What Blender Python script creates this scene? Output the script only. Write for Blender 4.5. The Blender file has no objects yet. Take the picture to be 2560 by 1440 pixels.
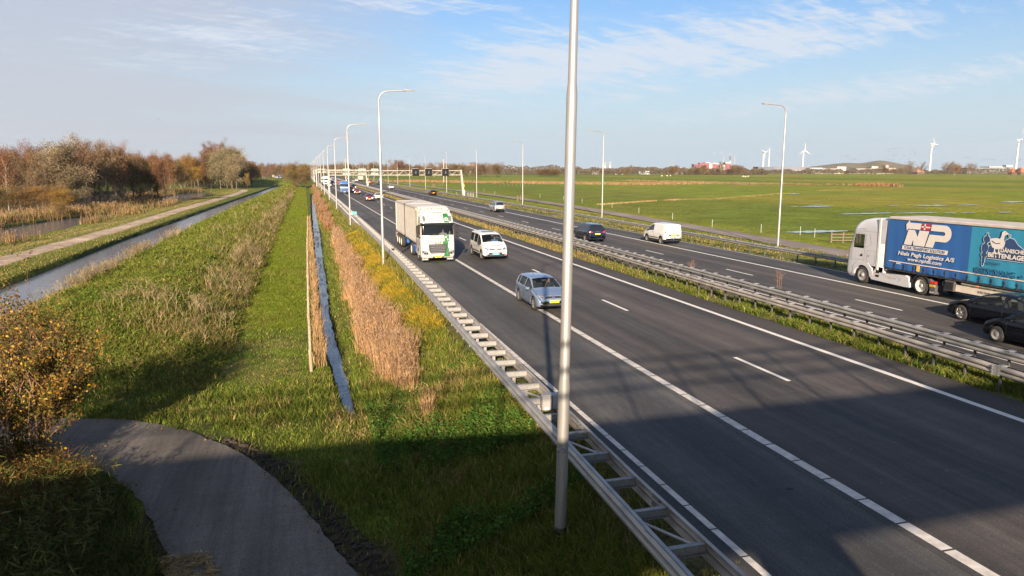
import bpy, math, random
import numpy as np
from mathutils import Vector, Matrix
from mathutils.bvhtree import BVHTree
from math import sin, cos, radians, pi, sqrt, atan2, tan

S = bpy.context.scene
C = S.collection
random.seed(7)
RNG = np.random.default_rng(7)

# ------------------------------------------------------------------ camera
H = 6.7
TH = math.atan(295 / 1770.)
PS = radians(16.16)
cam = bpy.data.cameras.new('camera'); cam.sensor_width = 36; cam.lens = 1770 / 2560 * 36
cam.clip_start = 0.1; cam.clip_end = 30000
cam_o = bpy.data.objects.new('camera', cam); C.objects.link(cam_o)
cam_o.location = (0, 0, H); cam_o.rotation_euler = (pi / 2 - TH, 0, -PS)
S.camera = cam_o

# ------------------------------------------------------------------ light, sky, exposure
SUN_AZ = radians(197.7); SUN_EL = radians(18.0)
sun = bpy.data.lights.new('sun', 'SUN'); sun.energy = 5.0; sun.angle = radians(0.7); sun.color = (1.0, 0.80, 0.60)
sun_o = bpy.data.objects.new('sun', sun); C.objects.link(sun_o)
sv = Vector((sin(SUN_AZ) * cos(SUN_EL), cos(SUN_AZ) * cos(SUN_EL), sin(SUN_EL)))
sun_o.rotation_euler = sv.to_track_quat('Z', 'Y').to_euler()
sun_o.location = (0, -50, 60)
S.view_settings.view_transform = 'Standard'; S.view_settings.look = 'None'
S.view_settings.gamma = 1; S.view_settings.exposure = 1.6; S.view_settings.use_curve_mapping = False
S.cycles.max_bounces = 6; S.cycles.transparent_max_bounces = 12
S.cycles.diffuse_bounces = 3; S.cycles.glossy_bounces = 3; S.cycles.transmission_bounces = 4
S.cycles.caustics_reflective = False; S.cycles.caustics_refractive = False

W = bpy.data.worlds.new('World'); S.world = W; W.use_nodes = True
nt = W.node_tree; N = nt.nodes; Lk = nt.links
for n in list(N): N.remove(n)
def nn(t, **k):
    n = N.new(t)
    for a, b in k.items(): setattr(n, a, b)
    return n
def mth(op, a, b=None, c=None, clamp=False):
    n = nn('ShaderNodeMath', operation=op); n.use_clamp = clamp
    for i, v in enumerate((a, b, c)):
        if v is None: continue
        if isinstance(v, (int, float)): n.inputs[i].default_value = v
        else: Lk.new(v, n.inputs[i])
    return n.outputs[0]
out = nn('ShaderNodeOutputWorld'); bg = nn('ShaderNodeBackground'); bg.inputs[1].default_value = 0.0665
sky = nn('ShaderNodeTexSky'); sky.sky_type = 'NISHITA'; sky.sun_disc = False
sky.sun_elevation = SUN_EL; sky.sun_rotation = SUN_AZ
sky.air_density = 1.2; sky.dust_density = 2.0; sky.ozone_density = 1.6; sky.altitude = 0
tc = nn('ShaderNodeTexCoord'); sep = nn('ShaderNodeSeparateXYZ'); Lk.new(tc.outputs['Generated'], sep.inputs[0])
X, Y, Z = sep.outputs
az = mth('ARCTAN2', X, Y)                          # clockwise from +Y
el = mth('ARCSINE', Z)
def pix_azel(x, y):
    u = x - 1280; v = 720 - y
    fw = 1770 * cos(TH) + v * sin(TH); up = -1770 * sin(TH) + v * cos(TH)
    return PS + atan2(u, fw), atan2(up, math.hypot(u, fw))
def blob(x, y, sx, sy, rot, amp):                  # a cirrus patch at its own place in the sky
    a0, e0 = pix_azel(x, y); sx /= 1790.; sy /= 1790.
    da = mth('SUBTRACT', az, a0); de = mth('SUBTRACT', el, e0)
    r = radians(rot)
    p = mth('MULTIPLY_ADD', da, cos(r) / sx, mth('MULTIPLY', de, sin(r) / sx))
    q = mth('MULTIPLY_ADD', de, cos(r) / sy, mth('MULTIPLY', da, -sin(r) / sy))
    d = mth('ADD', mth('MULTIPLY', p, p), mth('MULTIPLY', q, q))
    return mth('MULTIPLY', mth('POWER', 2.718, mth('MULTIPLY', d, -0.5)), amp)
# cloud coordinates: direction projected on a high flat layer
zc = mth('MAXIMUM', Z, 0.03)
zz = mth('ADD', zc, 0.10)
cx = mth('DIVIDE', X, zz); cy = mth('DIVIDE', Y, zz)
def noise(sx, sy, rot, scale, detail, rough, off=0., dist=0.):
    cmb = nn('ShaderNodeCombineXYZ'); r = radians(rot)
    Lk.new(mth('MULTIPLY_ADD', cx, cos(r) * sx, mth('MULTIPLY', cy, sin(r) * sx)), cmb.inputs[0])
    Lk.new(mth('MULTIPLY_ADD', cy, cos(r) * sy, mth('MULTIPLY', cx, -sin(r) * sy)), cmb.inputs[1])
    cmb.inputs[2].default_value = off
    n = nn('ShaderNodeTexNoise'); n.inputs['Scale'].default_value = scale; n.inputs['Detail'].default_value = detail
    n.inputs['Roughness'].default_value = rough; n.inputs['Distortion'].default_value = dist
    Lk.new(cmb.outputs[0], n.inputs['Vector']); return n.outputs[0]
fine = noise(1.0, 3.2, 20, 3.4, 10, 0.66, 3.1, 0.6)
broad = noise(0.6, 1.6, 30, 1.1, 5, 0.5, 7.7, 0.3)
ripple = noise(2.6, 9.0, -35, 3.0, 4, 0.5, 1.3, 0.8)
amps = [blob(1330, 130, 150, 52, 6, .85), blob(1640, 130, 330, 38, 9, 1.0), blob(1930, 105, 230, 26, 6, .8),
        blob(1770, 190, 230, 14, 12, .55), blob(1240, 190, 120, 22, 0, .5), blob(2200, 215, 260, 22, 7, .75), blob(1950, 262, 330, 16, 5, .4),
        blob(1725, 36, 40, 6, 0, .5), blob(2430, 30, 130, 16, 8, .45), blob(2350, 88, 130, 7, 3, .42), blob(1080, 8, 130, 16, 0, .9),
        blob(480, 110, 260, 55, 8, .42), blob(620, 55, 130, 34, -6, .42), blob(560, 92, 70, 12, 2, .45), blob(1150, 250, 220, 40, 0, .28), blob(965, 268, 55, 2.6, -5, .9)]
m = amps[0]
for b in amps[1:]: m = mth('ADD', m, b)
tex = mth('ADD', mth('MULTIPLY', fine, 0.75), mth('MULTIPLY', ripple, 0.25))
streak = mth('MULTIPLY', mth('SUBTRACT', mth('ADD', mth('MULTIPLY', m, .85), mth('MULTIPLY', mth('SUBTRACT', tex, .5), 5.6)), .22), 1.0, clamp=True)
streak = mth('MULTIPLY', streak, mth('MINIMUM', mth('MULTIPLY', m, 1.9), 0.85), clamp=True)
# thin veil over the left of the view, fading to the right, and pale haze near the horizon
a_l = pix_azel(250, 200)[0]; a_r = pix_azel(1230, 200)[0]
mr = nn('ShaderNodeMapRange'); mr.interpolation_type = 'SMOOTHSTEP'
Lk.new(mth('ADD', az, mth('MULTIPLY', mth('SUBTRACT', broad, 0.5), 0.55)), mr.inputs[0])
mr.inputs[1].default_value = a_r; mr.inputs[2].default_value = a_l; mr.inputs[3].default_value = 0.0; mr.inputs[4].default_value = 0.80
veil = mr.outputs[0]
hz = nn('ShaderNodeMapRange'); hz.interpolation_type = 'SMOOTHSTEP'; Lk.new(Z, hz.inputs[0])
hz.inputs[1].default_value = 0.26; hz.inputs[2].default_value = -0.01; hz.inputs[3].default_value = 0.0; hz.inputs[4].default_value = 0.86
c1 = mth('SUBTRACT', 1.0, mth('MULTIPLY', mth('SUBTRACT', 1.0, streak), mth('SUBTRACT', 1.0, veil)))
def rgb(c):
    n = nn('ShaderNodeRGB'); n.outputs[0].default_value = (*c, 1); return n.outputs[0]
def mixc(f, a, b):
    n = nn('ShaderNodeMix', data_type='RGBA'); Lk.new(f, n.inputs['Factor']); Lk.new(a, n.inputs['A']); Lk.new(b, n.inputs['B']); return n.outputs['Result']
SKYGAIN = nn('ShaderNodeMix', data_type='RGBA', blend_type='MULTIPLY'); SKYGAIN.inputs['Factor'].default_value = 1
Lk.new(sky.outputs[0], SKYGAIN.inputs['A']); SKYGAIN.inputs['B'].default_value = (.42, .60, .88, 1)
col = mixc(hz.outputs[0], SKYGAIN.outputs['Result'], rgb((3.5, 4.2, 4.7)))
colv = mixc(veil, col, rgb((2.88, 3.0, 3.38)))
cols = mixc(streak, colv, rgb((3.75, 4.05, 4.5)))
Lk.new(cols, bg.inputs[0]); Lk.new(bg.outputs[0], out.inputs[0])

# ------------------------------------------------------------------ helpers
def tag(o, label=None, cat=None, group=None, kind=None):
    if label: o['label'] = label
    if cat: o['category'] = cat
    if group: o['group'] = group
    if kind: o['kind'] = kind
    return o
def empty(name, loc=(0, 0, 0), rz=0.0):
    o = bpy.data.objects.new(name, None); C.objects.link(o); o.location = loc; o.rotation_euler = (0, 0, rz)
    o.empty_display_size = 0.3
    return o
def link(name, me, parent=None, loc=None, rot=None):
    o = bpy.data.objects.new(name, me); C.objects.link(o)
    if parent is not None: o.parent = parent
    if loc is not None: o.location = loc
    if rot is not None: o.rotation_euler = rot
    return o
def children_map():
    d = {}
    for o in C.objects:
        if o.parent: d.setdefault(o.parent.name, []).append(o)
    return d
def copy_tree(o, parent=None, kids=None):
    c = o.copy(); C.objects.link(c)
    if parent is not None: c.parent = parent
    for ch in (kids or {}).get(o.name, []): copy_tree(ch, c, kids)
    return c
def copy_thing(root):
    kids = {}; stack = [root]
    def rec(o):
        kids[o.name] = [c for c in o.children]
        for c in o.children: rec(c)
    rec(root)
    return copy_tree(root, None, kids)

MATS = {}
def pm(name, col, rough=0.6, metal=0.0, var=0.12, scale=3.0, bump=0.0, bscale=40., spec=None, coat=0.0, objrand=0.0, col2=None, stretch=None, alpha=None):
    """procedural material: base colour broken by noise, optional second colour and bump"""
    if name in MATS: return MATS[name]
    m = bpy.data.materials.new(name); m.use_nodes = True; t = m.node_tree; n = t.nodes; l = t.links
    b = n['Principled BSDF']; b.inputs['Roughness'].default_value = rough; b.inputs['Metallic'].default_value = metal
    if spec is not None: b.inputs['Specular IOR Level'].default_value = spec
    if coat: b.inputs['Coat Weight'].default_value = coat; b.inputs['Coat Roughness'].default_value = 0.05
    co = n.new('ShaderNodeTexCoord'); mp = n.new('ShaderNodeMapping'); l.new(co.outputs['Object'], mp.inputs[0])
    if stretch: mp.inputs['Scale'].default_value = stretch
    no = n.new('ShaderNodeTexNoise'); no.inputs['Scale'].default_value = scale; no.inputs['Detail'].default_value = 6
    l.new(mp.outputs[0], no.inputs['Vector'])
    rp = n.new('ShaderNodeValToRGB'); l.new(no.outputs[0], rp.inputs[0])
    c2 = col2 or tuple(min(1, c * (1 + var)) for c in col); c1 = col if col2 else tuple(c * (1 - var) for c in col)
    rp.color_ramp.elements[0].position = 0.3; rp.color_ramp.elements[1].position = 0.7
    rp.color_ramp.elements[0].color = (*c1, 1); rp.color_ramp.elements[1].color = (*c2, 1)
    o = rp.outputs[0]
    if objrand:
        oi = n.new('ShaderNodeObjectInfo'); hs = n.new('ShaderNodeHueSaturation')
        r1 = n.new('ShaderNodeMapRange'); r1.inputs[3].default_value = 1 - objrand; r1.inputs[4].default_value = 1 + objrand
        l.new(oi.outputs['Random'], r1.inputs[0]); l.new(r1.outputs[0], hs.inputs['Value']); l.new(o, hs.inputs['Color']); o = hs.outputs[0]
    l.new(o, b.inputs['Base Color'])
    if bump:
        n2 = n.new('ShaderNodeTexNoise'); n2.inputs['Scale'].default_value = bscale; n2.inputs['Detail'].default_value = 4
        l.new(mp.outputs[0], n2.inputs['Vector'])
        bp = n.new('ShaderNodeBump'); bp.inputs['Strength'].default_value = bump; bp.inputs['Distance'].default_value = 0.02
        l.new(n2.outputs[0], bp.inputs['Height']); l.new(bp.outputs[0], b.inputs['Normal'])
    MATS[name] = m
    return m
def paint_mat(name, col, metal=0.0, rough=0.3, coat=.8):
    """car paint: gloss coat, dark inner side of the shell"""
    if name in MATS: return MATS[name]
    m = pm(name, col, rough, metal, 0.03, 2.0, coat=coat, spec=.5 if coat > .5 else .25); t = m.node_tree; n = t.nodes; l = t.links
    b = n['Principled BSDF']; src = b.inputs['Base Color'].links[0].from_socket
    g = n.new('ShaderNodeNewGeometry'); mx = n.new('ShaderNodeMix'); mx.data_type = 'RGBA'
    l.new(g.outputs['Backfacing'], mx.inputs['Factor']); l.new(src, mx.inputs['A']); mx.inputs['B'].default_value = (.02, .02, .022, 1)
    l.new(mx.outputs['Result'], b.inputs['Base Color'])
    return m
def glass_mat(name, tint, transp, rough=0.04):
    if name in MATS: return MATS[name]
    m = bpy.data.materials.new(name); m.use_nodes = True; t = m.node_tree; n = t.nodes; l = t.links
    b = n['Principled BSDF']; b.inputs['Base Color'].default_value = (.012, .014, .016, 1); b.inputs['Roughness'].default_value = rough
    b.inputs['Specular IOR Level'].default_value = 0.7
    no = n.new('ShaderNodeTexNoise'); no.inputs['Scale'].default_value = 1.5
    mr_ = n.new('ShaderNodeMapRange'); mr_.inputs[3].default_value = rough * .8; mr_.inputs[4].default_value = rough * 1.6
    l.new(no.outputs[0], mr_.inputs[0]); l.new(mr_.outputs[0], b.inputs['Roughness'])
    if transp > 0:
        tr = n.new('ShaderNodeBsdfTransparent'); tr.inputs[0].default_value = (*tint, 1)
        mx = n.new('ShaderNodeMixShader'); mx.inputs[0].default_value = transp
        l.new(b.outputs[0], mx.inputs[1]); l.new(tr.outputs[0], mx.inputs[2]); l.new(mx.outputs[0], n['Material Output'].inputs[0])
    MATS[name] = m
    return m

class MB:
    """mesh builder: collects faces, links them as ONE object"""
    def __init__(s): s.v = []; s.f = []; s.mi = []; s.sm = []
    def add(s, vs, fs, mi=0, smooth=False):
        o = len(s.v); s.v += [tuple(v) for v in vs]
        for f in fs: s.f.append(tuple(i + o for i in f)); s.mi.append(mi); s.sm.append(smooth)
        return s
    def box(s, c, d, rz=0, rx=0, ry=0, mi=0, taper=1.0, bev=0.0):
        hx, hy, hz = d[0] / 2, d[1] / 2, d[2] / 2
        M = Matrix.Translation(c) @ Matrix.Rotation(rz, 4, 'Z') @ Matrix.Rotation(ry, 4, 'Y') @ Matrix.Rotation(rx, 4, 'X')
        if bev <= 0:
            vs = [M @ Vector((x * hx * (taper if z > 0 else 1), y * hy * (taper if z > 0 else 1), z * hz)) for z in (-1, 1) for x, y in ((-1, -1), (1, -1), (1, 1), (-1, 1))]
            return s.add(vs, [(3, 2, 1, 0), (4, 5, 6, 7), (0, 1, 5, 4), (1, 2, 6, 5), (2, 3, 7, 6), (3, 0, 4, 7)], mi)
        b = min(bev, hx * .9, hy * .9, hz * .9); rings = []
        for z, k in ((-hz, 1), (-hz + b, 0), (hz - b, 0), (hz, 1)):
            a, c2 = hx - b * k, hy - b * k; e = b * (0.0 if k else 1.0)
            ring = []
            for sx, sy in ((-1, -1), (1, -1), (1, 1), (-1, 1)):
                p1 = (sx * (a - (b if not k else b * .3)), sy * c2); p2 = (sx * a, sy * (c2 - (b if not k else b * .3)))
                ring += [p2, p1] if sx * sy > 0 else [p1, p2]
            rings.append([(x, y, z) for x, y in ring])
        vs = [M @ Vector(p) for r in rings for p in r]; fs = []
        for i in range(3):
            for j in range(8): fs.append((i * 8 + j, i * 8 + (j + 1) % 8, (i + 1) * 8 + (j + 1) % 8, (i + 1) * 8 + j))
        fs.append(tuple(range(7, -1, -1))); fs.append(tuple(range(24, 32)))
        return s.add(vs, fs, mi)
    def tube(s, pts, rad, seg=6, mi=0, cap=True, smooth=True):
        pts = [Vector(p) for p in pts]; n = len(pts)
        if not hasattr(rad, '__len__'): rad = [rad] * n
        vs = []; fs = []; up = Vector((0.13, 0.21, 1)).normalized()
        for i, p in enumerate(pts):
            t = (pts[min(i + 1, n - 1)] - pts[max(i - 1, 0)]).normalized()
            u = t.cross(up)
            if u.length < .05: u = t.cross(Vector((1, 0, 0)))
            u.normalize(); w = t.cross(u)
            for k in range(seg):
                a = 2 * pi * k / seg; vs.append(p + (u * cos(a) + w * sin(a)) * rad[i])
        for i in range(n - 1):
            for k in range(seg):
                fs.append((i * seg + k, i * seg + (k + 1) % seg, (i + 1) * seg + (k + 1) % seg, (i + 1) * seg + k))
        s.add(vs, fs, mi, smooth)
        if cap:
            s.add(vs[:seg], [tuple(range(seg - 1, -1, -1))], mi); s.add(vs[-seg:], [tuple(range(seg))], mi)
        return s
    def lathe(s, prof, axis='z', seg=24, c=(0, 0, 0), mi=0, smooth=True):
        vs = []; fs = []; n = len(prof)
        for k in range(seg):
            a = 2 * pi * k / seg
            for r, h in prof:
                p = (r * cos(a), r * sin(a), h) if axis == 'z' else ((h, r * cos(a), r * sin(a)) if axis == 'x' else (r * cos(a), h, r * sin(a)))
                vs.append((p[0] + c[0], p[1] + c[1], p[2] + c[2]))
        for k in range(seg):
            k2 = (k + 1) % seg
            for i in range(n - 1): fs.append((k * n + i, k2 * n + i, k2 * n + i + 1, k * n + i + 1))
        return s.add(vs, fs, mi, smooth)
    def prism(s, poly, axis, a, b, mi=0):
        """poly: 2-D outline; extruded along axis from a to b. axis 'x': poly=(y,z); 'y': (x,z); 'z': (x,y)"""
        def P(p, h): return (h, p[0], p[1]) if axis == 'x' else ((p[0], h, p[1]) if axis == 'y' else (p[0], p[1], h))
        if a > b: a, b = b, a
        ar_ = sum(poly[i][0] * poly[(i + 1) % len(poly)][1] - poly[(i + 1) % len(poly)][0] * poly[i][1] for i in range(len(poly)))
        if (ar_ < 0) != (axis == 'y'): poly = list(poly)[::-1]
        n = len(poly); vs = [P(p, a) for p in poly] + [P(p, b) for p in poly]
        fs = [tuple(range(n - 1, -1, -1)), tuple(range(n, 2 * n))] + [(i, (i + 1) % n, (i + 1) % n + n, i + n) for i in range(n)]
        return s.add(vs, fs, mi)
    def mesh(s, name, mats=None):
        me = bpy.data.meshes.new(name); me.from_pydata(s.v, [], s.f)
        if mats is not None:
            for m_ in (mats if isinstance(mats, (list, tuple)) else [mats]): me.materials.append(m_)
        me.polygons.foreach_set('material_index', s.mi); me.polygons.foreach_set('use_smooth', s.sm); me.update()
        return me
    def build(s, name, mats=None, parent=None, loc=None, rot=None):
        return link(name, s.mesh(name, mats), parent, loc, rot)

def npmesh(name, verts, faces, mats, cols=None, smooth=False, nper=None):
    """faces: (n,k) array"""
    me = bpy.data.meshes.new(name); nv = len(verts); faces = np.asarray(faces, dtype=np.int32); nf, k = faces.shape
    me.vertices.add(nv); me.vertices.foreach_set('co', np.asarray(verts, dtype=np.float32).ravel())
    me.loops.add(nf * k); me.loops.foreach_set('vertex_index', faces.ravel())
    me.polygons.add(nf); me.polygons.foreach_set('loop_start', np.arange(0, nf * k, k, dtype=np.int32))
    me.polygons.foreach_set('loop_total', np.full(nf, k, dtype=np.int32))
    if smooth: me.polygons.foreach_set('use_smooth', np.ones(nf, dtype=bool))
    me.materials.append(mats) if not isinstance(mats, (list, tuple)) else [me.materials.append(x) for x in mats]
    if cols is not None:
        at = me.color_attributes.new('Col', 'FLOAT_COLOR', 'POINT')
        c4 = np.ones((nv, 4), dtype=np.float32); c4[:, :3] = cols; at.data.foreach_set('color', c4.ravel())
    me.update(calc_edges=True)
    return me

def vnoise(x, y, sc, seed=0, octv=3):
    x = np.asarray(x, float) / sc; y = np.asarray(y, float) / sc; r = 0; a = 1; t = 0
    for o in range(octv):
        xi = np.floor(x); yi = np.floor(y); fx = x - xi; fy = y - yi; fx = fx * fx * (3 - 2 * fx); fy = fy * fy * (3 - 2 * fy)
        def h(i, j):
            v = np.sin(i * 127.1 + j * 311.7 + seed * 17.3 + o * 5.1) * 43758.5453; return v - np.floor(v)
        v = (h(xi, yi) * (1 - fx) + h(xi + 1, yi) * fx) * (1 - fy) + (h(xi, yi + 1) * (1 - fx) + h(xi + 1, yi + 1) * fx) * fy
        r = r + v * a; t += a; a *= .5; x = x * 2.03 + 11.3; y = y * 2.03 + 4.7
    return r / t
def sst(a, b, x):
    t = np.clip((np.asarray(x, float) - a) / (b - a), 0, 1); return t * t * (3 - 2 * t)
def gpt(x, y, z=0.0):
    """where the ray through a point of the photograph meets height z (used to read positions off the photograph)"""
    u = x - 1280; v = 720 - y
    fw = 1770 * cos(TH) + v * sin(TH); up = -1770 * sin(TH) + v * cos(TH)
    t = (z - H) / up
    return (u * cos(PS) + fw * sin(PS)) * t, (-u * sin(PS) + fw * cos(PS)) * t
def gdist(x, y, D):
    """point at forward distance D seen at photo point"""
    u = x - 1280; v = 720 - y
    fw = 1770 * cos(TH) + v * sin(TH); up = -1770 * sin(TH) + v * cos(TH)
    t = D / fw
    return (u * cos(PS) + fw * sin(PS)) * t, (-u * sin(PS) + fw * cos(PS)) * t, H + up * t

# ------------------------------------------------------------------ terrain
def bend(Y): return np.interp(Y, [0, 100, 160, 280, 390, 600, 1200], [0, .3, 1.5, 4.3, 7.2, 11, 16])
def ditch_c(Y): Y = np.asarray(Y, float); return np.interp(Y, [14, 23, 30, 37, 49, 71, 130, 251, 500], [1.35, 1.25, 1.05, .86, .88, 1.05, 1.5, 2.6, 3.4]) + (vnoise(Y, 0 * Y, 2.1, 171) - .5) * .16
def ditch_w(Y): Y = np.asarray(Y, float); return np.interp(Y, [24, 35, 60, 130, 250], [.10, .14, .20, .34, .46]) + (vnoise(Y, 0 * Y, 1.3, 172) - .5) * .16
PX = [-3200, -60, -34, -29, -22.9, -22.35, -22.1, -16.4, -16.0, -14.6, -13.4, -12.4, -9.6, -7.5, -5.4, -4.3, -3.7, -2, .3, 2.0, 3.4, 4.8, 5.4, 6.75, 19.9, 22.6, 34.5, 36, 40, 44, 60, 7000]
PZ = [-1.5, -1.5, -1.6, -1.5, -1.5, -1.55, -2.5, -2.5, -1.95, -1.1, -.16, .06, .14, -.12, -.85, -1.32, -1.5, -1.5, -1.5, -1.45, -.95, -.36, -.16, -.06, -.06, -.06, -.06, -.12, -.35, -.5, -.8, -.8]
def pond_m(X, Y):
    c = np.interp(Y, [80, 92, 118, 140, 160, 190, 215, 245, 285, 310], [-41, -40, -39, -38.5, -36.3, -34, -35.5, -37.5, -38.5, -39])
    w = np.interp(Y, [80, 92, 118, 140, 160, 190, 215, 245, 285, 298], [0, 5.5, 5.5, 4.5, 2.0, 1.2, 3.2, 6.5, 6.5, 0])
    return w - np.abs(X - c) + (vnoise(X, Y, 6, 3) - .5) * 2.0
def zg(X, Y):
    X = np.asarray(X, float); Y = np.asarray(Y, float)
    s = sst(-2.5, -9, X); Xw = X - s * bend(Y)
    z = np.interp(Xw, PX, PZ)
    # the dyke starts about 30 m out and comes down to the path in front of it
    dk = (Xw < -3.6) & (Xw > -16.2)
    f = sst(25.5, 38, Y + np.clip((-Xw - 12) * .5, -2, 3))
    base = -1.5 + 0 * X
    z = np.where(dk, base + (z - base) * f * np.where(Y < 700, 1, 1), z)
    z = np.where((Xw <= -16.0) & (Xw > -22.7) & (Y < 24), np.maximum(z, -1.5 - .0 * X), z)
    z = z + np.where(dk, (vnoise(X, Y, 2.2, 5) - .5) * .35 * f, 0)
    # far end of the dyke: ramp of a crossing road
    r = sst(405, 425, Y) * sst(470, 450, Y) * sst(0, -8, X) * sst(-75, -45, X)
    z = z * (1 - r) + r * 1.6
    # ditch
    d = np.abs(X - ditch_c(Y)); zd = -2.4 + np.clip(d - ditch_w(Y), 0, 9) * 2.6
    on = (Y > 23.3) & (Y < 262)
    zd = zd + np.clip(24.6 - Y, 0, 2) * 1.0
    z = np.where(on, np.minimum(z, zd), z)
    z = np.where((pond_m(X, Y) > 0) & (X < -30), np.minimum(z, -1.55 - np.clip(pond_m(X, Y), 0, 1) * .8), z)
    # bank by the bridge, lower left
    z = z + .8 * sst(-4.6, -10, X) * sst(23.5, 15, Y) * sst(-30, -16, X)
    # gentle unevenness of the fields
    fld = sst(56, 80, X); z = z + fld * (vnoise(X, Y, 60, 9) - .5) * .16 * sst(3000, 800, Y)
    z = z + ((X < 4.6) & (X > -33)) * (vnoise(X, Y, 1.3, 2) - .5) * .10
    return z
def in_path(X, Y):
    """asphalt path in front of the dyke: signed distance-like mask, >0 inside"""
    P = PATH_C; d = np.full(np.shape(X), 1e9)
    for (x0, y0), (x1, y1) in zip(P[:-1], P[1:]):
        dx, dy = x1 - x0, y1 - y0; t = np.clip(((X - x0) * dx + (Y - y0) * dy) / (dx * dx + dy * dy), 0, 1)
        d = np.minimum(d, np.hypot(X - x0 - t * dx, Y - y0 - t * dy))
    return PATH_W - d
PATH_C = [(2.9, 3.0), (.8, 9.0), (-.55, 12.5), (-1.25, 14.6), (-2.2, 17.4), (-3.25, 19.8), (-4.7, 21.9), (-6.5, 23.5), (-9.0, 24.4), (-12.5, 24.6), (-17, 23.9), (-24, 22.0), (-34, 19)]
PATH_W = 1.55

def axis_pts(segs):
    r = []
    for a, b, st in segs: r += list(np.arange(a, b, st))
    r.append(segs[-1][1]); return np.array(r)
gx = axis_pts([(-3200, -400, 400), (-400, -80, 16), (-80, -48, 2), (-48, -24, .6), (-24, -18, .3), (-18, 6.8, .2), (6.8, 19.8, 3.25), (19.8, 23, .4), (23, 34.4, 3.8), (34.4, 60, .8), (60, 160, 4), (160, 600, 20), (600, 6800, 400)])
gy = axis_pts([(-80, 8, 4), (8, 50, .25), (50, 90, .6), (90, 180, 1.5), (180, 330, 3), (330, 500, 6), (500, 1200, 35), (1200, 6800, 400)])
GXX, GYY = np.meshgrid(gx, gy)
GZ = zg(GXX, GYY)

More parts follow.
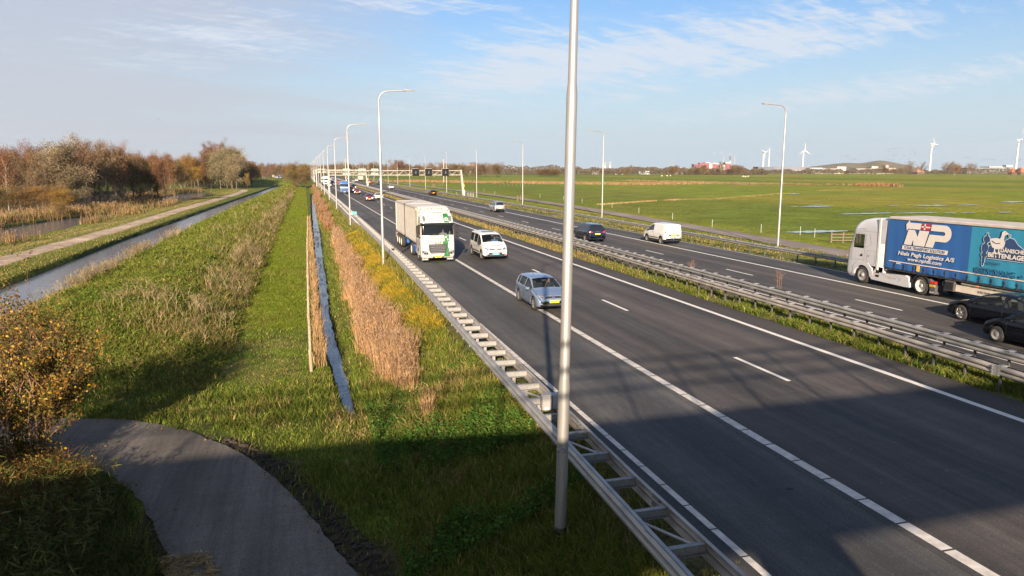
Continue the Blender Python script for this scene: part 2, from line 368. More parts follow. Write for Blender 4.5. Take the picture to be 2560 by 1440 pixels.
def lerp(a, b, t): return a + (b - a) * t[..., None]
def colA(*c): return np.array(c, float)
G_MOWN = colA(.098, .135, .012); G_ROUGH = colA(.092, .105, .022); G_DRY = colA(.17, .13, .055); G_FIELD = colA(.150, .195, .014)
G_YEL = colA(.20, .125, .02); G_MUD = colA(.035, .026, .018); G_SAND = colA(.40, .31, .23); G_GRAVEL = colA(.22, .20, .17); G_DARK = colA(.02, .024, .010)
def ground_col(X, Y):
    s = sst(-2.5, -9, X); Xw = X - s * bend(Y)
    n1 = vnoise(X, Y, 1.1, 21); n2 = vnoise(X, Y, 7, 22); n3 = vnoise(X, Y, .45, 23, 2)
    c = np.zeros(X.shape + (3,)) + G_MOWN
    c = lerp(c, G_ROUGH[None, None], sst(.45, .6, n1) * .8)
    # mown strip with wear lines
    st = ((X > -3.9) & (X < .2)).astype(float)
    c = lerp(c, G_DRY * .7 + G_MOWN * .3, st * sst(.56, .75, n1) * .55 * sst(75, 40, Y))
    c = lerp(c, G_MOWN * 1.05, st * sst(50, 90, Y) * .8)
    # dyke: rough, darker herbs
    dk = sst(-3.3, -4.2, Xw) * sst(-16.8, -15.5, Xw) * sst(27, 33, Y)
    c = lerp(c, G_ROUGH * .95, dk * .8); c = lerp(c, G_DARK, dk * sst(.52, .7, n1) * .7)
    c = lerp(c, G_DRY * 1.1, sst(-12.9, -13.6, Xw) * sst(-16.6, -15, Xw) * .7)
    # far bank: mown margin, sandy footpath, straw bands
    fb = sst(-22.2, -22.6, Xw)
    c = lerp(c, G_MOWN * .75 + G_DRY * .2, fb * (sst(-60, -45, X)))
    pc = np.interp(Y, [60, 78, 110, 160, 250, 300, 330], [-27.1, -26.9, -25.6, -25.3, -23.3, -23.2, -25.5]); ph = 1.35
    c = lerp(c, G_DRY * 1.8, fb * sst(.9, .6, np.abs(np.abs(X - pc) - 3.4) + (n1 - .5)) * .75 * (X < pc))
    c = lerp(c, G_DRY * 1.7, fb * sst(.8, .5, np.abs(np.abs(X - pc) - 5.2) + (n1 - .5)) * .6 * (X < pc))
    c = lerp(c, G_SAND * (.85 + .3 * n1)[..., None], fb * sst(ph + .25, ph - .1, np.abs(X - pc) + (n3 - .5) * .5) * (Y < 322))
    # canal sides and ditch sides: dark wet earth
    wet = sst(-1.62, -1.8, GZ if X.shape == GZ.shape else zg(X, Y)) * (X < 5)
    c = lerp(c, G_DARK, wet)
    # verge between ditch and road
    vg = sst(1.7, 2.1, X) * sst(6.9, 6.6, X)
    c = lerp(c, G_ROUGH, vg * .6)
    ye = sst(2.7, 3.3, X) * sst(5.4, 5.0, X) * sst(32, 37, Y) * sst(78, 70, Y)
    c = lerp(c, G_YEL, ye * sst(.2, .5, n2 + n1 * .5) * .9)
    c = lerp(c, G_DRY, vg * sst(.45, .6, n2) * .5)
    gv = sst(5.3, 5.7, X) * sst(6.95, 6.7, X) * sst(30, 60, Y + (n1 - .5) * 40)
    c = lerp(c, G_GRAVEL, gv)
    c = lerp(c, G_MUD * 1.8, sst(5.9, 6.5, X) * sst(6.95, 6.8, X) * sst(45, 30, Y) * .6)
    # wood floor
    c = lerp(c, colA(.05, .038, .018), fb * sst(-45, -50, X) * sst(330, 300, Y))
    c = lerp(c, G_DRY * 1.2, (X < -30) * sst(0, -1.5, -np.abs(pond_m(X, Y)) * 1.) * 0)
    # mud along the asphalt path with tyre tracks
    pd = in_path(X, Y)
    c = lerp(c, G_MUD, sst(-1.25, -.5, pd + (n1 - .5) * .7) * sst(30, 24, Y) * sst(24, 22, Y + 0 * X) * (X > -4.2))
    c = lerp(c, G_MUD * 1.5, sst(-.25, 0, pd + (n3 - .5) * .3) * (Y > 22))
    # median
    md = sst(19.8, 20.2, X) * sst(23.3, 22.6, X)
    c = lerp(c, G_ROUGH * 1.1, md); c = lerp(c, G_DRY, md * sst(.40, .6, n2) * sst(10, 50, Y) * .8); c = lerp(c, G_YEL, md * sst(.55, .62, vnoise(X * 0, Y, 20, 31)) * sst(60, 100, Y) * .8)
    c = lerp(c, G_GRAVEL * .5, sst(21.8, 22.2, X) * sst(23.3, 23.0, X) * .9)
    # verge right of the road, access road verge, meadow
    vr = sst(34.3, 34.6, X)
    c = lerp(c, colA(.105, .125, .028), vr * sst(44, 42, X)); c = lerp(c, G_DRY, vr * sst(44, 40, X) * sst(.5, .62, n1) * .35)
    fd = sst(43, 46, X)
    nb = vnoise(X, Y * .6, 45, 41); nc = vnoise(X, Y, 9, 42); ne = vnoise(X, Y * .15, 90, 43, 2)
    fc = lerp(np.zeros(X.shape + (3,)) + G_FIELD, colA(.21, .20, .024), sst(.45, .62, nb)); fc = lerp(fc, colA(.19, .17, .04), sst(.58, .8, nc) * .5)
    fc = lerp(fc, colA(.095, .13, .016), sst(.5, .6, ne) * .6)
    c = lerp(c, fc, fd)
    c = c * (.85 + .3 * n3)[..., None]
    return c
gcol = ground_col(GXX, GYY)
ny, nx = GXX.shape
idx = np.arange(nx * ny).reshape(ny, nx)
gf = np.stack([idx[:-1, :-1], idx[:-1, 1:], idx[1:, 1:], idx[1:, :-1]], -1).reshape(-1, 4)
def ground_mat():
    m = bpy.data.materials.new('ground'); m.use_nodes = True; t = m.node_tree; n = t.nodes; l = t.links; b = n['Principled BSDF']
    b.inputs['Roughness'].default_value = .95; b.inputs['Specular IOR Level'].default_value = .12
    at = n.new('ShaderNodeAttribute'); at.attribute_name = 'Col'
    co = n.new('ShaderNodeTexCoord')
    out_ = at.outputs['Color']
    for sc, amt in ((9.0, .55), (1.2, .45), (.12, .3)):
        no = n.new('ShaderNodeTexNoise'); no.inputs['Scale'].default_value = sc; no.inputs['Detail'].default_value = 5; no.inputs['Roughness'].default_value = .65
        l.new(co.outputs['Object'], no.inputs['Vector'])
        r = n.new('ShaderNodeMapRange'); r.inputs[1].default_value = .3; r.inputs[2].default_value = .7; r.inputs[3].default_value = 1 - amt; r.inputs[4].default_value = 1 + amt * .8
        l.new(no.outputs[0], r.inputs[0])
        v = n.new('ShaderNodeVectorMath'); v.operation = 'SCALE'; l.new(out_, v.inputs[0]); l.new(r.outputs[0], v.inputs['Scale']); out_ = v.outputs[0]
    l.new(out_, b.inputs['Base Color'])
    n2 = n.new('ShaderNodeTexNoise'); n2.inputs['Scale'].default_value = 6; n2.inputs['Detail'].default_value = 8; n2.inputs['Roughness'].default_value = .7; l.new(co.outputs['Object'], n2.inputs['Vector'])
    bp = n.new('ShaderNodeBump'); bp.inputs['Strength'].default_value = .7; bp.inputs['Distance'].default_value = .12; l.new(n2.outputs[0], bp.inputs['Height']); l.new(bp.outputs[0], b.inputs['Normal'])
    return m
gme = npmesh('ground', np.stack([GXX, GYY, GZ], -1).reshape(-1, 3), gf, ground_mat(), gcol.reshape(-1, 3), smooth=True)
tag(link('ground', gme), kind='structure')

# water
def water_mat(name, deep, rough, bump, sc):
    m = bpy.data.materials.new(name); m.use_nodes = True; t = m.node_tree; n = t.nodes; l = t.links; b = n['Principled BSDF']
    b.inputs['Base Color'].default_value = (*deep, 1); b.inputs['Roughness'].default_value = rough; b.inputs['Specular IOR Level'].default_value = .5; b.inputs['IOR'].default_value = 1.55
    co = n.new('ShaderNodeTexCoord'); no = n.new('ShaderNodeTexNoise'); no.inputs['Scale'].default_value = sc; no.inputs['Detail'].default_value = 4
    l.new(co.outputs['Object'], no.inputs['Vector']); bp = n.new('ShaderNodeBump'); bp.inputs['Strength'].default_value = bump; bp.inputs['Distance'].default_value = .03
    l.new(no.outputs[0], bp.inputs['Height']); l.new(bp.outputs[0], b.inputs['Normal'])
    MATS[name] = m
    return m
wm = water_mat('canal_water', (.085, .095, .12), .14, .5, 2.2)
wm2 = water_mat('puddle_water', (.16, .19, .21), .02, .02, 1.5)  # pale base colour stands in for the bright sky reflection
def strip(name, ys, xa, xb, z, mat, **k):
    v = []; f = []
    for i, y in enumerate(ys): v += [(xa(y), y, z), (xb(y), y, z)]
    for i in range(len(ys) - 1): f.append((2 * i, 2 * i + 1, 2 * i + 3, 2 * i + 2))
    return tag(link(name, MB().add(v, f).mesh(name, mat)), **k)
yl = list(np.arange(22, 460, 6.))
strip('canal_water', yl, lambda y: -23.2 + bend(y), lambda y: -15.3 + bend(y), -1.98, wm, kind='structure')
strip('ditch_water', list(np.arange(23.6, 262, 3.)), lambda y: ditch_c(y) - .75, lambda y: ditch_c(y) + .75, -2.06, wm, kind='structure')
strip('pond_water', list(np.arange(88, 300, 6.)), lambda y: -50, lambda y: -30.5, -1.97, wm, kind='structure')

# ------------------------------------------------------------------ roads
def road_mat(name, c_a, c_b, lanes=True, rough=.82):
    m = bpy.data.materials.new(name); m.use_nodes = True; t = m.node_tree; n = t.nodes; l = t.links; b = n['Principled BSDF']
    b.inputs['Roughness'].default_value = rough; b.inputs['Specular IOR Level'].default_value = .35
    co = n.new('ShaderNodeTexCoord')
    def N_(sc, scale, det=5, rg=.6):
        mp = n.new('ShaderNodeMapping'); mp.inputs['Scale'].default_value = scale; l.new(co.outputs['Object'], mp.inputs[0])
        no = n.new('ShaderNodeTexNoise'); no.inputs['Scale'].default_value = sc; no.inputs['Detail'].default_value = det; no.inputs['Roughness'].default_value = rg
        l.new(mp.outputs[0], no.inputs['Vector']); return no.outputs[0]
    rp = n.new('ShaderNodeValToRGB'); rp.color_ramp.elements[0].position = .36; rp.color_ramp.elements[1].position = .64
    rp.color_ramp.elements[0].color = (*c_a, 1); rp.color_ramp.elements[1].color = (*c_b, 1)
    l.new(N_(1.0, (1.1, .012, 1), 3), rp.inputs[0]); o = rp.outputs[0]
    for src, amt in ((N_(.22, (1, .35, 1)), .34), (N_(28., (1, 1, 1), 4, .85), .55), (N_(7., (1.3, .10, 1)), .16), (N_(3., (.25, 1, 1), 6, .7), .12)):
        r = n.new('ShaderNodeMapRange'); r.inputs[1].default_value = .3; r.inputs[2].default_value = .7; r.inputs[3].default_value = 1 - amt; r.inputs[4].default_value = 1 + amt
        l.new(src, r.inputs[0]); v = n.new('ShaderNodeVectorMath'); v.operation = 'SCALE'; l.new(o, v.inputs[0]); l.new(r.outputs[0], v.inputs['Scale']); o = v.outputs[0]
    if lanes:      # wheel tracks polished by traffic along each lane
        sx_ = n.new('ShaderNodeSeparateXYZ'); l.new(co.outputs['Object'], sx_.inputs[0])
        a_ = n.new('ShaderNodeMath'); a_.operation = 'MULTIPLY_ADD'; a_.inputs[1].default_value = 2 * pi / 1.85; a_.inputs[2].default_value = -.9; l.new(sx_.outputs[0], a_.inputs[0])
        b_ = n.new('ShaderNodeMath'); b_.operation = 'SINE'; l.new(a_.outputs[0], b_.inputs[0])
        r = n.new('ShaderNodeMapRange'); r.inputs[1].default_value = -1; r.inputs[2].default_value = 1; r.inputs[3].default_value = .86; r.inputs[4].default_value = 1.13; l.new(b_.outputs[0], r.inputs[0])
        v = n.new('ShaderNodeVectorMath'); v.operation = 'SCALE'; l.new(o, v.inputs[0]); l.new(r.outputs[0], v.inputs['Scale']); o = v.outputs[0]
    # thin pale aggregate specks and rare dark repairs
    vo = n.new('ShaderNodeTexVoronoi'); vo.inputs['Scale'].default_value = 9; l.new(co.outputs['Object'], vo.inputs['Vector'])
    cm = n.new('ShaderNodeMath'); cm.operation = 'LESS_THAN'; cm.inputs[1].default_value = .10; l.new(vo.outputs['Distance'], cm.inputs[0])
    mx = n.new('ShaderNodeMix'); mx.data_type = 'RGBA'; mx.inputs['B'].default_value = (.10, .095, .085, 1)
    l.new(cm.outputs[0], mx.inputs['Factor']); l.new(o, mx.inputs['A']); l.new(mx.outputs['Result'], b.inputs['Base Color'])
    bp = n.new('ShaderNodeBump'); bp.inputs['Strength'].default_value = .35; bp.inputs['Distance'].default_value = .008
    l.new(N_(70., (1, 1, 1), 3, .8), bp.inputs['Height']); l.new(bp.outputs[0], b.inputs['Normal'])
    MATS[name] = m
    return m
def sheet(name, x0, x1, z, mat, y0=-60, y1=1500, **k):
    return strip(name, [y0, 0, 30, 60, 120, 250, 500, y1], lambda y: x0, lambda y: x1, z, mat, **k)
asA = road_mat('asphalt_peak_lane', (.036, .037, .039), (.062, .060, .057))
asB = road_mat('asphalt', (.034, .033, .033), (.070, .061, .055))
asC = road_mat('asphalt_shoulder', (.04, .036, .033), (.050, .045, .041))
sheet('road_peak_lane', 6.75, 10.9, -.004, asA, kind='structure')
sheet('road_left_carriageway', 10.9, 18.9, -.004, asB, kind='structure')
sheet('road_left_shoulder', 18.9, 19.9, -.004, asC, kind='structure')
sheet('road_right_carriageway', 23.0, 31.1, -.004, asB, kind='structure')
sheet('road_right_peak_lane', 31.1, 34.5, -.004, asA, kind='structure')
wpaint = pm('road_paint', (.52, .50, .47), .7, 0, .16, 6, col2=(.62, .60, .56), bump=.2, bscale=60)
wpaint2 = pm('road_paint_worn', (.36, .34, .31), .75, 0, .2, 5, col2=(.56, .53, .49), bump=.2, bscale=60)
def quads(name, rects, z, mat):
    mb = MB()
    for x0, x1, y0, y1 in rects: mb.add([(x0, y0, z), (x1, y0, z), (x1, y1, z), (x0, y1, z)], [(0, 1, 2, 3)])
    return tag(mb.build(name, mat), kind='structure')
quads('road_marking_left_edge', [(7.06, 7.21, y + .02, y + .98) for y in np.arange(-.09, 30, 1.0)] + [(7.06, 7.21, 30 - .07, 900)], 0.0, wpaint2)
quads('road_marking_block_line', [(10.62, 10.88, y + .025, y + 1.005) for y in np.arange(-.19, 60, 1.03)] + [(10.64, 10.86, 61.7, 900)], 0.0, wpaint2)
quads('road_marking_left_dashes', [(14.62, 14.78, y, y + 3.05) for y in np.arange(18.6 - 24, 700, 12.02)], 0.0, wpaint)
quads('road_marking_left_solid', [(18.28, 18.52, -60, 900)], 0.0, wpaint)
quads('road_marking_right_edge', [(23.75, 23.9, -60, 900), (34.15, 34.26, -60, 900)], 0.0, wpaint2)
quads('road_marking_right_dashes', [(27.42, 27.56, y, y + 3.05) for y in np.arange(27.0 - 24, 700, 12.02)], 0.0, wpaint)
quads('road_marking_right_solid', [(30.9, 31.12, -60, 900)], 0.0, wpaint)
# joint cracks beside the lane seams
crk = pm('crack', (.015, .014, .013), .9)
mb = MB(); r_ = random.Random(4)
y = 5.0
while y < 60:
    dy = r_.uniform(.25, .6)
    x0 = 10.43 + r_.uniform(-.02, .02); mb.add([(x0, y, 0), (x0 + .018, y, 0), (x0 + .022, y + dy * .9, 0), (x0 + .004, y + dy * .9, 0)], [(0, 1, 2, 3)])
    y += dy
for yy, xa, xb in ((43.8, 7.3, 10.4),):
    mb.add([(xa, yy, 0), (xb, yy + .4, 0), (xb, yy + .43, 0), (xa, yy + .03, 0)], [(0, 1, 2, 3)])
tag(mb.build('road_crack', crk), kind='structure')
scf = pm('scuff', (.12, .115, .105), .9, 0, .3, 30)
mb = MB(); r_ = random.Random(6)
for x0, y0, x1, y1 in ((8.05, 22.6, 8.35, 20.4), (8.25, 22.7, 8.55, 20.3)):
    for k in range(14):
        t = (k + r_.random() * .4) / 14; xx = x0 + (x1 - x0) * t; yy = y0 + (y1 - y0) * t; mb.add([(xx, yy, 0), (xx + .025, yy, 0), (xx + .03, yy - .08, 0), (xx + .005, yy - .08, 0)], [(0, 1, 2, 3)][:1])
for k in range(26):
    xx = r_.uniform(7.4, 18); yy = r_.uniform(9, 40); s = r_.uniform(.01, .035); mb.add([(xx + s * cos(a) * r_.uniform(.6, 1.4), yy + s * sin(a) * 1.6, 0) for a in np.linspace(0, 5.4, 7)], [tuple(range(7))])
tag(mb.build('road_scuff', scf), kind='structure')
tag(MB().add([(9.62 + .09 * cos(a) * (1 + .25 * sin(3 * a)), 11.95 + .06 * sin(a), 0) for a in np.linspace(0, 6.0, 12)], [tuple(range(12))]).build('road_stain', crk), kind='structure')

# asphalt path curving below the dyke
asP = road_mat('asphalt_path', (.075, .067, .058), (.125, .110, .094), False, .9)
def ribbon(name, pts, w, zo, mat, wob=0.0, sub=6, kind='structure', seed=1):
    P = []
    n = len(pts); rr = random.Random(seed)
    for i in range(n - 1):
        p0 = Vector((*pts[max(i - 1, 0)], 0)); p1 = Vector((*pts[i], 0)); p2 = Vector((*pts[i + 1], 0)); p3 = Vector((*pts[min(i + 2, n - 1)], 0))
        for k in range(sub):
            t = k / sub; P.append(.5 * ((2 * p1) + (p2 - p0) * t + (2 * p0 - 5 * p1 + 4 * p2 - p3) * t * t + (3 * p1 - p0 - 3 * p2 + p3) * t ** 3))
    P.append(Vector((*pts[-1], 0))); v = []; f = []; m_ = 9
    for i, p in enumerate(P):
        t = (P[min(i + 1, len(P) - 1)] - P[max(i - 1, 0)]).normalized(); nr = Vector((t.y, -t.x, 0))
        wa = w + rr.uniform(-wob, wob); wb = w + rr.uniform(-wob, wob)
        for k in range(m_):
            q = p + nr * (-wa + (wa + wb) * k / (m_ - 1)); v.append((q.x, q.y, zo(q.x, q.y)))
    for i in range(len(P) - 1):
        for k in range(m_ - 1): f.append((i * m_ + k, i * m_ + k + 1, (i + 1) * m_ + k + 1, (i + 1) * m_ + k))
    return tag(MB().add(v, f, 0, True).build(name, mat), kind=kind)
ribbon('path', PATH_C, PATH_W, lambda x, y: max(float(zg(x, y)) + .05, -1.45 + float(.8 * sst(-4.6, -10, x) * sst(23.5, 15, y))), asP, .05)
# access road behind the right guard rail
asD = road_mat('access_road_asphalt', (.15, .125, .11), (.20, .17, .15), False, .95)
AR = [(43.5, 20), (44.5, 45), (46.0, 62), (48.0, 90), (50.8, 128), (52, 170), (52, 260), (50, 400), (48, 700)]
ribbon('access_road', AR, 1.75, lambda x, y: -.46 + .0 * x, asD, .04, 3)

# puddles in the meadow
pr = random.Random(9)
def puddle(x0, y0, x1, y1, th, zz=-.68):
    mb = MB(); n = 18; top = []; bot = []
    for i in range(n + 1):
        t = i / n; x = x0 + (x1 - x0) * t; y = y0 + (y1 - y0) * t; h = th * (sin(pi * t) ** .5) * pr.uniform(.45, 1.1)
        top.append((*gpt(x, y - h * pr.uniform(.3, .6), zz), zz)); bot.append((*gpt(x, y + h * .5, zz), zz))
    v = top + bot; m_ = n + 1
    mb.add(v, [(i, i + 1, m_ + i + 1, m_ + i) for i in range(n)])
    tag(mb.build('puddle_water', wm2), kind='structure')
for p in [(1962, 580, 2125, 577, 7), (2096, 535, 2235, 532, 3.2), (2236, 533, 2345, 531, 2.2), (2360, 532, 2390, 532, 1.5), (2000, 516, 2085, 515, 3), (1978, 516, 1996, 516, 1.6),
          (2282, 514, 2375, 513, 2.4), (2390, 513, 2450, 512, 1.8), (2495, 531, 2530, 530, 2), (2500, 505, 2560, 504, 2.4), (1815, 460, 1880, 461, 3), (1968, 485, 2000, 484, 2), (2222, 466, 2260, 468, 2), (2020, 513, 2060, 512, 1.), (2220, 514, 2250, 514, 1.2), (2400, 532, 2440, 531, 1.2)]:
    puddle(*p)
# ------------------------------------------------------------------ plants
def foliage_mat(name='foliage', transl=.25, objrand=0.0):
    if name in MATS: return MATS[name]
    m = bpy.data.materials.new(name); m.use_nodes = True; t = m.node_tree; n = t.nodes; l = t.links
    for q in list(n):
        if q.type == 'BSDF_PRINCIPLED': n.remove(q)
    at = n.new('ShaderNodeAttribute'); at.attribute_name = 'Col'; o = at.outputs['Color']
    co = n.new('ShaderNodeTexCoord'); no = n.new('ShaderNodeTexNoise'); no.inputs['Scale'].default_value = 1.7; no.inputs['Detail'].default_value = 3
    l.new(co.outputs['Object'], no.inputs['Vector'])
    r = n.new('ShaderNodeMapRange'); r.inputs[1].default_value = .3; r.inputs[2].default_value = .7; r.inputs[3].default_value = .78; r.inputs[4].default_value = 1.22
    l.new(no.outputs[0], r.inputs[0])
    v = n.new('ShaderNodeVectorMath'); v.operation = 'SCALE'; l.new(o, v.inputs[0]); l.new(r.outputs[0], v.inputs['Scale']); o = v.outputs[0]
    if objrand:
        oi = n.new('ShaderNodeObjectInfo'); hs = n.new('ShaderNodeHueSaturation')
        r1 = n.new('ShaderNodeMapRange'); r1.inputs[3].default_value = 1 - objrand; r1.inputs[4].default_value = 1 + objrand
        l.new(oi.outputs['Random'], r1.inputs[0]); l.new(r1.outputs[0], hs.inputs['Value'])
        w_ = n.new('ShaderNodeTexWhiteNoise'); w_.noise_dimensions = '1D'; l.new(oi.outputs['Random'], w_.inputs['W'])
        r2 = n.new('ShaderNodeMapRange'); r2.inputs[3].default_value = .485; r2.inputs[4].default_value = .515
        l.new(w_.outputs['Value'], r2.inputs[0]); l.new(r2.outputs[0], hs.inputs['Hue'])
        l.new(o, hs.inputs['Color']); o = hs.outputs[0]
    d = n.new('ShaderNodeBsdfDiffuse'); tr = n.new('ShaderNodeBsdfTranslucent'); mx = n.new('ShaderNodeMixShader'); mx.inputs[0].default_value = transl
    l.new(o, d.inputs[0]); l.new(o, tr.inputs[0]); l.new(d.outputs[0], mx.inputs[1]); l.new(tr.outputs[0], mx.inputs[2]); l.new(mx.outputs[0], n['Material Output'].inputs[0])
    MATS[name] = m
    return m
FOL = foliage_mat(); TREEFOL = foliage_mat('tree_foliage', .15, .16)
def inview(x, y, m=3.0):
    a = np.degrees(np.arctan2(x, y)) - 16.16
    return (a > -39) & (a < 39)
def scatter(n, x0, x1, y0, y1, p=1.6, fn=None):
    u = RNG.random(n); q = 1 - p
    y = (y0 ** q + u * (y1 ** q - y0 ** q)) ** (1 / q); x = RNG.uniform(x0, x1, n)
    k = inview(x, y) & (in_path(x, y) < -.05 + .4 * np.clip(vnoise(x, y, .7, 151) - .35, 0, 1) * 1.6)
    if fn is not None: k &= RNG.random(n) < fn(x, y)
    return x[k], y[k]
def pal(n, cols, jit=.18, wts=None):
    cols = np.array(cols); i = RNG.choice(len(cols), n, p=wts); c = cols[i] * (1 + RNG.normal(0, jit, (n, 1))); return np.clip(c, .003, .9)
def blade_arrays(x, y, z, h, w, lean, cols, bend_=.35, az=None):
    n = len(x); a = RNG.uniform(0, 2 * pi, n) if az is None else az; b = RNG.uniform(0, 2 * pi, n)
    dx, dy = np.cos(a) * w / 2, np.sin(a) * w / 2; lx, ly = np.cos(b) * lean * h, np.sin(b) * lean * h
    z = z - .03
    V = np.empty((n, 5, 3), np.float32)
    V[:, 0] = np.stack([x - dx, y - dy, z], -1); V[:, 1] = np.stack([x + dx, y + dy, z], -1)
    V[:, 2] = np.stack([x + dx * .8 + lx * .4, y + dy * .8 + ly * .4, z + h * .58], -1); V[:, 3] = np.stack([x - dx * .8 + lx * .4, y - dy * .8 + ly * .4, z + h * .58], -1)
    V[:, 4] = np.stack([x + lx * (1 + bend_), y + ly * (1 + bend_), z + h * (1 - .25 * np.clip(lean, 0, 1.5))], -1)
    base = (np.arange(n) * 5)[:, None]
    F = np.concatenate([base + np.array([[0, 1, 2]]), base + np.array([[0, 2, 3]]), base + np.array([[3, 2, 4]])], 1).reshape(-1, 3)
    return V.reshape(-1, 3), F, np.repeat(cols, 5, 0)
def leaf_arrays(P, size, cols, flat=0.0, elong=1.6, up=None):
    """one small quad leaf per point"""
    n = len(P); d = RNG.normal(0, 1, (n, 3)); d[:, 2] *= (1 - flat)
    if up is not None: d = d * .45 + up
    d /= np.linalg.norm(d, axis=1, keepdims=True) + 1e-9
    e = np.cross(d, RNG.normal(0, 1, (n, 3))); e /= np.linalg.norm(e, axis=1, keepdims=True) + 1e-9
    s = (size if hasattr(size, '__len__') else np.full(n, size)) * RNG.uniform(.7, 1.3, n)
    d = d * s[:, None] * elong / 2; e = e * s[:, None] / 2
    V = np.stack([P - d, P + e * .9 - d * .1, P + d, P - e * .9 - d * .1], 1).reshape(-1, 3)
    F = (np.arange(n) * 4)[:, None] + np.array([[0, 1, 2, 3]])
    return V, F, np.repeat(cols, 4, 0)
def join(parts):
    V = []; F = []; Cc = []; o = 0
    for v, f, c in parts:
        V.append(v); F.append(f + o); Cc.append(c); o += len(v)
    return np.concatenate(V), np.concatenate(F), np.concatenate(Cc)
def stuff(name, parts, label=None, mat=None):
    v, f, c = join(parts)
    return tag(link(name, npmesh(name, v, f, mat or FOL, c)), label=label, kind='stuff')

GREEN = [(.085, .120, .018), (.115, .15, .022), (.145, .165, .032), (.065, .092, .018)]
OLIVE = [(.14, .135, .032), (.17, .15, .045), (.10, .10, .025)]
STRAW = [(.30, .21, .095), (.24, .165, .075), (.36, .26, .13)]
GOLD = [(.37, .23, .025), (.30, .20, .022), (.42, .28, .04), (.22, .20, .028)]
REED = [(.40, .24, .115), (.33, .20, .095), (.46, .30, .16), (.25, .16, .08)]
PLUME = [(.25, .165, .105), (.31, .21, .14), (.19, .13, .09)]
def mix_cols(x, y, a, b, t, jit=.2):
    n = len(x); c1 = pal(n, a, jit); c2 = pal(n, b, jit); k = (RNG.random(n) < t)[:, None]; return np.where(k, c2, c1)
def dyke_up(x, y):
    Xw = x - sst(-2.5, -9, x) * bend(y); return sst(-3.4, -4.0, Xw) * sst(-16.5, -15.5, Xw) * sst(27, 32, y)
def zz_(x, y): return zg(x, y)

x = ditch_c(YD := RNG.uniform(24, 120, 2600)) + RNG.normal(0, .22, 2600); k = RNG.random(2600) < sst(.45, .6, vnoise(x, YD, 1.1, 161)); x = x[k]; y = YD[k]; n = len(x)
stuff('floating_weed', [blade_arrays(x, y, np.full(n, -2.05), RNG.uniform(.04, .22, n), .009 * (1 + y / 60), RNG.uniform(.3, 1.6, n), pal(n, [(.06, .05, .025), (.12, .10, .04), (.20, .14, .07)]))], 'thin dead stems and weed standing in the ditch water')
# foreground and mown strip turf
def off_ditch(x, y): return (np.abs(x - ditch_c(y)) > ditch_w(y) + .10) | (y < 23.6)
x, y = scatter(330000, -17, 5.3, 9.5, 75, 1.9, lambda x, y: off_ditch(x, y) * (1 - .85 * dyke_up(x, y)))
n = len(x); pn = vnoise(x, y, 1.1, 21)
verge = sst(1.5, 2.4, x)
mud = sst(-1.2, -.5, in_path(x, y) + (pn - .5) * .6) * (y < 27) * (x > -4.2)
keep = RNG.random(n) > mud * .85
x, y, pn, verge = x[keep], y[keep], pn[keep], verge[keep]; n = len(x)
tall = .8 + .9 * sst(.4, .65, vnoise(x, y, 3.0, 77))
h = RNG.uniform(.05, .13, n) * tall * (1 + 1.0 * verge + .5 * (y < 27)) * (1 + y / 90)
t = np.clip(sst(.54, .72, pn) * .45 + verge * .12 + .05 * (y < 30), 0, 1)
c = mix_cols(x, y, GREEN, OLIVE + STRAW[:1], t)
c = np.where((RNG.random(n) < .04 + .22 * (np.abs(y - 22.4) < 1.2) * (x > .2))[:, None], pal(n, STRAW), c)
stuff('grass', [blade_arrays(x, y, zz_(x, y), h, .010 * (1 + y / 22) * RNG.uniform(.7, 1.4, n), RNG.uniform(.1, .8, n), c)], 'short green grass on the foreground bank and mown strip')

x, y = scatter(110000, -4.2, .3, 38, 380, 1.5, lambda x, y: off_ditch(x, y) * sst(-4.1, -3.7, x))
n = len(x); stuff('strip_grass', [blade_arrays(x, y, zz_(x, y), RNG.uniform(.06, .16, n) * (1 + y / 90), .014 * (1 + y / 40), RNG.uniform(.1, .8, n), mix_cols(x, y, [(.095, .14, .014), (.12, .155, .018)], OLIVE, .2 + .3 * sst(.5, .65, vnoise(x, y, 4, 66))))], 'bright mown grass of the long strip below the dyke')
# coarse tufts and herbs near the barrier and in the foreground
x, y = scatter(60000, 1.9, 5.6, 9.5, 60, 1.5, lambda x, y: sst(.42, .55, vnoise(x, y, 1.6, 51)) * .9 + .12)
n = len(x); h = RNG.uniform(.18, .45, n) * (.7 + .6 * vnoise(x, y, 2, 5))
c = mix_cols(x, y, GREEN + GREEN[:2], OLIVE + STRAW[:1], .25 + .2 * sst(25, 40, y))
A1 = blade_arrays(x, y, zz_(x, y), h, .014 * (1 + y / 40) * RNG.uniform(.7, 1.4, n), RNG.uniform(.1, .7, n), c)
stuff('tall_grass', [A1], 'long tufted grass on the verge below the guard rail')
# nettle patches
x, y = scatter(26000, 1.6, 5.5, 13.0, 24, 1.2, lambda x, y: sst(.45, .6, vnoise(x, y, 2.2, 61)))
n = len(x); P = np.stack([x, y, zz_(x, y) + RNG.uniform(.05, .42, n)], -1)
stuff('nettles', [leaf_arrays(P, .055, pal(n, [(.03, .075, .014), (.05, .10, .018), (.065, .12, .022)]), .4, 1.6)], 'dark green nettles beside the lamp mast')

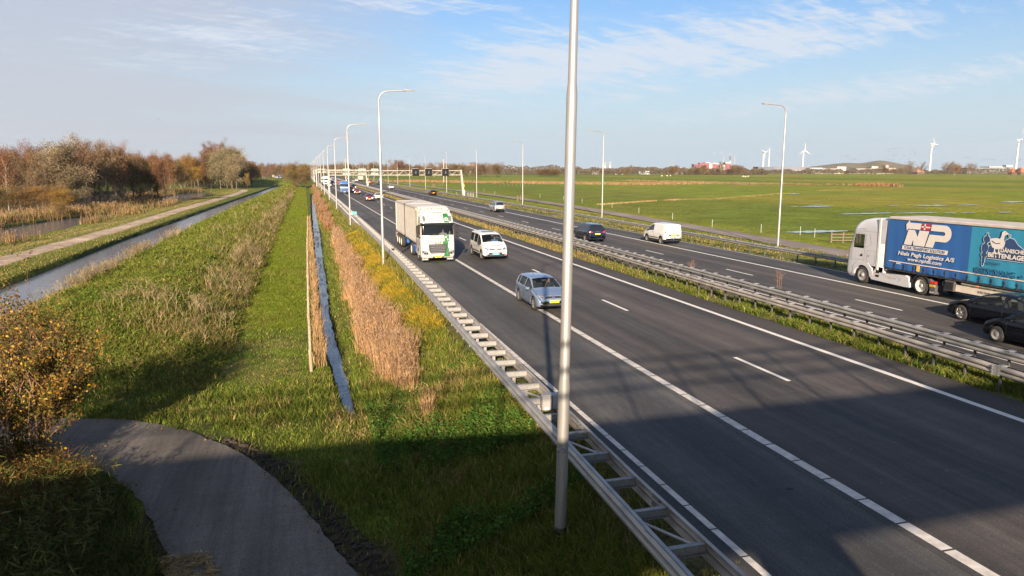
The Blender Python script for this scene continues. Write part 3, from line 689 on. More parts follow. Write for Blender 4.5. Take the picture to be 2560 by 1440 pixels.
# dyke: rough herbs and grass
x, y = scatter(200000, -19, -3.0, 26, 420, 1.7, lambda x, y: dyke_up(x, y))
n = len(x); pn = vnoise(x, y, 1.4, 71)
h = RNG.uniform(.12, .34, n) * (.6 + .9 * pn) * (1 + y / 160)
Xw = x - bend(y) * sst(-2.5, -9, x)
t = .12 + .45 * sst(.5, .68, vnoise(x, y, 2.4, 72)) * sst(-11, -7, Xw) + .42 * sst(-8.5, -5.5, Xw)
c = mix_cols(x, y, [(.12, .150, .022), (.155, .175, .030), (.18, .185, .04), (.075, .100, .02)], OLIVE + STRAW[:1], t) * .96
D1 = blade_arrays(x, y, zz_(x, y), h, .016 * (1 + y / 34) * RNG.uniform(.7, 1.4, n), RNG.uniform(.2, 1.1, n), c)
x, y = scatter(70000, -18, -3.2, 27, 200, 1.6, lambda x, y: dyke_up(x, y) * sst(.5, .62, vnoise(x, y, 1.7, 73)))
n = len(x); P = np.stack([x, y, zz_(x, y) + RNG.uniform(.03, .34, n)], -1)
D2 = leaf_arrays(P, .05 * (1 + y / 60), pal(n, [(.05, .085, .014), (.085, .125, .02), (.11, .15, .026)]), .4, 1.4)
v, f, c = D2; stuff('herbs', [D2], 'low dark green herbs on the dyke slope')
stuff('dyke_grass', [D1], 'rough grass covering the dyke')
# pale fringe of long grass along the crest towards the canal
x, y = scatter(60000, -19, -8, 28, 400, 1.8, lambda x, y: sst(-12.2, -13.3, x - bend(y)) * sst(-16.5, -15.0, x - bend(y)) * sst(26, 31, y))
n = len(x); D3 = blade_arrays(x, y, zz_(x, y), RNG.uniform(.10, .30, n) * (1 + .9 * sst(75, 50, y)), .016 * (1 + y / 50), RNG.uniform(.1, .5, n), pal(n, STRAW + OLIVE[:1]))
stuff('crest_grass', [D3], 'pale dry grass along the dyke crest above the canal')
# dead umbel stalks
def stalks(name, xs, ys, hmin, hmax, lab):
    V = []; F = []; Cc = []
    parts = []
    n = len(xs); z = zz_(xs, ys); h = RNG.uniform(hmin, hmax, n)
    bx, by = RNG.normal(0, .16, n) * h, RNG.normal(0, .12, n) * h
    cols = pal(n, [(.24, .19, .10), (.30, .24, .14), (.17, .135, .075)])
    def seg(p0, p1, w, cc):
        m = len(p0); a = RNG.uniform(0, 2 * pi, m); d = np.stack([np.cos(a), np.sin(a), 0 * a], -1) * w[:, None] / 2
        v = np.stack([p0 - d, p0 + d, p1 + d * .6, p1 - d * .6], 1).reshape(-1, 3)
        return v, (np.arange(m) * 4)[:, None] + np.array([[0, 1, 2, 3]]), np.repeat(cc, 4, 0)
    p0 = np.stack([xs, ys, z], -1); p1 = p0 + np.stack([bx * .6, by * .6, h * .62], -1); w = .010 * (1 + ys / 45)
    parts += [seg(p0, p1, w * 1.2, cols), seg(p0, p1, w * 1.2, cols)]
    for k in range(5):
        a = RNG.uniform(0, 2 * pi, n); sp = RNG.uniform(.12, .34, n) * h; up = h * RNG.uniform(.28, .42, n)
        st = p0 + (p1 - p0) * RNG.uniform(.7, 1.0, (n, 1)); p2 = st + np.stack([np.cos(a) * sp, np.sin(a) * sp, up], -1)
        parts.append(seg(st, p2, w * .8, cols))
        for q in range(4):
            a2 = a + RNG.uniform(-1.2, 1.2, n); r = RNG.uniform(.04, .13, n) * h
            p3 = p2 + np.stack([np.cos(a2) * r, np.sin(a2) * r, RNG.uniform(.0, .08, n) * h], -1); parts.append(seg(p2, p3, w * .7, cols))
    stuff(name, parts, lab)
def sx(n, xw0, xw1, y0, y1, p=1.4, fn=None):
    u = RNG.random(n); q = 1 - p; y = (y0 ** q + u * (y1 ** q - y0 ** q)) ** (1 / q); x = RNG.uniform(xw0, xw1, n)
    k = RNG.random(n) < (sst(.48, .62, vnoise(x, y, 3.0, 81)) if fn is None else fn(x, y))
    x = x[k]; y = y[k]; return x + bend(y) * sst(-2.5, -9, x), y
xa, ya = sx(1000, -9.8, -4.2, 34, 260, 1.5)
xb, yb = sx(2000, -14.2, -12.6, 31, 200, 1.7, lambda x, y: (.1 + .9 * sst(.45, .6, vnoise(x, y, 2.5, 88))) * sst(95, 60, y))
xc, yc = sx(1000, -6.2, -3.9, 38, 260, 1.4, lambda x, y: sst(.4, .6, vnoise(x, y, 2.5, 89)))
stalks('weed_stalks', np.concatenate([xa, xb, xc]), np.concatenate([ya, yb, yc]), .55, 1.15, 'dead pale hogweed stalks standing on the dyke')
# tangle of straw-brown herbs at the foot of the dyke
x, y = scatter(60000, -8, -3.2, 34, 330, 1.6, lambda x, y: sst(-7.5, -4.6, x) * sst(-3.5, -3.95, x) * sst(.42, .6, vnoise(x, y, 2.2, 83)))
n = len(x); stuff('foot_herbs', [blade_arrays(x, y, zz_(x, y), RNG.uniform(.25, .7, n), .018 * (1 + y / 50), RNG.uniform(.2, .8, n), mix_cols(x, y, OLIVE + GREEN[:1] + [(.06, .07, .025)], STRAW, .28))], 'straw-coloured tangled herbs at the foot of the dyke')

# reeds beside the ditch
def reedbed(name, x, y, hmin, hmax, lab, cols=REED, plume=.5, wbase=.012, wy=55):
    n = len(x); z = zz_(x, y); h = RNG.uniform(hmin, hmax, n) * (.62 + .75 * vnoise(x, y, 1.1, 141)); a = RNG.uniform(-.5, .5, n)
    parts = []
    A = blade_arrays(x, y, np.maximum(z, -2.0), h, wbase * (1 + y / wy) * RNG.uniform(.7, 1.4, n), RNG.uniform(.02, .34, n), pal(n, cols, .2), .2); parts.append(A)
    k = RNG.random(n) < plume; tips = A[0].reshape(-1, 5, 3)[:, 4][k]; m = k.sum()
    if m:
        P = np.repeat(tips, 3, 0) + RNG.normal(0, .04, (m * 3, 3)) - np.array([0, 0, .06])
        L = leaf_arrays(P, .017 * (1 + np.repeat(y[k], 3) / 60), pal(m * 3, PLUME, .2), 0, 5.0, up=np.array([0, 0, 1.0])); 
        q = L[1]; T = np.concatenate([q[:, [0, 1, 2]], q[:, [0, 2, 3]]]); parts.append((L[0], T, L[2]))
    stuff(name, parts, lab)
x, y = scatter(9000, -.35, .55, 29.5, 125, 1.3, lambda x, y: sst(.0, .3, x - np.interp(y, [29, 60, 125], [-.02, .0, .3])) * sst(.8, .3, x - np.interp(y, [29, 125], [-.0, .35])) * sst(29.2, 31, y))
reedbed('ditch_reeds', x, y, .35, 1.15, 'dry pale reeds leaning along the left side of the ditch', REED + STRAW, .12)
def rb(x, y):
    cxx = np.interp(y, [20, 24, 30, 38, 55, 75, 88], [3.4, 3.2, 2.9, 2.85, 3.05, 3.1, 3.2]); w = np.interp(y, [19.5, 22, 26, 40, 60, 80, 90], [-.25, .30, .80, .70, .6, .5, .0])
    return sst(-.05, .5, w - np.abs(x - cxx) + (vnoise(x, y, 1.6, 91) - .5) * 1.3)
x, y = scatter(105000, 1.4, 4.9, 19.5, 90, 1.4, rb)
reedbed('roadside_reeds', x, y, .4, 1.5, 'orange-brown reed bed between ditch and guard rail', REED, .30, .009)
x, y = scatter(30000, 2.0, 5.0, 96, 330, 1.2, lambda x, y: sst(0, .5, .62 - np.abs(x - np.interp(y, [95, 150, 330], [2.9, 3.1, 3.7])) + (vnoise(x * .3, y, 9, 92) - .5) * 2.6))
reedbed('far_roadside_reeds', x, y, .5, 1.3, 'rust-brown reeds farther along the motorway verge', [(.30, .14, .055), (.24, .12, .05), (.17, .10, .05)], .3, .016, 45)
# yellow grass
x, y = scatter(120000, 2.9, 5.5, 27, 80, 1.3, lambda x, y: sst(0, .35, 1.05 - np.abs(x - np.interp(y, [27, 36, 60, 80], [4.7, 4.35, 4.55, 4.6])) * 1.05 + (vnoise(x, y, 2.4, 93) - .5) * 1.0) * sst(27, 36, y))
n = len(x); stuff('yellow_grass', [blade_arrays(x, y, zz_(x, y), RNG.uniform(.22, .55, n), .015 * (1 + y / 50), RNG.uniform(.2, .9, n), mix_cols(x, y, GOLD, GREEN, .12 + .5 * sst(.5, .62, vnoise(x, y, 2.2, 94))))], 'golden yellow grass beside the guard rail')
x, y = scatter(50000, 1.9, 5.5, 40, 330, 1.5, lambda x, y: .8 - rb(x, y))
n = len(x); stuff('verge_grass', [blade_arrays(x, y, zz_(x, y), RNG.uniform(.15, .42, n), .018 * (1 + y / 45), RNG.uniform(.2, .9, n), mix_cols(x, y, GREEN, OLIVE + STRAW[:1], .45))], 'mixed green grass on the far verge')
# tufts between the two rails of the left barrier and the median grass
x, y = scatter(42000, 5.35, 6.9, 9, 90, 1.05, lambda x, y: np.maximum(sst(.38, .55, vnoise(x * .5, y, 1.5, 95)) * .35, sst(30, 38, y) * sst(.3, .5, vnoise(x * .5, y, 4, 96))) * sst(6.95, 6.75, x) * sst(95, 55, y))
n = len(x); stuff('barrier_grass', [blade_arrays(x, y, zz_(x, y), RNG.uniform(.12, .5, n) * sst(7.0, 6.2, x).clip(.3, 1) * (1 + .9 * sst(28, 38, y)), .013 * (1 + y / 45), RNG.uniform(.1, .8, n), mix_cols(x, y, GREEN + OLIVE, STRAW + GOLD, .2))], 'grass tufts growing up through the double guard rail')
x, y = scatter(60000, 19.85, 22.0, 13, 330, 1.5, lambda x, y: sst(.3, .5, vnoise(x, y, 1.3, 96)) * sst(19.85, 20.1, x + (vnoise(x * 0, y, 2, 97) - .5) * .4))
n = len(x); stuff('median_grass', [blade_arrays(x, y, zz_(x, y), RNG.uniform(.10, .42, n), .017 * (1 + y / 50), RNG.uniform(.2, .9, n), mix_cols(x, y, GREEN + [(.12, .17, .03)], STRAW + [(.22, .13, .06)], .1 + .5 * sst(30, 60, y)))], 'bright green weeds and dry grass in the central reservation')
x, y = scatter(50000, 34.5, 44, 34, 330, 1.4, lambda x, y: sst(.35, .55, vnoise(x, y, 1.8, 98)))
n = len(x); stuff('right_verge_grass', [blade_arrays(x, y, zz_(x, y), RNG.uniform(.08, .26, n), .022 * (1 + y / 60), RNG.uniform(.2, .9, n), mix_cols(x, y, GREEN + OLIVE, STRAW, .3))], 'yellow-green grass under the right guard rail')
x, y = scatter(90000, 46, 130, 45, 170, 1.6, lambda x, y: sst(.3, .55, vnoise(x, y, 6, 99)) * (x > np.interp(y, [40, 62, 90, 128, 170], [46, 48.5, 50.5, 53.5, 54.5])))
n = len(x); stuff('meadow_grass', [blade_arrays(x, y, zz_(x, y), RNG.uniform(.04, .12, n) * (1 + y / 150), .025 * (1 + y / 120), RNG.uniform(.3, 1.1, n), mix_cols(x, y, [(.085, .125, .016), (.11, .145, .02)], [(.13, .135, .03)], .4))], 'rough tufts of grass in the wet meadow')
# straw-coloured field banks
def bank(pts, w, z0, hmin, hmax, dens, name, lab, cols):
    P = []
    for (x0, y0), (x1, y1) in zip(pts[:-1], pts[1:]):
        a = np.array(gpt(x0, y0, -.8)); b = np.array(gpt(x1, y1, -.8)); L = np.linalg.norm(b - a); m = int(L * dens * 2.2)
        t = RNG.random(m)[:, None]; P.append(a + (b - a) * t + RNG.normal(0, w, (m, 2)))
    P = np.concatenate(P); x, y = P[:, 0], P[:, 1]; k = vnoise(x, y, 12, 5) > .36; x = x[k]; y = y[k]; n = len(x)
    d = np.hypot(x, y)
    stuff(name, [blade_arrays(x, y, zz_(x, y), RNG.uniform(hmin, hmax, n), .0006 * d + .012, RNG.uniform(.05, .5, n), pal(n, cols))], lab)
bank([(1030, 453), (1180, 456), (1400, 458), (1600, 461), (1700, 459)], 9, 0, .3, 1.3, 50, 'field_reeds', 'reddish-brown reed belt across the meadow', [(.28, .16, .08), (.22, .13, .06), (.30, .20, .11)])
bank([(1560, 452), (1700, 456), (1900, 461), (2110, 463)], 3.5, 0, .5, 1.4, 16, 'field_reeds', 'thin straw-coloured reed line far out in the meadow', [(.24, .17, .08), (.20, .15, .07)])
bank([(1680, 500), (1790, 498), (1900, 489), (1990, 482), (2080, 476), (2250, 475)], .7, 0, .1, .4, 70, 'field_bank_grass', 'straw-coloured ditch bank winding through the meadow', [(.24, .19, .08), (.18, .16, .06), (.14, .15, .04)])
bank([(2165, 465), (2222, 466)], 3, 0, .9, 2.0, 60, 'field_reeds', 'dense orange reed clump right of the second lamp mast', [(.28, .17, .08), (.24, .14, .065)])
bank([(1500, 512), (1640, 503), (1700, 500)], .4, 0, .15, .4, 40, 'field_bank_grass', 'faint dry field edge near the guard rail', STRAW)
bank([(1930, 450), (2150, 452), (2400, 448)], 1.5, 0, .2, .5, 8, 'field_bank_grass', 'distant dry field edge', OLIVE)

# reeds and sedge at the ponds beyond the footpath
def pedge(x, y):
    d = pond_m(x, y); return sst(-4.2, -1.5, d) * sst(1.4, .3, d)
x, y = scatter(60000, -58, -30.2, 84, 310, 1.3, lambda x, y: pedge(x, y) * (.12 + .88 * sst(.42, .55, vnoise(x, y, 7, 101))) * np.where(x > -38, np.where(y < 98, .8, np.where(y < 124, .03, np.where(y < 200, .7, .06))), 1.0))
reedbed('pond_reeds', x, y, .5, 1.9, 'tall brown reeds and sedge around the ponds', REED[:2] + OLIVE + [(.16, .10, .055), (.12, .08, .04)] * 3, .25, .022, 90)
x, y = scatter(26000, -52, -41, 86, 300, 1.2, lambda x, y: sst(-9, -5, pond_m(x, y)) * sst(-1, -2.5, pond_m(x, y)))
reedbed('wood_edge_reeds', x, y, .8, 1.8, 'reeds along the edge of the wood', REED[:2] + OLIVE + [(.18, .11, .05)] * 2, .4, .035, 90)
x, y = scatter(60000, -34, -21.9, 44, 330, 1.7, lambda x, y: ((x - bend(y)) < -22.3) * 1.0 * (np.abs(x - np.interp(y, [60, 78, 110, 160, 250, 300, 330], [-27.1, -26.9, -25.6, -25.3, -23.3, -23.2, -25.5])) > 1.5) * (pond_m(x, y) < -1))
n = len(x); stuff('bank_grass', [blade_arrays(x, y, zz_(x, y), RNG.uniform(.06, .22, n), .02 * (1 + y / 70), RNG.uniform(.2, 1, n), mix_cols(x, y, GREEN + OLIVE, STRAW, .25))], 'mown grass between footpath and canal')

# long-leaved reeds in the lower left corner and dark undergrowth
x, y = scatter(30000, -11.5, -3.3, 12.0, 22.0, 1.1, lambda x, y: (in_path(x, y) < -.25) * (x < -1.5 - (y - 12) * .25) * sst(.3, .5, vnoise(x, y, 1.4, 111)))
n = len(x); lab = 'dark undergrowth of long grass in the lower left corner'
stuff('undergrowth', [blade_arrays(x, y, zz_(x, y), RNG.uniform(.2, .75, n), RNG.uniform(.012, .028, n), RNG.uniform(.3, 1.1, n), mix_cols(x, y, [(.04, .06, .015), (.055, .075, .02), (.03, .05, .012)], OLIVE[2:] + [(.10, .075, .035)], .45))], lab)
x, y = scatter(520, -7.6, -4.6, 13.5, 19.0, 1.1, lambda x, y: (in_path(x, y) < -.3) * 1.0)
n = len(x); z = zz_(x, y); hh = RNG.uniform(.5, 1.25, n); parts = []
for k in range(7):
    tt = RNG.uniform(.35, 1.0, n); P = np.stack([x, y, z + hh * tt], -1) + RNG.normal(0, .03, (n, 3))
    parts.append(leaf_arrays(P, .035, pal(n, [(.08, .09, .025), (.12, .11, .04), (.05, .065, .018)]), .1, 9.0))
stuff('reed_leaves', parts, 'long pointed reed leaves left of the asphalt path')

x, y = RNG.uniform(-9, 1, 1500), RNG.uniform(12, 26, 1500); k = (in_path(x, y) > .0) & (RNG.random(1500) < .2 + .8 * (in_path(x, y) < .35)); x = x[k]; y = y[k]; n = len(x)
stuff('fallen_leaves', [leaf_arrays(np.stack([x, y, np.maximum(zz_(x, y), -1.5) + .075 + 0 * x], -1), .045, pal(n, [(.20, .12, .03), (.14, .09, .04), (.26, .18, .06)]), .97, 1.4)], 'fallen leaves scattered over the asphalt path')
x, y = scatter(16000, -9.6, -5.6, 16.8, 22.2, 1.1, lambda x, y: (in_path(x, y) < -.15) * sst(.3, .55, vnoise(x, y, .9, 181)))
n = len(x); stuff('brown_undergrowth', [blade_arrays(x, y, zz_(x, y), RNG.uniform(.25, .85, n), RNG.uniform(.01, .02, n), RNG.uniform(.1, .9, n), mix_cols(x, y, [(.13, .075, .03), (.10, .06, .03), (.17, .11, .04)], OLIVE, .3)),
    (lambda v, f, c: (v, np.concatenate([f[:, [0, 1, 2]], f[:, [0, 2, 3]]]), c))(*leaf_arrays(np.stack([x, y, zz_(x, y) + RNG.uniform(.1, .8, n)], -1), .035, pal(n, [(.16, .09, .03), (.22, .13, .03), (.10, .08, .025)]), .2, 1.5))], 'rusty brown undergrowth at the foot of the autumn shrub')
# dead leaves and dry reed litter on the path edge
x = RNG.uniform(-3.9, -1.9, 3500); y = RNG.uniform(13.2, 15.4, 3500); k = (in_path(x, y) > -.2) & (in_path(x, y) < .75) & (vnoise(x, y, .8, 3) > .42); x = x[k]; y = y[k]; n = len(x)
stuff('dry_litter', [leaf_arrays(np.stack([x, y, -1.41 + RNG.uniform(0, .04, n)], -1), .02, pal(n, STRAW), .95, 8)], 'dry straw litter lying on the asphalt path')

# tyre ridges pressed in the mud beside the path
mudm = pm('mud', (.028, .020, .014), .95, 0, .3, 8, bump=.6, bscale=20)
mb = MB(); P = [(.55, 11.2), (.62, 13.2), (.15, 15.0), (-.62, 17.2), (-1.5, 19.3), (-2.55, 21.1), (-3.3, 22.0)]; rr = random.Random(5)
for (x0, y0), (x1, y1) in zip(P[:-1], P[1:]):
    L = math.hypot(x1 - x0, y1 - y0); m_ = int(L / .13); a = atan2(y1 - y0, x1 - x0)
    for i in range(m_):
        t = i / m_; px = x0 + (x1 - x0) * t; py = y0 + (y1 - y0) * t
        for s in (-1, 1):
            for off in (.18, .72):
                if rr.random() < (.85 if off < .5 else .55):
                    qx = px - sin(a) * s * .12 + off * sin(a) - .1 * sin(a); qy = py + cos(a) * s * .12 - off * cos(a) + .1 * cos(a)
                    if in_path(np.array(qx), np.array(qy)) > -.04: continue
                    mb.box((qx, qy, float(zg(qx, qy)) + .02), (.06 * rr.uniform(.7, 1.3), .23 * rr.uniform(.5, 1.1), .09 * rr.uniform(.4, 1.3)), a + s * .6 + rr.uniform(-.35, .35), rr.uniform(-.2, .2), rr.uniform(-.2, .2), bev=.018)
tag(mb.build('mud_ridges', mudm), label='tractor tyre ridges pressed into mud by the path', kind='stuff')

# ------------------------------------------------------------------ trees
bark = pm('bark', (.075, .055, .040), .9, 0, .3, 6, col2=(.12, .09, .065), bump=.5, bscale=30)
barkp = pm('birch_bark', (.30, .25, .20), .85, 0, .25, 6, col2=(.42, .36, .29), bump=.3, bscale=30)
def limbs(rr, h, nl, spread, up, r0, mb, trunk_to=.75, seg=5, sub=2):
    """trunk and limbs; returns points along limbs for foliage"""
    pts = []; lean = rr.uniform(-.05, .05); tp = [Vector((lean * h * t + .02 * h * sin(t * 5 + rr.random() * 6), .02 * h * sin(t * 4 + 1), h * t * trunk_to - (.15 if t == 0 else 0))) for t in (0, .25, .5, .75, 1)]
    mb.tube(tp, [r0, r0 * .8, r0 * .62, r0 * .45, r0 * .22], seg, cap=False)
    for i in range(nl):
        t = rr.uniform(.22, 1.0); k = t * 4; i0 = min(int(k), 3); p = tp[i0].lerp(tp[i0 + 1], k - i0); a = rr.uniform(0, 2 * pi); L = h * spread * rr.uniform(.6, 1.1) * (1.15 - t * .55)
        q1 = p + Vector((cos(a) * L * .45, sin(a) * L * .45, L * up * .55)); q2 = q1 + Vector((cos(a + .3) * L * .4, sin(a + .3) * L * .4, L * up * .75))
        mb.tube([p, q1, q2], [r0 * .3 * (1.1 - t * .6), r0 * .18, r0 * .05], 4, cap=False); pts += [q1, q2, q1.lerp(q2, .5)]
        for _ in range(sub):
            a2 = a + rr.uniform(-1.2, 1.2); q3 = q1.lerp(q2, rr.random()) + Vector((cos(a2) * L * .35, sin(a2) * L * .35, L * up * rr.uniform(.1, .5))); mb.tube([q1, q3], [r0 * .12, r0 * .03], 3, cap=False); pts.append(q3)
    pts += [tp[4], tp[3]]
    return pts
def tree_var(kind, seed):
    rr = random.Random(seed); global RNG
    keep = RNG; RNG = np.random.default_rng(seed)
    mb = MB(); Hh = 10.0
    if kind == 'russet':      # nearly bare, fine upright reddish twigs
        pts = limbs(rr, Hh, 22, .26, 1.25, .11, mb, .88); n = 8500; cols = [(.165, .082, .040), (.13, .065, .034), (.20, .108, .052), (.105, .065, .036)]; rad = .75; size = .035; el = 12; up = np.array([0, 0, .9]); leafy = .4
    elif kind == 'bare':      # grey-brown bare crown
        pts = limbs(rr, Hh, 26, .34, .9, .14, mb, .8); n = 3600; cols = [(.165, .115, .070), (.13, .09, .055), (.20, .145, .09)]; rad = .8; size = .05; el = 9; up = np.array([0, 0, .5]); leafy = .1
    elif kind == 'olive':
        pts = limbs(rr, Hh, 20, .34, .75, .15, mb, .8); n = 11000; cols = [(.15, .105, .04), (.19, .13, .055), (.12, .085, .033), (.20, .14, .06)]; rad = 1.05; size = .11; el = 1.5; up = None; leafy = 1
    elif kind == 'silver':    # willow and white poplar
        pts = limbs(rr, Hh, 24, .30, 1.0, .16, mb, .85); n = 16000; cols = [(.21, .175, .10), (.27, .235, .15), (.16, .135, .075), (.14, .11, .055)]; rad = 1.0; size = .10; el = 1.6; up = None; leafy = 1
    elif kind == 'amber':
        pts = limbs(rr, Hh, 20, .28, 1.0, .12, mb, .85); n = 9000; cols = [(.24, .13, .03), (.22, .12, .03), (.17, .11, .03)]; rad = .95; size = .10; el = 1.4; up = None; leafy = 1
    else:                     # brown broad crown
        pts = limbs(rr, Hh, 24, .38, .6, .17, mb, .75); n = 12000; cols = [(.125, .08, .038), (.16, .10, .045), (.095, .065, .03), (.10, .085, .032)]; rad = 1.15; size = .11; el = 1.4; up = None; leafy = 1
    C0 = np.array([tuple(p) for p in pts]); C0 = C0[C0[:, 2] > Hh * (.12 if kind in ('silver', 'brown') else .2)]
    if kind in ('silver', 'brown', 'olive', 'amber'):
        # fill the crown outward with lumps of foliage
        lum = []
        for i in range(26):
            a = rr.uniform(0, 2 * pi); t = rr.uniform(.14, .98); R = Hh * {'silver': .27, 'brown': .38, 'olive': .31, 'amber': .24}[kind] * (sin(pi * min(1, t * .93 + .1)) ** .6) * rr.uniform(.6, 1.0)
            lum.append((cos(a) * R, sin(a) * R, t * Hh))
        C0 = np.concatenate([C0, np.array(lum)])
    ci = RNG.integers(0, len(C0), n); P = C0[ci] + np.clip(RNG.normal(0, 1, (n, 3)), -1.7, 1.7) * rad * np.array([.55, .55, .62]) * RNG.uniform(.5, 1.1, (n, 1))
    P[:, 2] = np.maximum(P[:, 2], Hh * .08)
    clump = (1 + .25 * np.sin(ci * 12.9))[:, None]
    k = RNG.random(n) < leafy
    parts = []
    if (~k).any() : parts.append(leaf_arrays(P[~k], size, pal((~k).sum(), cols) * clump[~k], 0, el, up))
    if k.any(): parts.append(leaf_arrays(P[k], .085 if leafy < 1 else size, pal(k.sum(), cols) * clump[k], 0, 1.5))
    v, f, c = join(parts)
    RNG = keep
    return (mb.mesh(kind + '_trunk', barkp if kind in ('russet', 'amber') and seed % 2 else bark), npmesh(kind + '_crown', v, f, TREEFOL, np.clip(c, .003, .9)))
TV = {k: [tree_var(k, 100 + 7 * i + 13 * j) for j in range(nv)] for i, (k, nv) in enumerate([('russet', 3), ('bare', 3), ('olive', 3), ('silver', 3), ('amber', 2), ('brown', 3)])}
TREES = []
KN = {'russet': ('alder_tree', 'russet bare alder'), 'bare': ('bare_tree', 'bare grey-brown tree'), 'olive': ('olive_green_tree', 'olive-green tree'),
      'silver': ('willow_tree', 'silvery grey-green willow'), 'amber': ('birch_tree', 'amber-leaved birch'), 'brown': ('oak_tree', 'broad brown-leaved oak')}
def tree(kind, x, y, h, wd=1.0, where='', group='', z=None, rr=random.Random(3), label=None):
    tm, cm = rr.choice(TV[kind]); nm = KN[kind][0]
    root = link(nm, tm, None, (x, y, float(zg(x, y)) - .1 if z is None else z), (0, 0, rr.uniform(0, 6.28)))
    s = h / 10.0; root.scale = (s * wd * rr.uniform(.9, 1.1), s * wd * rr.uniform(.9, 1.1), s)
    cr = link('crown', cm, root)
    px = 1280 + 1770 * tan(atan2(x, y) - PS)
    TREES.append((root, kind, where, group, px, label)); return root
def label_trees():
    by = {}
    for t in TREES: by.setdefault((t[1], t[2]), []).append(t)
    for (kind, where), L in by.items():
        L.sort(key=lambda t: t[4]); n = len(L)
        for i, (o, k, w_, g, px, lb) in enumerate(L):
            if lb: l = lb
            elif n == 1: l = f'{KN[k][1]} {w_}'
            elif i == 0: l = f'leftmost {KN[k][1]} {w_}'
            elif i == n - 1: l = f'rightmost {KN[k][1]} {w_}'
            else: l = f'{ordw(i + 1)} {KN[k][1]} from left {w_}'
            tag(o, l, 'tree', g)
ONES = ['', 'first', 'second', 'third', 'fourth', 'fifth', 'sixth', 'seventh', 'eighth', 'ninth', 'tenth', 'eleventh', 'twelfth', 'thirteenth', 'fourteenth', 'fifteenth', 'sixteenth', 'seventeenth', 'eighteenth', 'nineteenth']
TENS = {2: 'twenty', 3: 'thirty', 4: 'forty', 5: 'fifty', 6: 'sixty', 7: 'seventy', 8: 'eighty', 9: 'ninety'}
def ordw(n):
    if n < 20: return ONES[n]
    if n < 100: return (TENS[n // 10][:-1] + 'ieth') if n % 10 == 0 else TENS[n // 10] + '-' + ONES[n % 10]
    return 'hundred and ' + ordw(n - 100) if n > 100 else 'hundredth'
def tree_px(kind, px, D, top, wd=1.0, **k):
    """tree at forward distance D whose top shows at photo height top"""
    x, y, z = gdist(px, top, D); zb = float(zg(x, y)) if 'z' not in k or k['z'] is None else k['z']
    return tree(kind, x, y, z - zb, wd, **k)
rt = random.Random(11)
WD = dict(where='in the wood beyond the ponds', group='trees of the wood on the left')
# front row of the wood, tops read off the photograph
front = [(-60, 395, 'russet', 150), (5, 392, 'russet', 146), (35, 372, 'russet', 152), (60, 382, 'bare', 148), (82, 387, 'russet', 150), (108, 368, 'bare', 146), (130, 386, 'olive', 150), (152, 362, 'silver', 150), (175, 372, 'bare', 152), (205, 392, 'russet', 160),
         (215, 364, 'russet', 168), (240, 357, 'bare', 166), (262, 372, 'russet', 170), (278, 376, 'russet', 172), (300, 384, 'brown', 182), (322, 381, 'brown', 192), (345, 388, 'brown', 196), (365, 396, 'russet', 196), (388, 396, 'russet', 200), (405, 398, 'russet', 208), (330, 396, 'russet', 190), (300, 402, 'russet', 176),
         (20, 380, 'russet', 160), (228, 370, 'russet', 176), (95, 376, 'russet', 158), (190, 378, 'russet', 170), (285, 380, 'russet', 180)]
for px, top, kd, D in front: tree_px(kd, px, D, top, 1.15 if kd != 'russet' else 1.0, rr=rt, **WD)
for i in range(26):
    px = rt.uniform(-120, 430); tree_px(rt.choice(['russet', 'russet', 'brown', 'russet', 'bare']), px, rt.uniform(170, 250), rt.uniform(388, 404), 1.2, rr=rt, where='at the back of the left wood', group='trees of the wood on the left')
# lower, nearer willows and bushes
for px, top, kd, D in [(10, 478, 'olive', 138), (45, 466, 'olive', 140), (85, 470, 'amber', 142), (120, 462, 'olive', 141), (150, 474, 'amber', 136), (-25, 462, 'olive', 136), (195, 445, 'silver', 152), (165, 450, 'silver', 148), (135, 445, 'silver', 150), (230, 452, 'bare', 160), (262, 458, 'bare', 166), (60, 446, 'bare', 148), (300, 455, 'bare', 178), (155, 505, 'olive', 128), (345, 452, 'bare', 192), (375, 446, 'amber', 200)]:
    tree_px(kd, px, D, top, 2.0 if kd in ('olive', 'amber') else 1.4, rr=rt, where='low at the front edge of the wood', group='trees of the wood on the left')
# group by the bend of the footpath
G2 = dict(where='in the grove at the footpath bend', group='trees of the grove at the bend of the footpath')
for px, top, kd, D, wd in [(440, 402, 'brown', 300, 1.1), (455, 394, 'olive', 330, 1.2), (472, 389, 'amber', 322, 1.1), (490, 396, 'amber', 325, 1.1), (505, 395, 'brown', 330, 1.0), (420, 405, 'russet', 290, 1.2), (395, 402, 'bare', 280, 1.2),
                           (522, 366, 'russet', 335, 1.2), (540, 364, 'russet', 345, 1.0), (515, 385, 'russet', 325, 1.1), (548, 378, 'silver', 322, 1.25), (560, 370, 'silver', 326, 1.15), (575, 374, 'silver', 322, 1.2), (588, 388, 'silver', 318, 1.25), (600, 398, 'brown', 340, 1.2), (612, 399, 'brown', 355, 1.3), (628, 406, 'brown', 370, 1.2), (617, 434, 'amber', 315, .75), (450, 425, 'amber', 305, 1.3), (480, 420, 'amber', 308, 1.2)]:
    tree_px(kd, px, D, top, wd, rr=rt, **G2)
for px, top, kd, D, wd in [(722, 411, 'olive', 332, 1.15), (742, 405, 'brown', 336, 1.15), (760, 411, 'olive', 330, 1.1), (750, 420, 'olive', 322, 1.2), (730, 425, 'brown', 320, 1.3)]:
    tree_px(kd, px, D, top, wd, rr=rt, where='in the clump at the dyke end', group='trees at the end of the dyke')
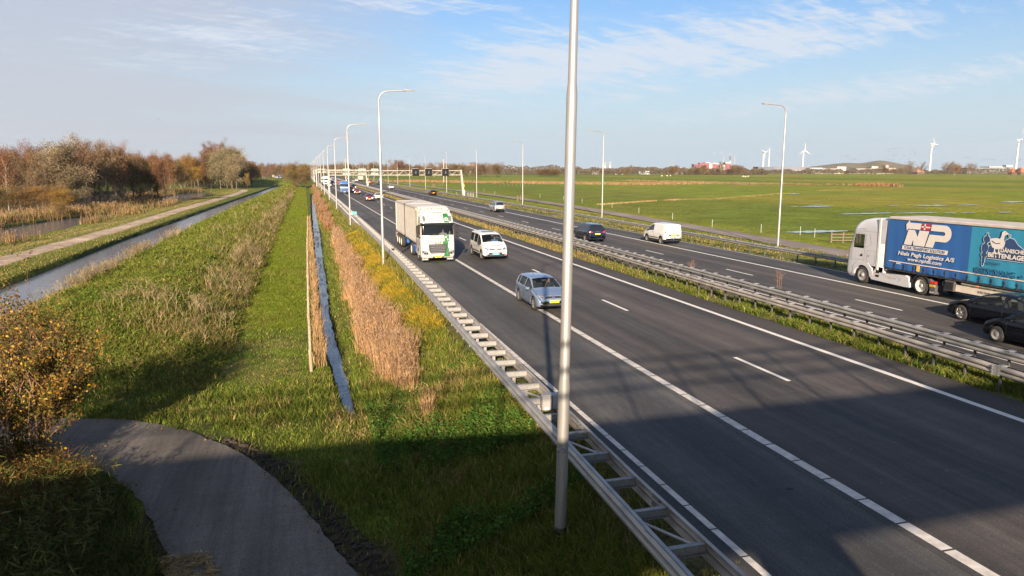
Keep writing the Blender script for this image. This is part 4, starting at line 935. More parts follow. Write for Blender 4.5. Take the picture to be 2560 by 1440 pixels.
for i in range(22):
    px = 425 + i * 9.5 + rt.uniform(-4, 4); tree_px(rt.choice(['brown', 'russet', 'olive', 'brown']), px, rt.uniform(345, 380), rt.uniform(402, 412), 1.25, rr=rt, where='behind the grove at the footpath bend', group='trees of the grove at the bend of the footpath')
for i in range(26):
    px = 600 + i * 6.5 + rt.uniform(-3, 3); tree_px(rt.choice(['bare', 'russet', 'brown']), px, rt.uniform(520, 640), rt.uniform(408, 420), 1.6, rr=rt, where='behind the end of the dyke', group='trees behind the end of the dyke')
# horizon trees seen over the motorway
for i in range(52):
    px = 770 + i * 7.2 + rt.uniform(-4, 4); top = 412 + 3 * sin(px * .05) + rt.uniform(-4, 4)
    if 908 < px < 945 or 975 < px < 1040: top -= 5
    tree_px(rt.choice(['bare', 'bare', 'russet', 'brown']), px, rt.uniform(700, 900), top, 1.35, z=-.8, rr=rt, where='in the tree row behind the gantries', group='tree row behind the gantries')
for i in range(34):
    px = 1100 + i * 4.6 + rt.uniform(-2, 2); top = 408 + rt.uniform(-3, 6) + (4 if px < 1150 else 0)
    tree_px(rt.choice(['bare', 'bare', 'bare', 'brown']), px, rt.uniform(780, 860), top, 1.0, z=-.8, rr=rt, where='in the copse right of the gantry', group='trees of the copse right of the gantry')
for i in range(14):
    px = 1348 + i * 3.6 + rt.uniform(-1, 1); tree_px('brown', px, rt.uniform(820, 850), 423 + rt.uniform(-2, 3), 1.5, z=-.8, rr=rt, where='in the round copse left of the near mast', group='trees of the low round copse in the meadow')
for px, top, kd in [(1575, 412, 'bare'), (1567, 420, 'brown'), (1560, 424, 'olive'), (1680, 417, 'brown'), (1690, 413, 'brown'), (1745, 418, 'brown'), (1755, 414, 'olive'), (1760, 412, 'brown'), (1806, 405, 'bare'), (1800, 410, 'bare'), (1832, 413, 'olive'), (1845, 412, 'olive'), (1855, 414, 'olive'), (1725, 422, 'brown'), (1740, 423, 'brown'), (1780, 421, 'brown'), (1795, 421, 'brown'), (1820, 421, 'brown'), (1870, 424, 'bare'), (1890, 423, 'bare'),
                    (2278, 404, 'bare'), (2306, 406, 'bare'), (2270, 412, 'bare'), (2240, 424, 'bare'), (2255, 420, 'bare'), (2170, 415, 'bare'), (2200, 412, 'bare'), (2215, 418, 'brown'), (2365, 406, 'bare'), (2375, 405, 'bare'), (2385, 406, 'bare'), (2393, 408, 'bare'), (2375, 413, 'amber'), (2388, 412, 'amber'), (2398, 415, 'amber'), (2424, 409, 'bare'), (2432, 408, 'bare'), (2520, 418, 'bare'), (2545, 420, 'brown'), (2120, 424, 'brown'), (2235, 421, 'olive')]:
    tree_px(kd, px, rt.uniform(1020, 1080), top, 1.3, z=-.8, rr=rt, where='on the horizon beyond the meadow', group='scattered horizon trees')
label_trees()
# far woodland that reads as one mass
parts = []
for px0, px1, D, top, n in [(600, 1400, 1100, 416, 20000), (1200, 2600, 1500, 424, 30000), (1400, 1800, 1250, 419, 12000), (-200, 640, 420, 405, 16000), (1680, 1920, 1150, 423, 10000)]:
    px = RNG.uniform(px0, px1, n); d = D * RNG.uniform(.97, 1.06, n); tp = top + (vnoise(px, px * 0, 14, 7, 4) - .5) * 12
    u = px - 1280; fw = 1770 * cos(TH) + 295 * sin(TH); t = d / fw * 1.0
    X_ = (u * cos(PS) + fw * sin(PS)) * t; Y_ = (-u * sin(PS) + fw * cos(PS)) * t
    ztop = H + (425 - tp) / 1794 * d; zz2 = -1 + (ztop + 1) * RNG.random(n) ** .7
    parts.append(leaf_arrays(np.stack([X_, Y_, zz2], -1), d * .0010, pal(n, [(.10, .078, .058), (.12, .09, .065), (.09, .075, .052), (.13, .095, .065)], .08), 0, 1.8))
stuff('far_woodland', parts, 'distant brown woodland along the horizon', TREEFOL)

# ------------------------------------------------------------------ the autumn shrub in the left foreground
def shrub():
    rr = random.Random(21); mb = MB(); P = []; D_ = []
    bx, by = -7.75, 21.3; bz = float(zg(bx, by))
    def grow(p, d, L, r, lv):
        n = 4; pts = [p]; q = p; dd = d.copy()
        for i in range(n):
            dd = (dd + Vector((rr.uniform(-.18, .18), rr.uniform(-.18, .18), rr.uniform(-.05, .14)))).normalized(); q = q + dd * L / n; pts.append(q)
        mb.tube(pts, [r * (1 - .7 * i / n) for i in range(n + 1)], 5 if lv < 2 else 3, cap=False)
        if lv >= 2:
            for i in range(8 if lv == 2 else 12):
                t = rr.random() * n; i0 = min(int(t), n - 1); pp = pts[i0].lerp(pts[i0 + 1], t - i0); (pp.z < 2.9 or rr.random() < .5) and P.append(pp + Vector((rr.gauss(0, .05), rr.gauss(0, .05), rr.gauss(0, .05))))
        if lv < 3:
            for i in range(5 if lv == 0 else (5 if lv == 1 else 4)):
                t = rr.uniform(.3, 1) * n; i0 = min(int(t), n - 1); pp = pts[i0].lerp(pts[i0 + 1], t - i0); a = rr.uniform(0, 2 * pi)
                nd = (dd * .8 + Vector((cos(a), sin(a), rr.uniform(-.1, .5))) * .75).normalized(); grow(pp, nd, L * rr.uniform(.45, .65), r * .45, lv + 1)
    for i in range(17):
        a = rr.uniform(0, 2 * pi); s = rr.uniform(.04, .52); grow(Vector((cos(a) * .35, sin(a) * .25, -.1)), Vector((cos(a) * s - .04, sin(a) * s, 1)).normalized(), rr.uniform(1.9, 3.3), .036, 0)
    root = mb.build('autumn_shrub', pm('shrub_bark', (.12, .07, .04), .85, 0, .3, 9, col2=(.2, .12, .07)), None, (bx, by, bz))
    root.scale = (1.05, 1.05, 1.16)
    for _ in range(2600):
        a = rr.uniform(0, 2 * pi); r_ = abs(rr.gauss(0, .55)); P.append(Vector((cos(a) * r_, sin(a) * r_ * .8, rr.uniform(.05, 1.5))))
    P = np.array([tuple(p) for p in P]); n = len(P); low = np.clip(1 - P[:, 2] / 2.6, 0, 1)
    keep = RNG.random(n) < .95
    P = P[keep]; P = P[P[:, 2] > .1]; n = len(P)
    c = mix_cols(P[:, 0], P[:, 1], [(.27, .155, .025), (.23, .115, .02), (.17, .11, .025), (.32, .21, .045)], [(.09, .09, .02), (.12, .065, .025), (.07, .075, .018), (.05, .06, .015)], .55)
    v, f, c = leaf_arrays(P, .05, c, .2, 1.5)
    link('leaves', npmesh('leaves', v, f, FOL, c), root)
    tag(root, 'yellow-leaved autumn shrub beside the asphalt path at the left edge', 'shrub')
    for sx_, sy_, sc, lab in [(-10.4, 22.6, .8, 'yellowing shrub cut by the left edge behind the large autumn shrub'), (-8.6, 18.9, .62, 'low shrub in the shade in front of the large autumn shrub')]:
        o = copy_thing(root); o.location = (sx_, sy_, float(zg(sx_, sy_))); o.scale = (sc, sc, sc); o.rotation_euler = (0, 0, 2.1 * sc + 1); tag(o, lab, 'shrub')
shrub()
# ------------------------------------------------------------------ street furniture
alu = pm('brushed_aluminium', (.30, .29, .28), .42, .6, .10, 3, col2=(.36, .35, .335), bump=.06, bscale=25, stretch=(6, 6, .6))
galv = pm('galvanised_steel', (.22, .22, .22), .5, .4, .2, 2.2, col2=(.34, .335, .32), bump=.15, bscale=30)
galv_w = pm('galvanised_weathered', (.22, .20, .18), .6, .3, .25, 1.6, col2=(.38, .355, .32), bump=.2, bscale=24)
galv_d = pm('galvanised_dull', (.065, .062, .06), .8, .1, .2, 5)
black = pm('black_plastic', (.012, .012, .013), .55, 0, .3, 8)
lampw = pm('lamp_cream', (.28, .27, .25), .5, .3, .1)
def lamp_meshes(side, near=False):
    """side +1: arm reaches to +x"""
    d = {}
    zt = 12.35
    if near: pr_ = [(.112, 0), (.111, 2.95), (.098, 3.1), (.096, 8.15), (.078, 8.35), (.06, 11.65)]
    else: pr_ = [(.105, 0), (.103, 2.95), (.09, 3.1), (.086, 8.1), (.068, 8.3), (.055, 11.65)]
    d['mast'] = MB().lathe(pr_, 'z', 20 if near else 12).mesh('mast', alu)
    pts = [(0, 0, 11.28)] + [(side * (1.0 - cos(a)) * .68, 0, 11.64 + sin(a) * .68) for a in np.linspace(0, pi / 2, 7)] + [(side * 1.75, 0, 12.38)]
    d['arm'] = MB().tube(pts, [.055] * 4 + [.045] * 5, 8).mesh('arm', alu)
    hd = MB().box((side * 2.1, 0, 12.40), (.80, .26, .07), ry=-side * .05, bev=.03); hd.box((side * 1.9, 0, 12.45), (.3, .16, .07), bev=.02)
    d['lamp_head'] = hd.mesh('lamp_head', lampw)
    d['lens'] = MB().box((side * 2.18, 0, 12.362), (.46, .2, .02), ry=-side * .05).mesh('lens', pm('lens', (.35, .36, .36), .2))
    d['base_ring'] = MB().lathe([(.0, .03), (.128, .03), (.13, .16), (.115, .17)], 'z', 16).mesh('base_ring', black)
    return d
LM = {(s, n): lamp_meshes(s, n) for s, n in ((1, True), (1, False), (-1, False))}
def lamp(x, y, z, side, label, group, near=False, lean=(0, 0), sc=1.0):
    r = empty('lamp_mast', (x, y, z)); r.rotation_euler = (lean[1], lean[0], 0); r.scale = (1, 1, sc)
    L = LM[(side, near)]
    for k in ('base_ring', 'mast', 'arm'): link(k, L[k], r)
    hd = link('lamp_head', L['lamp_head'], r); link('lens', L['lens'], hd)
    tag(r, label, 'street lamp', group); return r
nl = lamp(4.47, 12.05, -.30, 1, 'large silver lamp mast right in front, cut off by the top edge', 'lamp masts along the left verge', True, (.0145, 0), 1.02)
MB().box((0, 0, 0), (.012, .17, .10)).build('sticker', pm('sticker', (.07, .08, .12), .5, 0, .2, 20, col2=(.35, .3, .3)), nl, (-.06, -.095, 1.72), (0, 0, radians(58)))
for i in range(1, 17):
    yy = 12.9 + 38.4 * i
    lamp(5.2, yy, -.2, 1, f'lamp mast with arm to the right, {ordw(i + 1)} from the bridge in the left verge', 'lamp masts along the left verge', sc=1.0)
for i in range(0, 16):
    yy = 56.0 + 39.3 * i
    lamp(41.2 if i else 41.9, yy, -.45, -1, f'lamp mast with arm to the left, {ordw(i + 1)} from the right along the meadow', 'lamp masts along the right carriageway', sc=1.045 if i == 0 else 1.02)

def wprof(face=1):
    """W-beam cross-section (x toward face, z); closed thin outline"""
    a = [(0, .0), (.035, .012), (.085, .06), (.085, .105), (.02, .15), (.02, .165), (.085, .21), (.085, .255), (.035, .303), (0, .315)]
    b = [(x - .012, z) for x, z in reversed(a)]
    return [(x * face, z) for x, z in a + b]
def boxprof(w=.12, h=.12): return [(-w / 2, 0), (w / 2, 0), (w / 2, h), (-w / 2, h)]
def sweep(prof, xf, y0, y1, z, name, mat, parent, step=4.0):
    n = len(prof); v = []; f = []
    ys = list(np.arange(y0, y1, step)) + [y1]
    for yy in ys:
        xx = xf(yy)
        for px, pz in prof: v.append((xx + px, yy, z + pz))
    for i in range(len(ys) - 1):
        for k in range(n):
            k2 = (k + 1) % n; f.append((i * n + k, i * n + k2, (i + 1) * n + k2, (i + 1) * n + k))
    f += [tuple(range(n)), tuple(range((len(ys) - 1) * n + n - 1, (len(ys) - 1) * n - 1, -1))]
    return link(name, MB().add(v, f).mesh(name, mat), parent)
def repeated(parent, name, mesh, pos, cap=100, rotf=None, scf=None):
    """the nearest as parts, the rest merged into one stuff part"""
    pos = sorted(pos, key=lambda p: p[1])
    for i, p in enumerate(pos[:cap]):
        o = link(name, mesh, parent, p); 
        if scf: o.scale = scf(p)
    rest = pos[cap:]
    if rest:
        mb = MB(); vs = [v.co.copy() for v in mesh.vertices]; fs = [tuple(p.vertices) for p in mesh.polygons]
        for p in rest:
            s = scf(p) if scf else (1, 1, 1)
            mb.add([(v.x * s[0] + p[0], v.y * s[1] + p[1], v.z * s[2] + p[2]) for v in vs], fs)
        tag(mb.build(name, mesh.materials[0], parent), kind='stuff')
# left double guard rail
gxl = lambda y: float(np.interp(y, [0, 9, 14, 24, 34, 50, 90], [5.2, 5.25, 5.34, 5.5, 5.72, 5.92, 6.0]))
gxr = lambda y: float(np.interp(y, [0, 12, 15, 23, 36, 90], [6.02, 6.02, 6.08, 6.28, 6.5, 6.6]))
gr = empty('guard_rail', (5.6, 8, 0)); tag(gr, 'ladder-like double steel guard rail along the left verge', 'guard rail')
gr.location = (0, 0, 0)
sweep(wprof(-1), gxl, -4, 620, .42, 'rail', galv, gr); sweep(wprof(1), gxr, -4, 620, .42, 'rail', galv_w, gr)
sweep([(-.02, 0), (.05, 0), (.05, .012), (-.02, .012)], lambda y: gxl(y) - .01, -4, 620, .742, 'rail_cap', galv, gr)
sweep([(-.05, 0), (.02, 0), (.02, .012), (-.05, .012)], lambda y: gxr(y) + .01, -4, 620, .742, 'rail_cap', galv_w, gr)
cb = MB().box((.5, 0, .63), (1.0, .07, .14)); cb.box((.5, 0, .71), (1.0, .10, .012)); cb.box((.5, 0, .54), (1.0, .12, .012))
for s in (.35, .5, .62): cb.box((s, -.05, .60 + .05 * (s == .5)), (.035, .015, .035))
cbm = cb.mesh('cross_brace', pm('galvanised_mid', (.17, .17, .17), .6, .3, .25, 6, col2=(.26, .26, .255)))
ys = [13.3 - 1.3 * k for k in range(1, 14)] + [13.3 + 1.3 * k for k in range(0, 440)]
repeated(gr, 'cross_brace', cbm, [(gxl(y) + .01, y, 0) for y in ys], scf=lambda p: (gxr(p[1]) - gxl(p[1]) - .02, 1, 1))
pom = MB().box((0, 0, .1), (.10, .06, .95)).mesh('post', galv)
repeated(gr, 'post', pom, [((gxl(y) + gxr(y)) / 2, y + .09, 0) for y in ys[::1]], cap=90)
for yy in (9.4, 13.3, 17.2):
    MB().tube([(gxl(yy) + .1, yy + 1.1, .62), (gxr(yy) - .1, yy + .1, .60)], .032, 8).build('diagonal_brace', galv, gr)
spm = MB().box((0, 0, .155), (.012, .30, .30)); 
for zz in (.03, .10, .21, .28):
    for yy in (-.1, .1): spm.box((.0, yy, zz), (.05, .035, .03), bev=.008)
spm = spm.mesh('splice', galv)
repeated(gr, 'splice', spm, [(gxl(y) - .03, y, .42) for y in np.arange(9.9, 60, 4.0)] + [(gxr(y) + .03, y, .42) for y in np.arange(11.2, 60, 4.0)])
# grey cabinet fixed to the cross brace behind the near mast
cab_ = empty('cabinet', (5.85, 16.6, 0)); tag(cab_, 'small grey cabinet on the guard rail behind the near lamp mast', 'cabinet')
MB().box((0, 0, .80), (.5, .22, .42), bev=.03).build('housing', pm('cabinet_grey', (.26, .255, .245), .5, .1, .08), cab_)
MB().box((-.14, -.115, .65), (.11, .012, .05)).build('label_plate', pm('plate_white', (.75, .75, .72), .5), cab_)
MB().box((.05, .0, .28), (.08, .08, .7)).build('post', galv, cab_)
MB().box((.0, -.12, .80), (.012, .012, .36)).build('door_seam', black, cab_)
# litter crate on the rail
lc = empty('litter_box', (6.3, 98.5, .72)); tag(lc, 'small turquoise and white crumpled box lying on the left guard rail', 'litter')
MB().box((0, 0, .22), (.5, .4, .42), .3, bev=.03).build('box', pm('turquoise', (.12, .45, .38), .6), lc)
MB().box((-.35, -.1, .16), (.3, .3, .3), -.4, .2, bev=.03).build('flap', pm('dirty_white', (.6, .6, .55), .7), lc)

# central reservation: two guard rails
def railing(label, xf, faces, y0, y1, psp, bsp, mat, name='guard_rail'):
    g = empty(name); tag(g, label, 'guard rail')
    for fx, off in faces:
        sweep(wprof(fx), (lambda o: lambda y: xf(y) + o)(off), y0, y1, .46, 'rail', mat, g)
    w = faces[-1][1] - faces[0][1] if len(faces) > 1 else .1
    bm_ = MB().box((0, 0, .772), (max(.1, w + .12), .16, .03)); bm_.box((0, 0, .62), (max(.06, w), .07, .12))
    ys_ = list(np.arange(y0 + .7, y1, bsp))
    repeated(g, 'bracket', bm_.mesh('bracket', galv), [(xf(y) + sum(f[1] for f in faces) / len(faces), y, 0) for y in ys_])
    po = MB().box((0, 0, .02), (.08, .055, 1.1)).mesh('post', galv_d)
    repeated(g, 'post', po, [(xf(y) + sum(f[1] for f in faces) / len(faces), y + .02, 0) for y in list(np.arange(y0 + .7, y1, psp))])
    if y0 < 10: repeated(g, 'splice', spm, [(xf(y) + fx * .0 + off + fx * .055, y, .46) for fx, off in faces for y in np.arange(y0 + 2.1, 70, 4.0)])
    return g
mx1 = lambda y: float(np.interp(y, [0, 15, 21, 37, 53, 100, 700], [19.9, 20.2, 20.75, 20.95, 21.45, 21.5, 21.5]))
mx2 = lambda y: float(np.interp(y, [0, 17, 23, 37, 60, 110, 700], [22.15, 22.25, 22.6, 22.75, 22.75, 22.5, 22.4]))
railing('double-sided steel guard rail on the near side of the central reservation', mx1, [(-1, -.09), (1, .09)], 2, 640, 1.33, 1.33, galv_w)
railing('bluish steel guard rail on the far side of the central reservation', mx2, [(-1, -.09), (1, .09)], 2, 640, 1.33, 1.33, galv)
railing('steel guard rail along the right edge of the motorway', lambda y: float(np.interp(y, [0, 40, 50, 63, 95, 130], [35.3, 35.35, 35.35, 35.75, 36.2, 36.3])), [(-1, -.1)], 20, 560, 2.0, 2.67, galv)

# gantries with matrix signs
cream = pm('cream_painted_steel', (.28, .27, .235), .5, 0, .06)
signface = pm('sign_face', (.012, .011, .012), .9, 0, .2, spec=.1)
signinner = pm('sign_matrix', (.016, .016, .019), .9, 0, .2, 60, spec=.1)
glow = pm('sign_symbol', (.10, .19, .18), .5)
def gantry(y, xl, xr, ztop, zbot, signs_dark, signs_back, label, slant=True):
    g = empty('gantry'); tag(g, label, 'gantry', 'gantries over the motorway'); d = .95
    mb = MB()
    for yy in (y, y + d):
        for zz in (ztop, zbot): mb.box(((xl + xr) / 2, yy, zz), (xr - xl, .15, .16))
        n = int((xr - xl) / 1.15); st = (xr - xl) / n
        for i in range(n):
            x0 = xl + i * st; a, b = ((zbot, ztop) if i % 2 else (ztop, zbot)); mb.tube([(x0, yy, a), (x0 + st, yy, b)], .05, 4, cap=False)
    for i in range(n + 1): mb.box((xl + i * st, y + d / 2, ztop), (.07, d, .07)); mb.box((xl + i * st, y + d / 2, zbot), (.07, d, .07))
    mb.build('truss', cream, g)
    MB().box((xl - .1, y + d / 2, ztop / 2 - .1), (.42, 1.0, ztop + .5)).build('column', cream, g)
    MB().prism([(xr - .25, ztop + .2), (xr + .15, ztop + .2), (xr + 1.0, -.6), (xr + .35, -.6)], 'y', y, y + 1.0).build('column', cream, g)
    MB().box((xr + .75, y - .05, .5), (.35, .25, 1.6)).build('cabinet', pm('cab_cream', (.6, .57, .48), .6), g)
    MB().box((xr + .62, y - .1, 2.6), (.3, .18, .5)).build('warning_lamp', pm('signal_yellow', (.75, .45, .03), .5), g)
    for xs, w, arrow in signs_dark:
        zc_ = (ztop + zbot) / 2 + .12
        pl = MB().box((xs, y - .34, zc_), (w, .3, w * 1.03), bev=.14).build('sign_frame', cream, g)
        MB().box((xs, y - .50, zc_), (w - .16, .04, w * 1.03 - .16), bev=.02).build('sign_face', signface, pl)
        MB().box((xs + .02 * arrow, y - .54, zc_ + .05), (w * .66, .05, w * .68), bev=.02).build('matrix', signinner, pl)
        s = w * .22; ar = MB(); yy = y - .575
        sgn = arrow
        ar.add([(xs + .04 * w * 1 - .03, yy, zc_ + s * .75), (xs + .04 * w + .07, yy, zc_ + s * .75), (xs + .04 * w + .07, yy, zc_ - s * .45), (xs + .04 * w - .03, yy, zc_ - s * .45)], [(0, 1, 2, 3)])
        ar.add([(xs + sgn * -.38 * s * 1.3 + .05, yy, zc_ - s * .2), (xs + sgn * .2 * s + .05, yy, zc_ - s * .35), (xs + sgn * .22 * s + .05, yy, zc_ - s * .85), (xs - sgn * .05 * s + .05, yy, zc_ - s * .75)], [(0, 1, 2, 3)])
        ar.build('arrow', glow, pl)
    for xs, w, hh in signs_back:
        MB().box((xs, y + d + .35, (ztop + zbot) / 2 + .1), (w, .3, hh), bev=.12).build('sign_back', cream, g)
    return g
def gx_at(px, Yw):   # x of the point at depth y=Yw seen at photo column px (near the horizon)
    u = px - 1280; fw = 1770 * cos(TH) + 295 * sin(TH)
    return Yw * (u * cos(PS) + fw * sin(PS)) / (-u * sin(PS) + fw * cos(PS))
YG = 186.0
sd = [(gx_at(1038, YG), 1.95, 1), (gx_at(1070.5, YG), 1.95, 1), (gx_at(1112.5, YG), 1.95, -1)]
sb = [(gx_at(867, YG), 1.95, 1.95), (gx_at(906, YG), 2.0, 1.95), (gx_at(938, YG), 1.9, 1.95)]
gantry(YG, gx_at(822, YG), gx_at(1153, YG), 6.55, 5.42, sd, sb, 'cream steel gantry with three dark lane signs over the motorway')
MB().tube([(gx_at(1109, 420), 420, -.8), (gx_at(1109, 420), 420, 13.0)], .28, 8).build('pale_mast', cream); tag(bpy.data.objects['pale_mast'], 'thick pale mast behind the rightmost dark lane sign', 'mast')
MB().tube([(gx_at(864, 300), 300, -.8), (gx_at(864, 300), 300, 11.3)], [.2, .3][0], 8).build('pale_mast', cream)
tag(bpy.data.objects['pale_mast.001'], 'thick pale mast over the left part of the near gantry', 'mast')
gantry(315, gx_at(791, 315), gx_at(914, 315), 6.8, 5.6, [], [(gx_at(800, 315), 2, 1.9), (gx_at(808, 315), 2, 1.9)], 'second, more distant cream gantry behind the first')
gantry(430, gx_at(785, 430), gx_at(862, 430), 6.4, 5.2, [], [], 'farthest cream gantry just left of the near one')
# small roadside things on the right
sb_ = empty('information_sign', (gx_at(951, 330), 330, -.3)); tag(sb_, 'small square blue information sign beside the far right guard rail', 'sign')
MB().box((0, 0, 2.7), (1.25, .08, 1.5), bev=.03).build('panel', pm('sign_blue', (.10, .35, .75), .5), sb_); MB().tube([(0, .08, 0), (0, .08, 3.2)], .05, 6).build('post', galv, sb_)
MB().box((0, -.05, 2.75), (.5, .02, .6)).build('symbol', pm('plate_white', (.75, .75, .72), .5), sb_)
wood = pm('weathered_wood', (.10, .078, .058), .9, 0, .3, 5, col2=(.16, .125, .09), bump=.4, bscale=30, stretch=(1, 1, .3))
# wooden gate behind the truck
gt = empty('field_gate', (*gpt(2110, 608, -.7), -.75)); gt.rotation_euler = (0, 0, radians(-16)); tag(gt, 'weathered wooden field gate just left of the blue truck', 'gate')
for xx, hh, w in ((-1.35, 1.15, .16), (-.15, 1.15, .14), (1.25, 1.35, .26), (1.55, 1.3, .2)): MB().box((xx, 0, hh / 2), (w, w, hh), bev=.02).build('post', wood, gt)
for zz in (.35, .65, .98): MB().box((0, -.09, zz), (2.7, .03, .08)).build('board', wood, gt)
# old timber stakes in the meadow
def stakes(px, py, n, wdt, hh, label, seed):
    rr = random.Random(seed); x, y = gpt(px, py, -.8); g = empty('timber_stakes', (x, y, float(zg(x, y)))); tag(g, label, 'stakes')
    for i in range(n): MB().box((rr.uniform(-wdt, wdt), rr.uniform(-.4, .4), hh * .5), (.22, .2, hh * rr.uniform(.7, 1.1)), rr.uniform(0, 1), rr.uniform(-.1, .1), bev=.02).build('stake', wood, g)
stakes(1302, 505, 6, .9, 1.3, 'cluster of reddish timber stakes in the meadow behind the lamp masts', 1)
stakes(1080, 470, 4, 1.2, 1.6, 'small group of timber stakes in the meadow behind the gantry', 2)
# white metal hoop and small white posts by the gantry foot
mb = MB(); x0, y0 = gpt(1138, 487, -.3)
mb.tube([(x0 - .45, y0, -.4), (x0 - .45, y0, 1.1), (x0 + .45, y0, 1.1), (x0 + .45, y0, -.4)], .06, 6); o = mb.build('white_hoop', cream); tag(o, 'white tubular hoop beside the foot of the near gantry', 'barrier hoop')
for i, px in enumerate(range(1160, 1186, 4)):
    x0, y0 = gpt(px, 488 + i * .6, -.3); o = link('white_post', bpy.data.meshes.get('white_post') or MB().box((0, 0, .4), (.12, .12, 1.2)).mesh('white_post', cream), None, (x0, y0, -.4)); tag(o, f'{ordw(i + 1)} short white post right of the near gantry foot', 'post', 'short white posts by the gantry foot')
# thin electric-fence stakes along the meadow
fm = None
spots = [(1597, 534), (1681, 551), (1530, 520), (1455, 508), (1409, 500), (1350, 494), (1780, 572), (1902, 560 + 25), (2036, 596), (1237, 486), (1210, 480), (2000, 590)]
thin = pm('fence_stake', (.42, .45, .42), .6)
for i, (px, py) in enumerate(sorted(spots)):
    x0, y0 = gpt(px, py, -.8); fm = fm or MB().box((0, 0, .5), (.035, .035, 1.0)).mesh('fence_stake', thin)
    o = link('fence_stake', fm, None, (x0, y0, float(zg(x0, y0)))); tag(o, f'{ordw(i + 1)} thin pale fence stake from the left at the near edge of the meadow', 'stake', 'thin pale fence stakes in the meadow')
fp = MB().box((0, 0, .55), (.14, .14, 1.3)).mesh('fence_post', wood)
xs_ = [(1250 + i * 10.2, 465 - i * .13) for i in range(17)] + [(1100, 466), (1106, 465), (1160, 466), (1418, 463), (1640, 459)]
for i, (px, py) in enumerate(sorted(xs_)):
    x0, y0 = gpt(px, py, -.8); o = link('fence_post', fp, None, (x0, y0, float(zg(x0, y0)))); tag(o, f'{ordw(i + 1)} pale wooden fence post from the left in the post row across the meadow', 'fence post', 'post row across the meadow')
# stake fence on the left side of the small ditch
fn = empty('stake_fence'); tag(fn, 'leaning wooden stake fence along the left side of the ditch', 'fence'); rr = random.Random(3); wood2 = pm('bleached_wood', (.26, .19, .13), .9, 0, .3, 5, col2=(.36, .28, .20), bump=.4, bscale=30, stretch=(1, 1, .3))
yy = 29.4; ps = []
while yy < 120:
    xx = float(np.interp(yy, [29, 41, 71, 114], [-.10, -.12, -.05, .2])); ps.append((xx, yy)); yy += 2.35
for i, (xx, yy) in enumerate(ps):
    hh = rr.uniform(1.0, 1.2); MB().box((xx, yy, -1.6 + hh / 2), (.10, .09, hh), rr.uniform(0, 1), rr.uniform(-.06, .06), rr.uniform(-.09, .02), bev=.015).build('post', wood2, fn)
for zz in (-.65, -.95, -1.25): MB().tube([(x - .06, y, zz) for x, y in ps], .006, 4).build('wire', galv, fn)
# dead tall weeds growing through the median rails
def dead_weed(px, py, h, label, seed):
    rr = random.Random(seed); x, y = gpt(px, py, 0); mb = MB()
    for s in range(3):
        mb.tube([(s * .12, 0, 0), (s * .12 + .03, 0, h * .6), (s * .12 + rr.uniform(-.1, .1), 0, h * rr.uniform(.8, 1))], [.012, .009, .004], 4)
        for k in range(9):
            z0 = h * rr.uniform(.55, .9); a = rr.uniform(0, 6.28); L = rr.uniform(.1, .3); mb.tube([(s * .12 + .03, 0, z0), (s * .12 + cos(a) * L, sin(a) * L, z0 + L)], [.006, .003], 3)
    o = mb.build('dead_weed', pm('dead_weed', (.20, .12, .08), .9), None, (x, y, 0)); tag(o, label, 'weed')
dead_weed(1940, 748, 1.6, 'dead branching weed standing between the median rails, right one', 1); dead_weed(1724, 698, 1.2, 'dead branching weed beside the green tuft between the median rails', 2)

# ------------------------------------------------------------------ the footbridge the picture is taken from (behind and below the camera)
conc = pm('concrete', (.34, .32, .29), .9, 0, .15, 2, bump=.3, bscale=20)
br = empty('footbridge', (0, -2.3, 0)); tag(br, 'concrete footbridge over the motorway carrying the viewer', 'bridge'); br.location = (0, 0, 0)
MB().box((16, -2.3, 5.34), (110, 4.0, 1.0)).build('deck', conc, br); MB().box((-19.8, -8.2, 5.3), (39, 7.7, 1.0)).build('deck_shade_extension', conc, br)  # second box: unseen left extension, added so its shade covers the lower left bank
mb = MB()
for xx in (4.35, 21.4, 38.5): mb.box((xx, -2.2, 2.4), (1.35, 1.2, 4.9))
mb.build('pier', conc, br)
for ysd in (-.36, -4.25):
    mb = MB()
    for zz in ((6.72, 7.22, 7.72) if ysd > -1 else (6.4, 6.85)): mb.box((16, ysd, zz), (110, .07, .08))
    for k in range(56): mb.box((-39 + 2 * k, ysd, 6.75 if ysd > -1 else 6.4), (.07, .07, 1.95 if ysd > -1 else 1.1))
    if ysd > -1:
        for k in range(365): mb.box((-39 + .3 * k, ysd, 6.45), (.018, .018, 1.2))
    mb.build('railing', galv, br)
# earth ramp of the bridge on the left
MB().prism([(-39, -1.8), (-15.5, -1.8), (-19, 4.7), (-39, 4.7)], 'y', -6.5, 2.2).build('ramp', pm('ramp_earth', (.07, .08, .03), .95), br)
# ------------------------------------------------------------------ vehicles
tyre = pm('tyre', (.022, .021, .020), .85, 0, .25, 12)
rimm = pm('alloy_rim', (.55, .54, .52), .3, .8, .1)
rimd = pm('steel_rim', (.32, .31, .29), .5, .5, .2)
chrome = pm('chrome', (.75, .75, .75), .15, .95, .05)
gdark = glass_mat('dark_glass', (.3, .35, .35), 0.0)
gclear = glass_mat('car_glass', (.75, .82, .82), .62)
lampg = pm('headlamp', (.30, .30, .30), .12, .5, .1, 12, coat=1)
redl = pm('tail_lamp', (.45, .015, .012), .2, 0, .15, 14, coat=1)
ambl = pm('amber_lamp', (.75, .25, .03), .25, 0, .1)
plate_y = pm('plate_yellow', (.80, .50, .02), .45, 0, .05)
plate_b = pm('plate_blue', (.05, .50, .75), .45, 0, .05)
white_t = pm('white_lettering', (.55, .52, .49), .5, 0, .04)
navy_t = pm('navy_lettering', (.02, .05, .13), .6, 0, .1)
dark_t = pm('dark_lettering', (.035, .04, .05), .5, 0, .1)
seatm = pm('seat_fabric', (.035, .036, .04), .9, 0, .2)
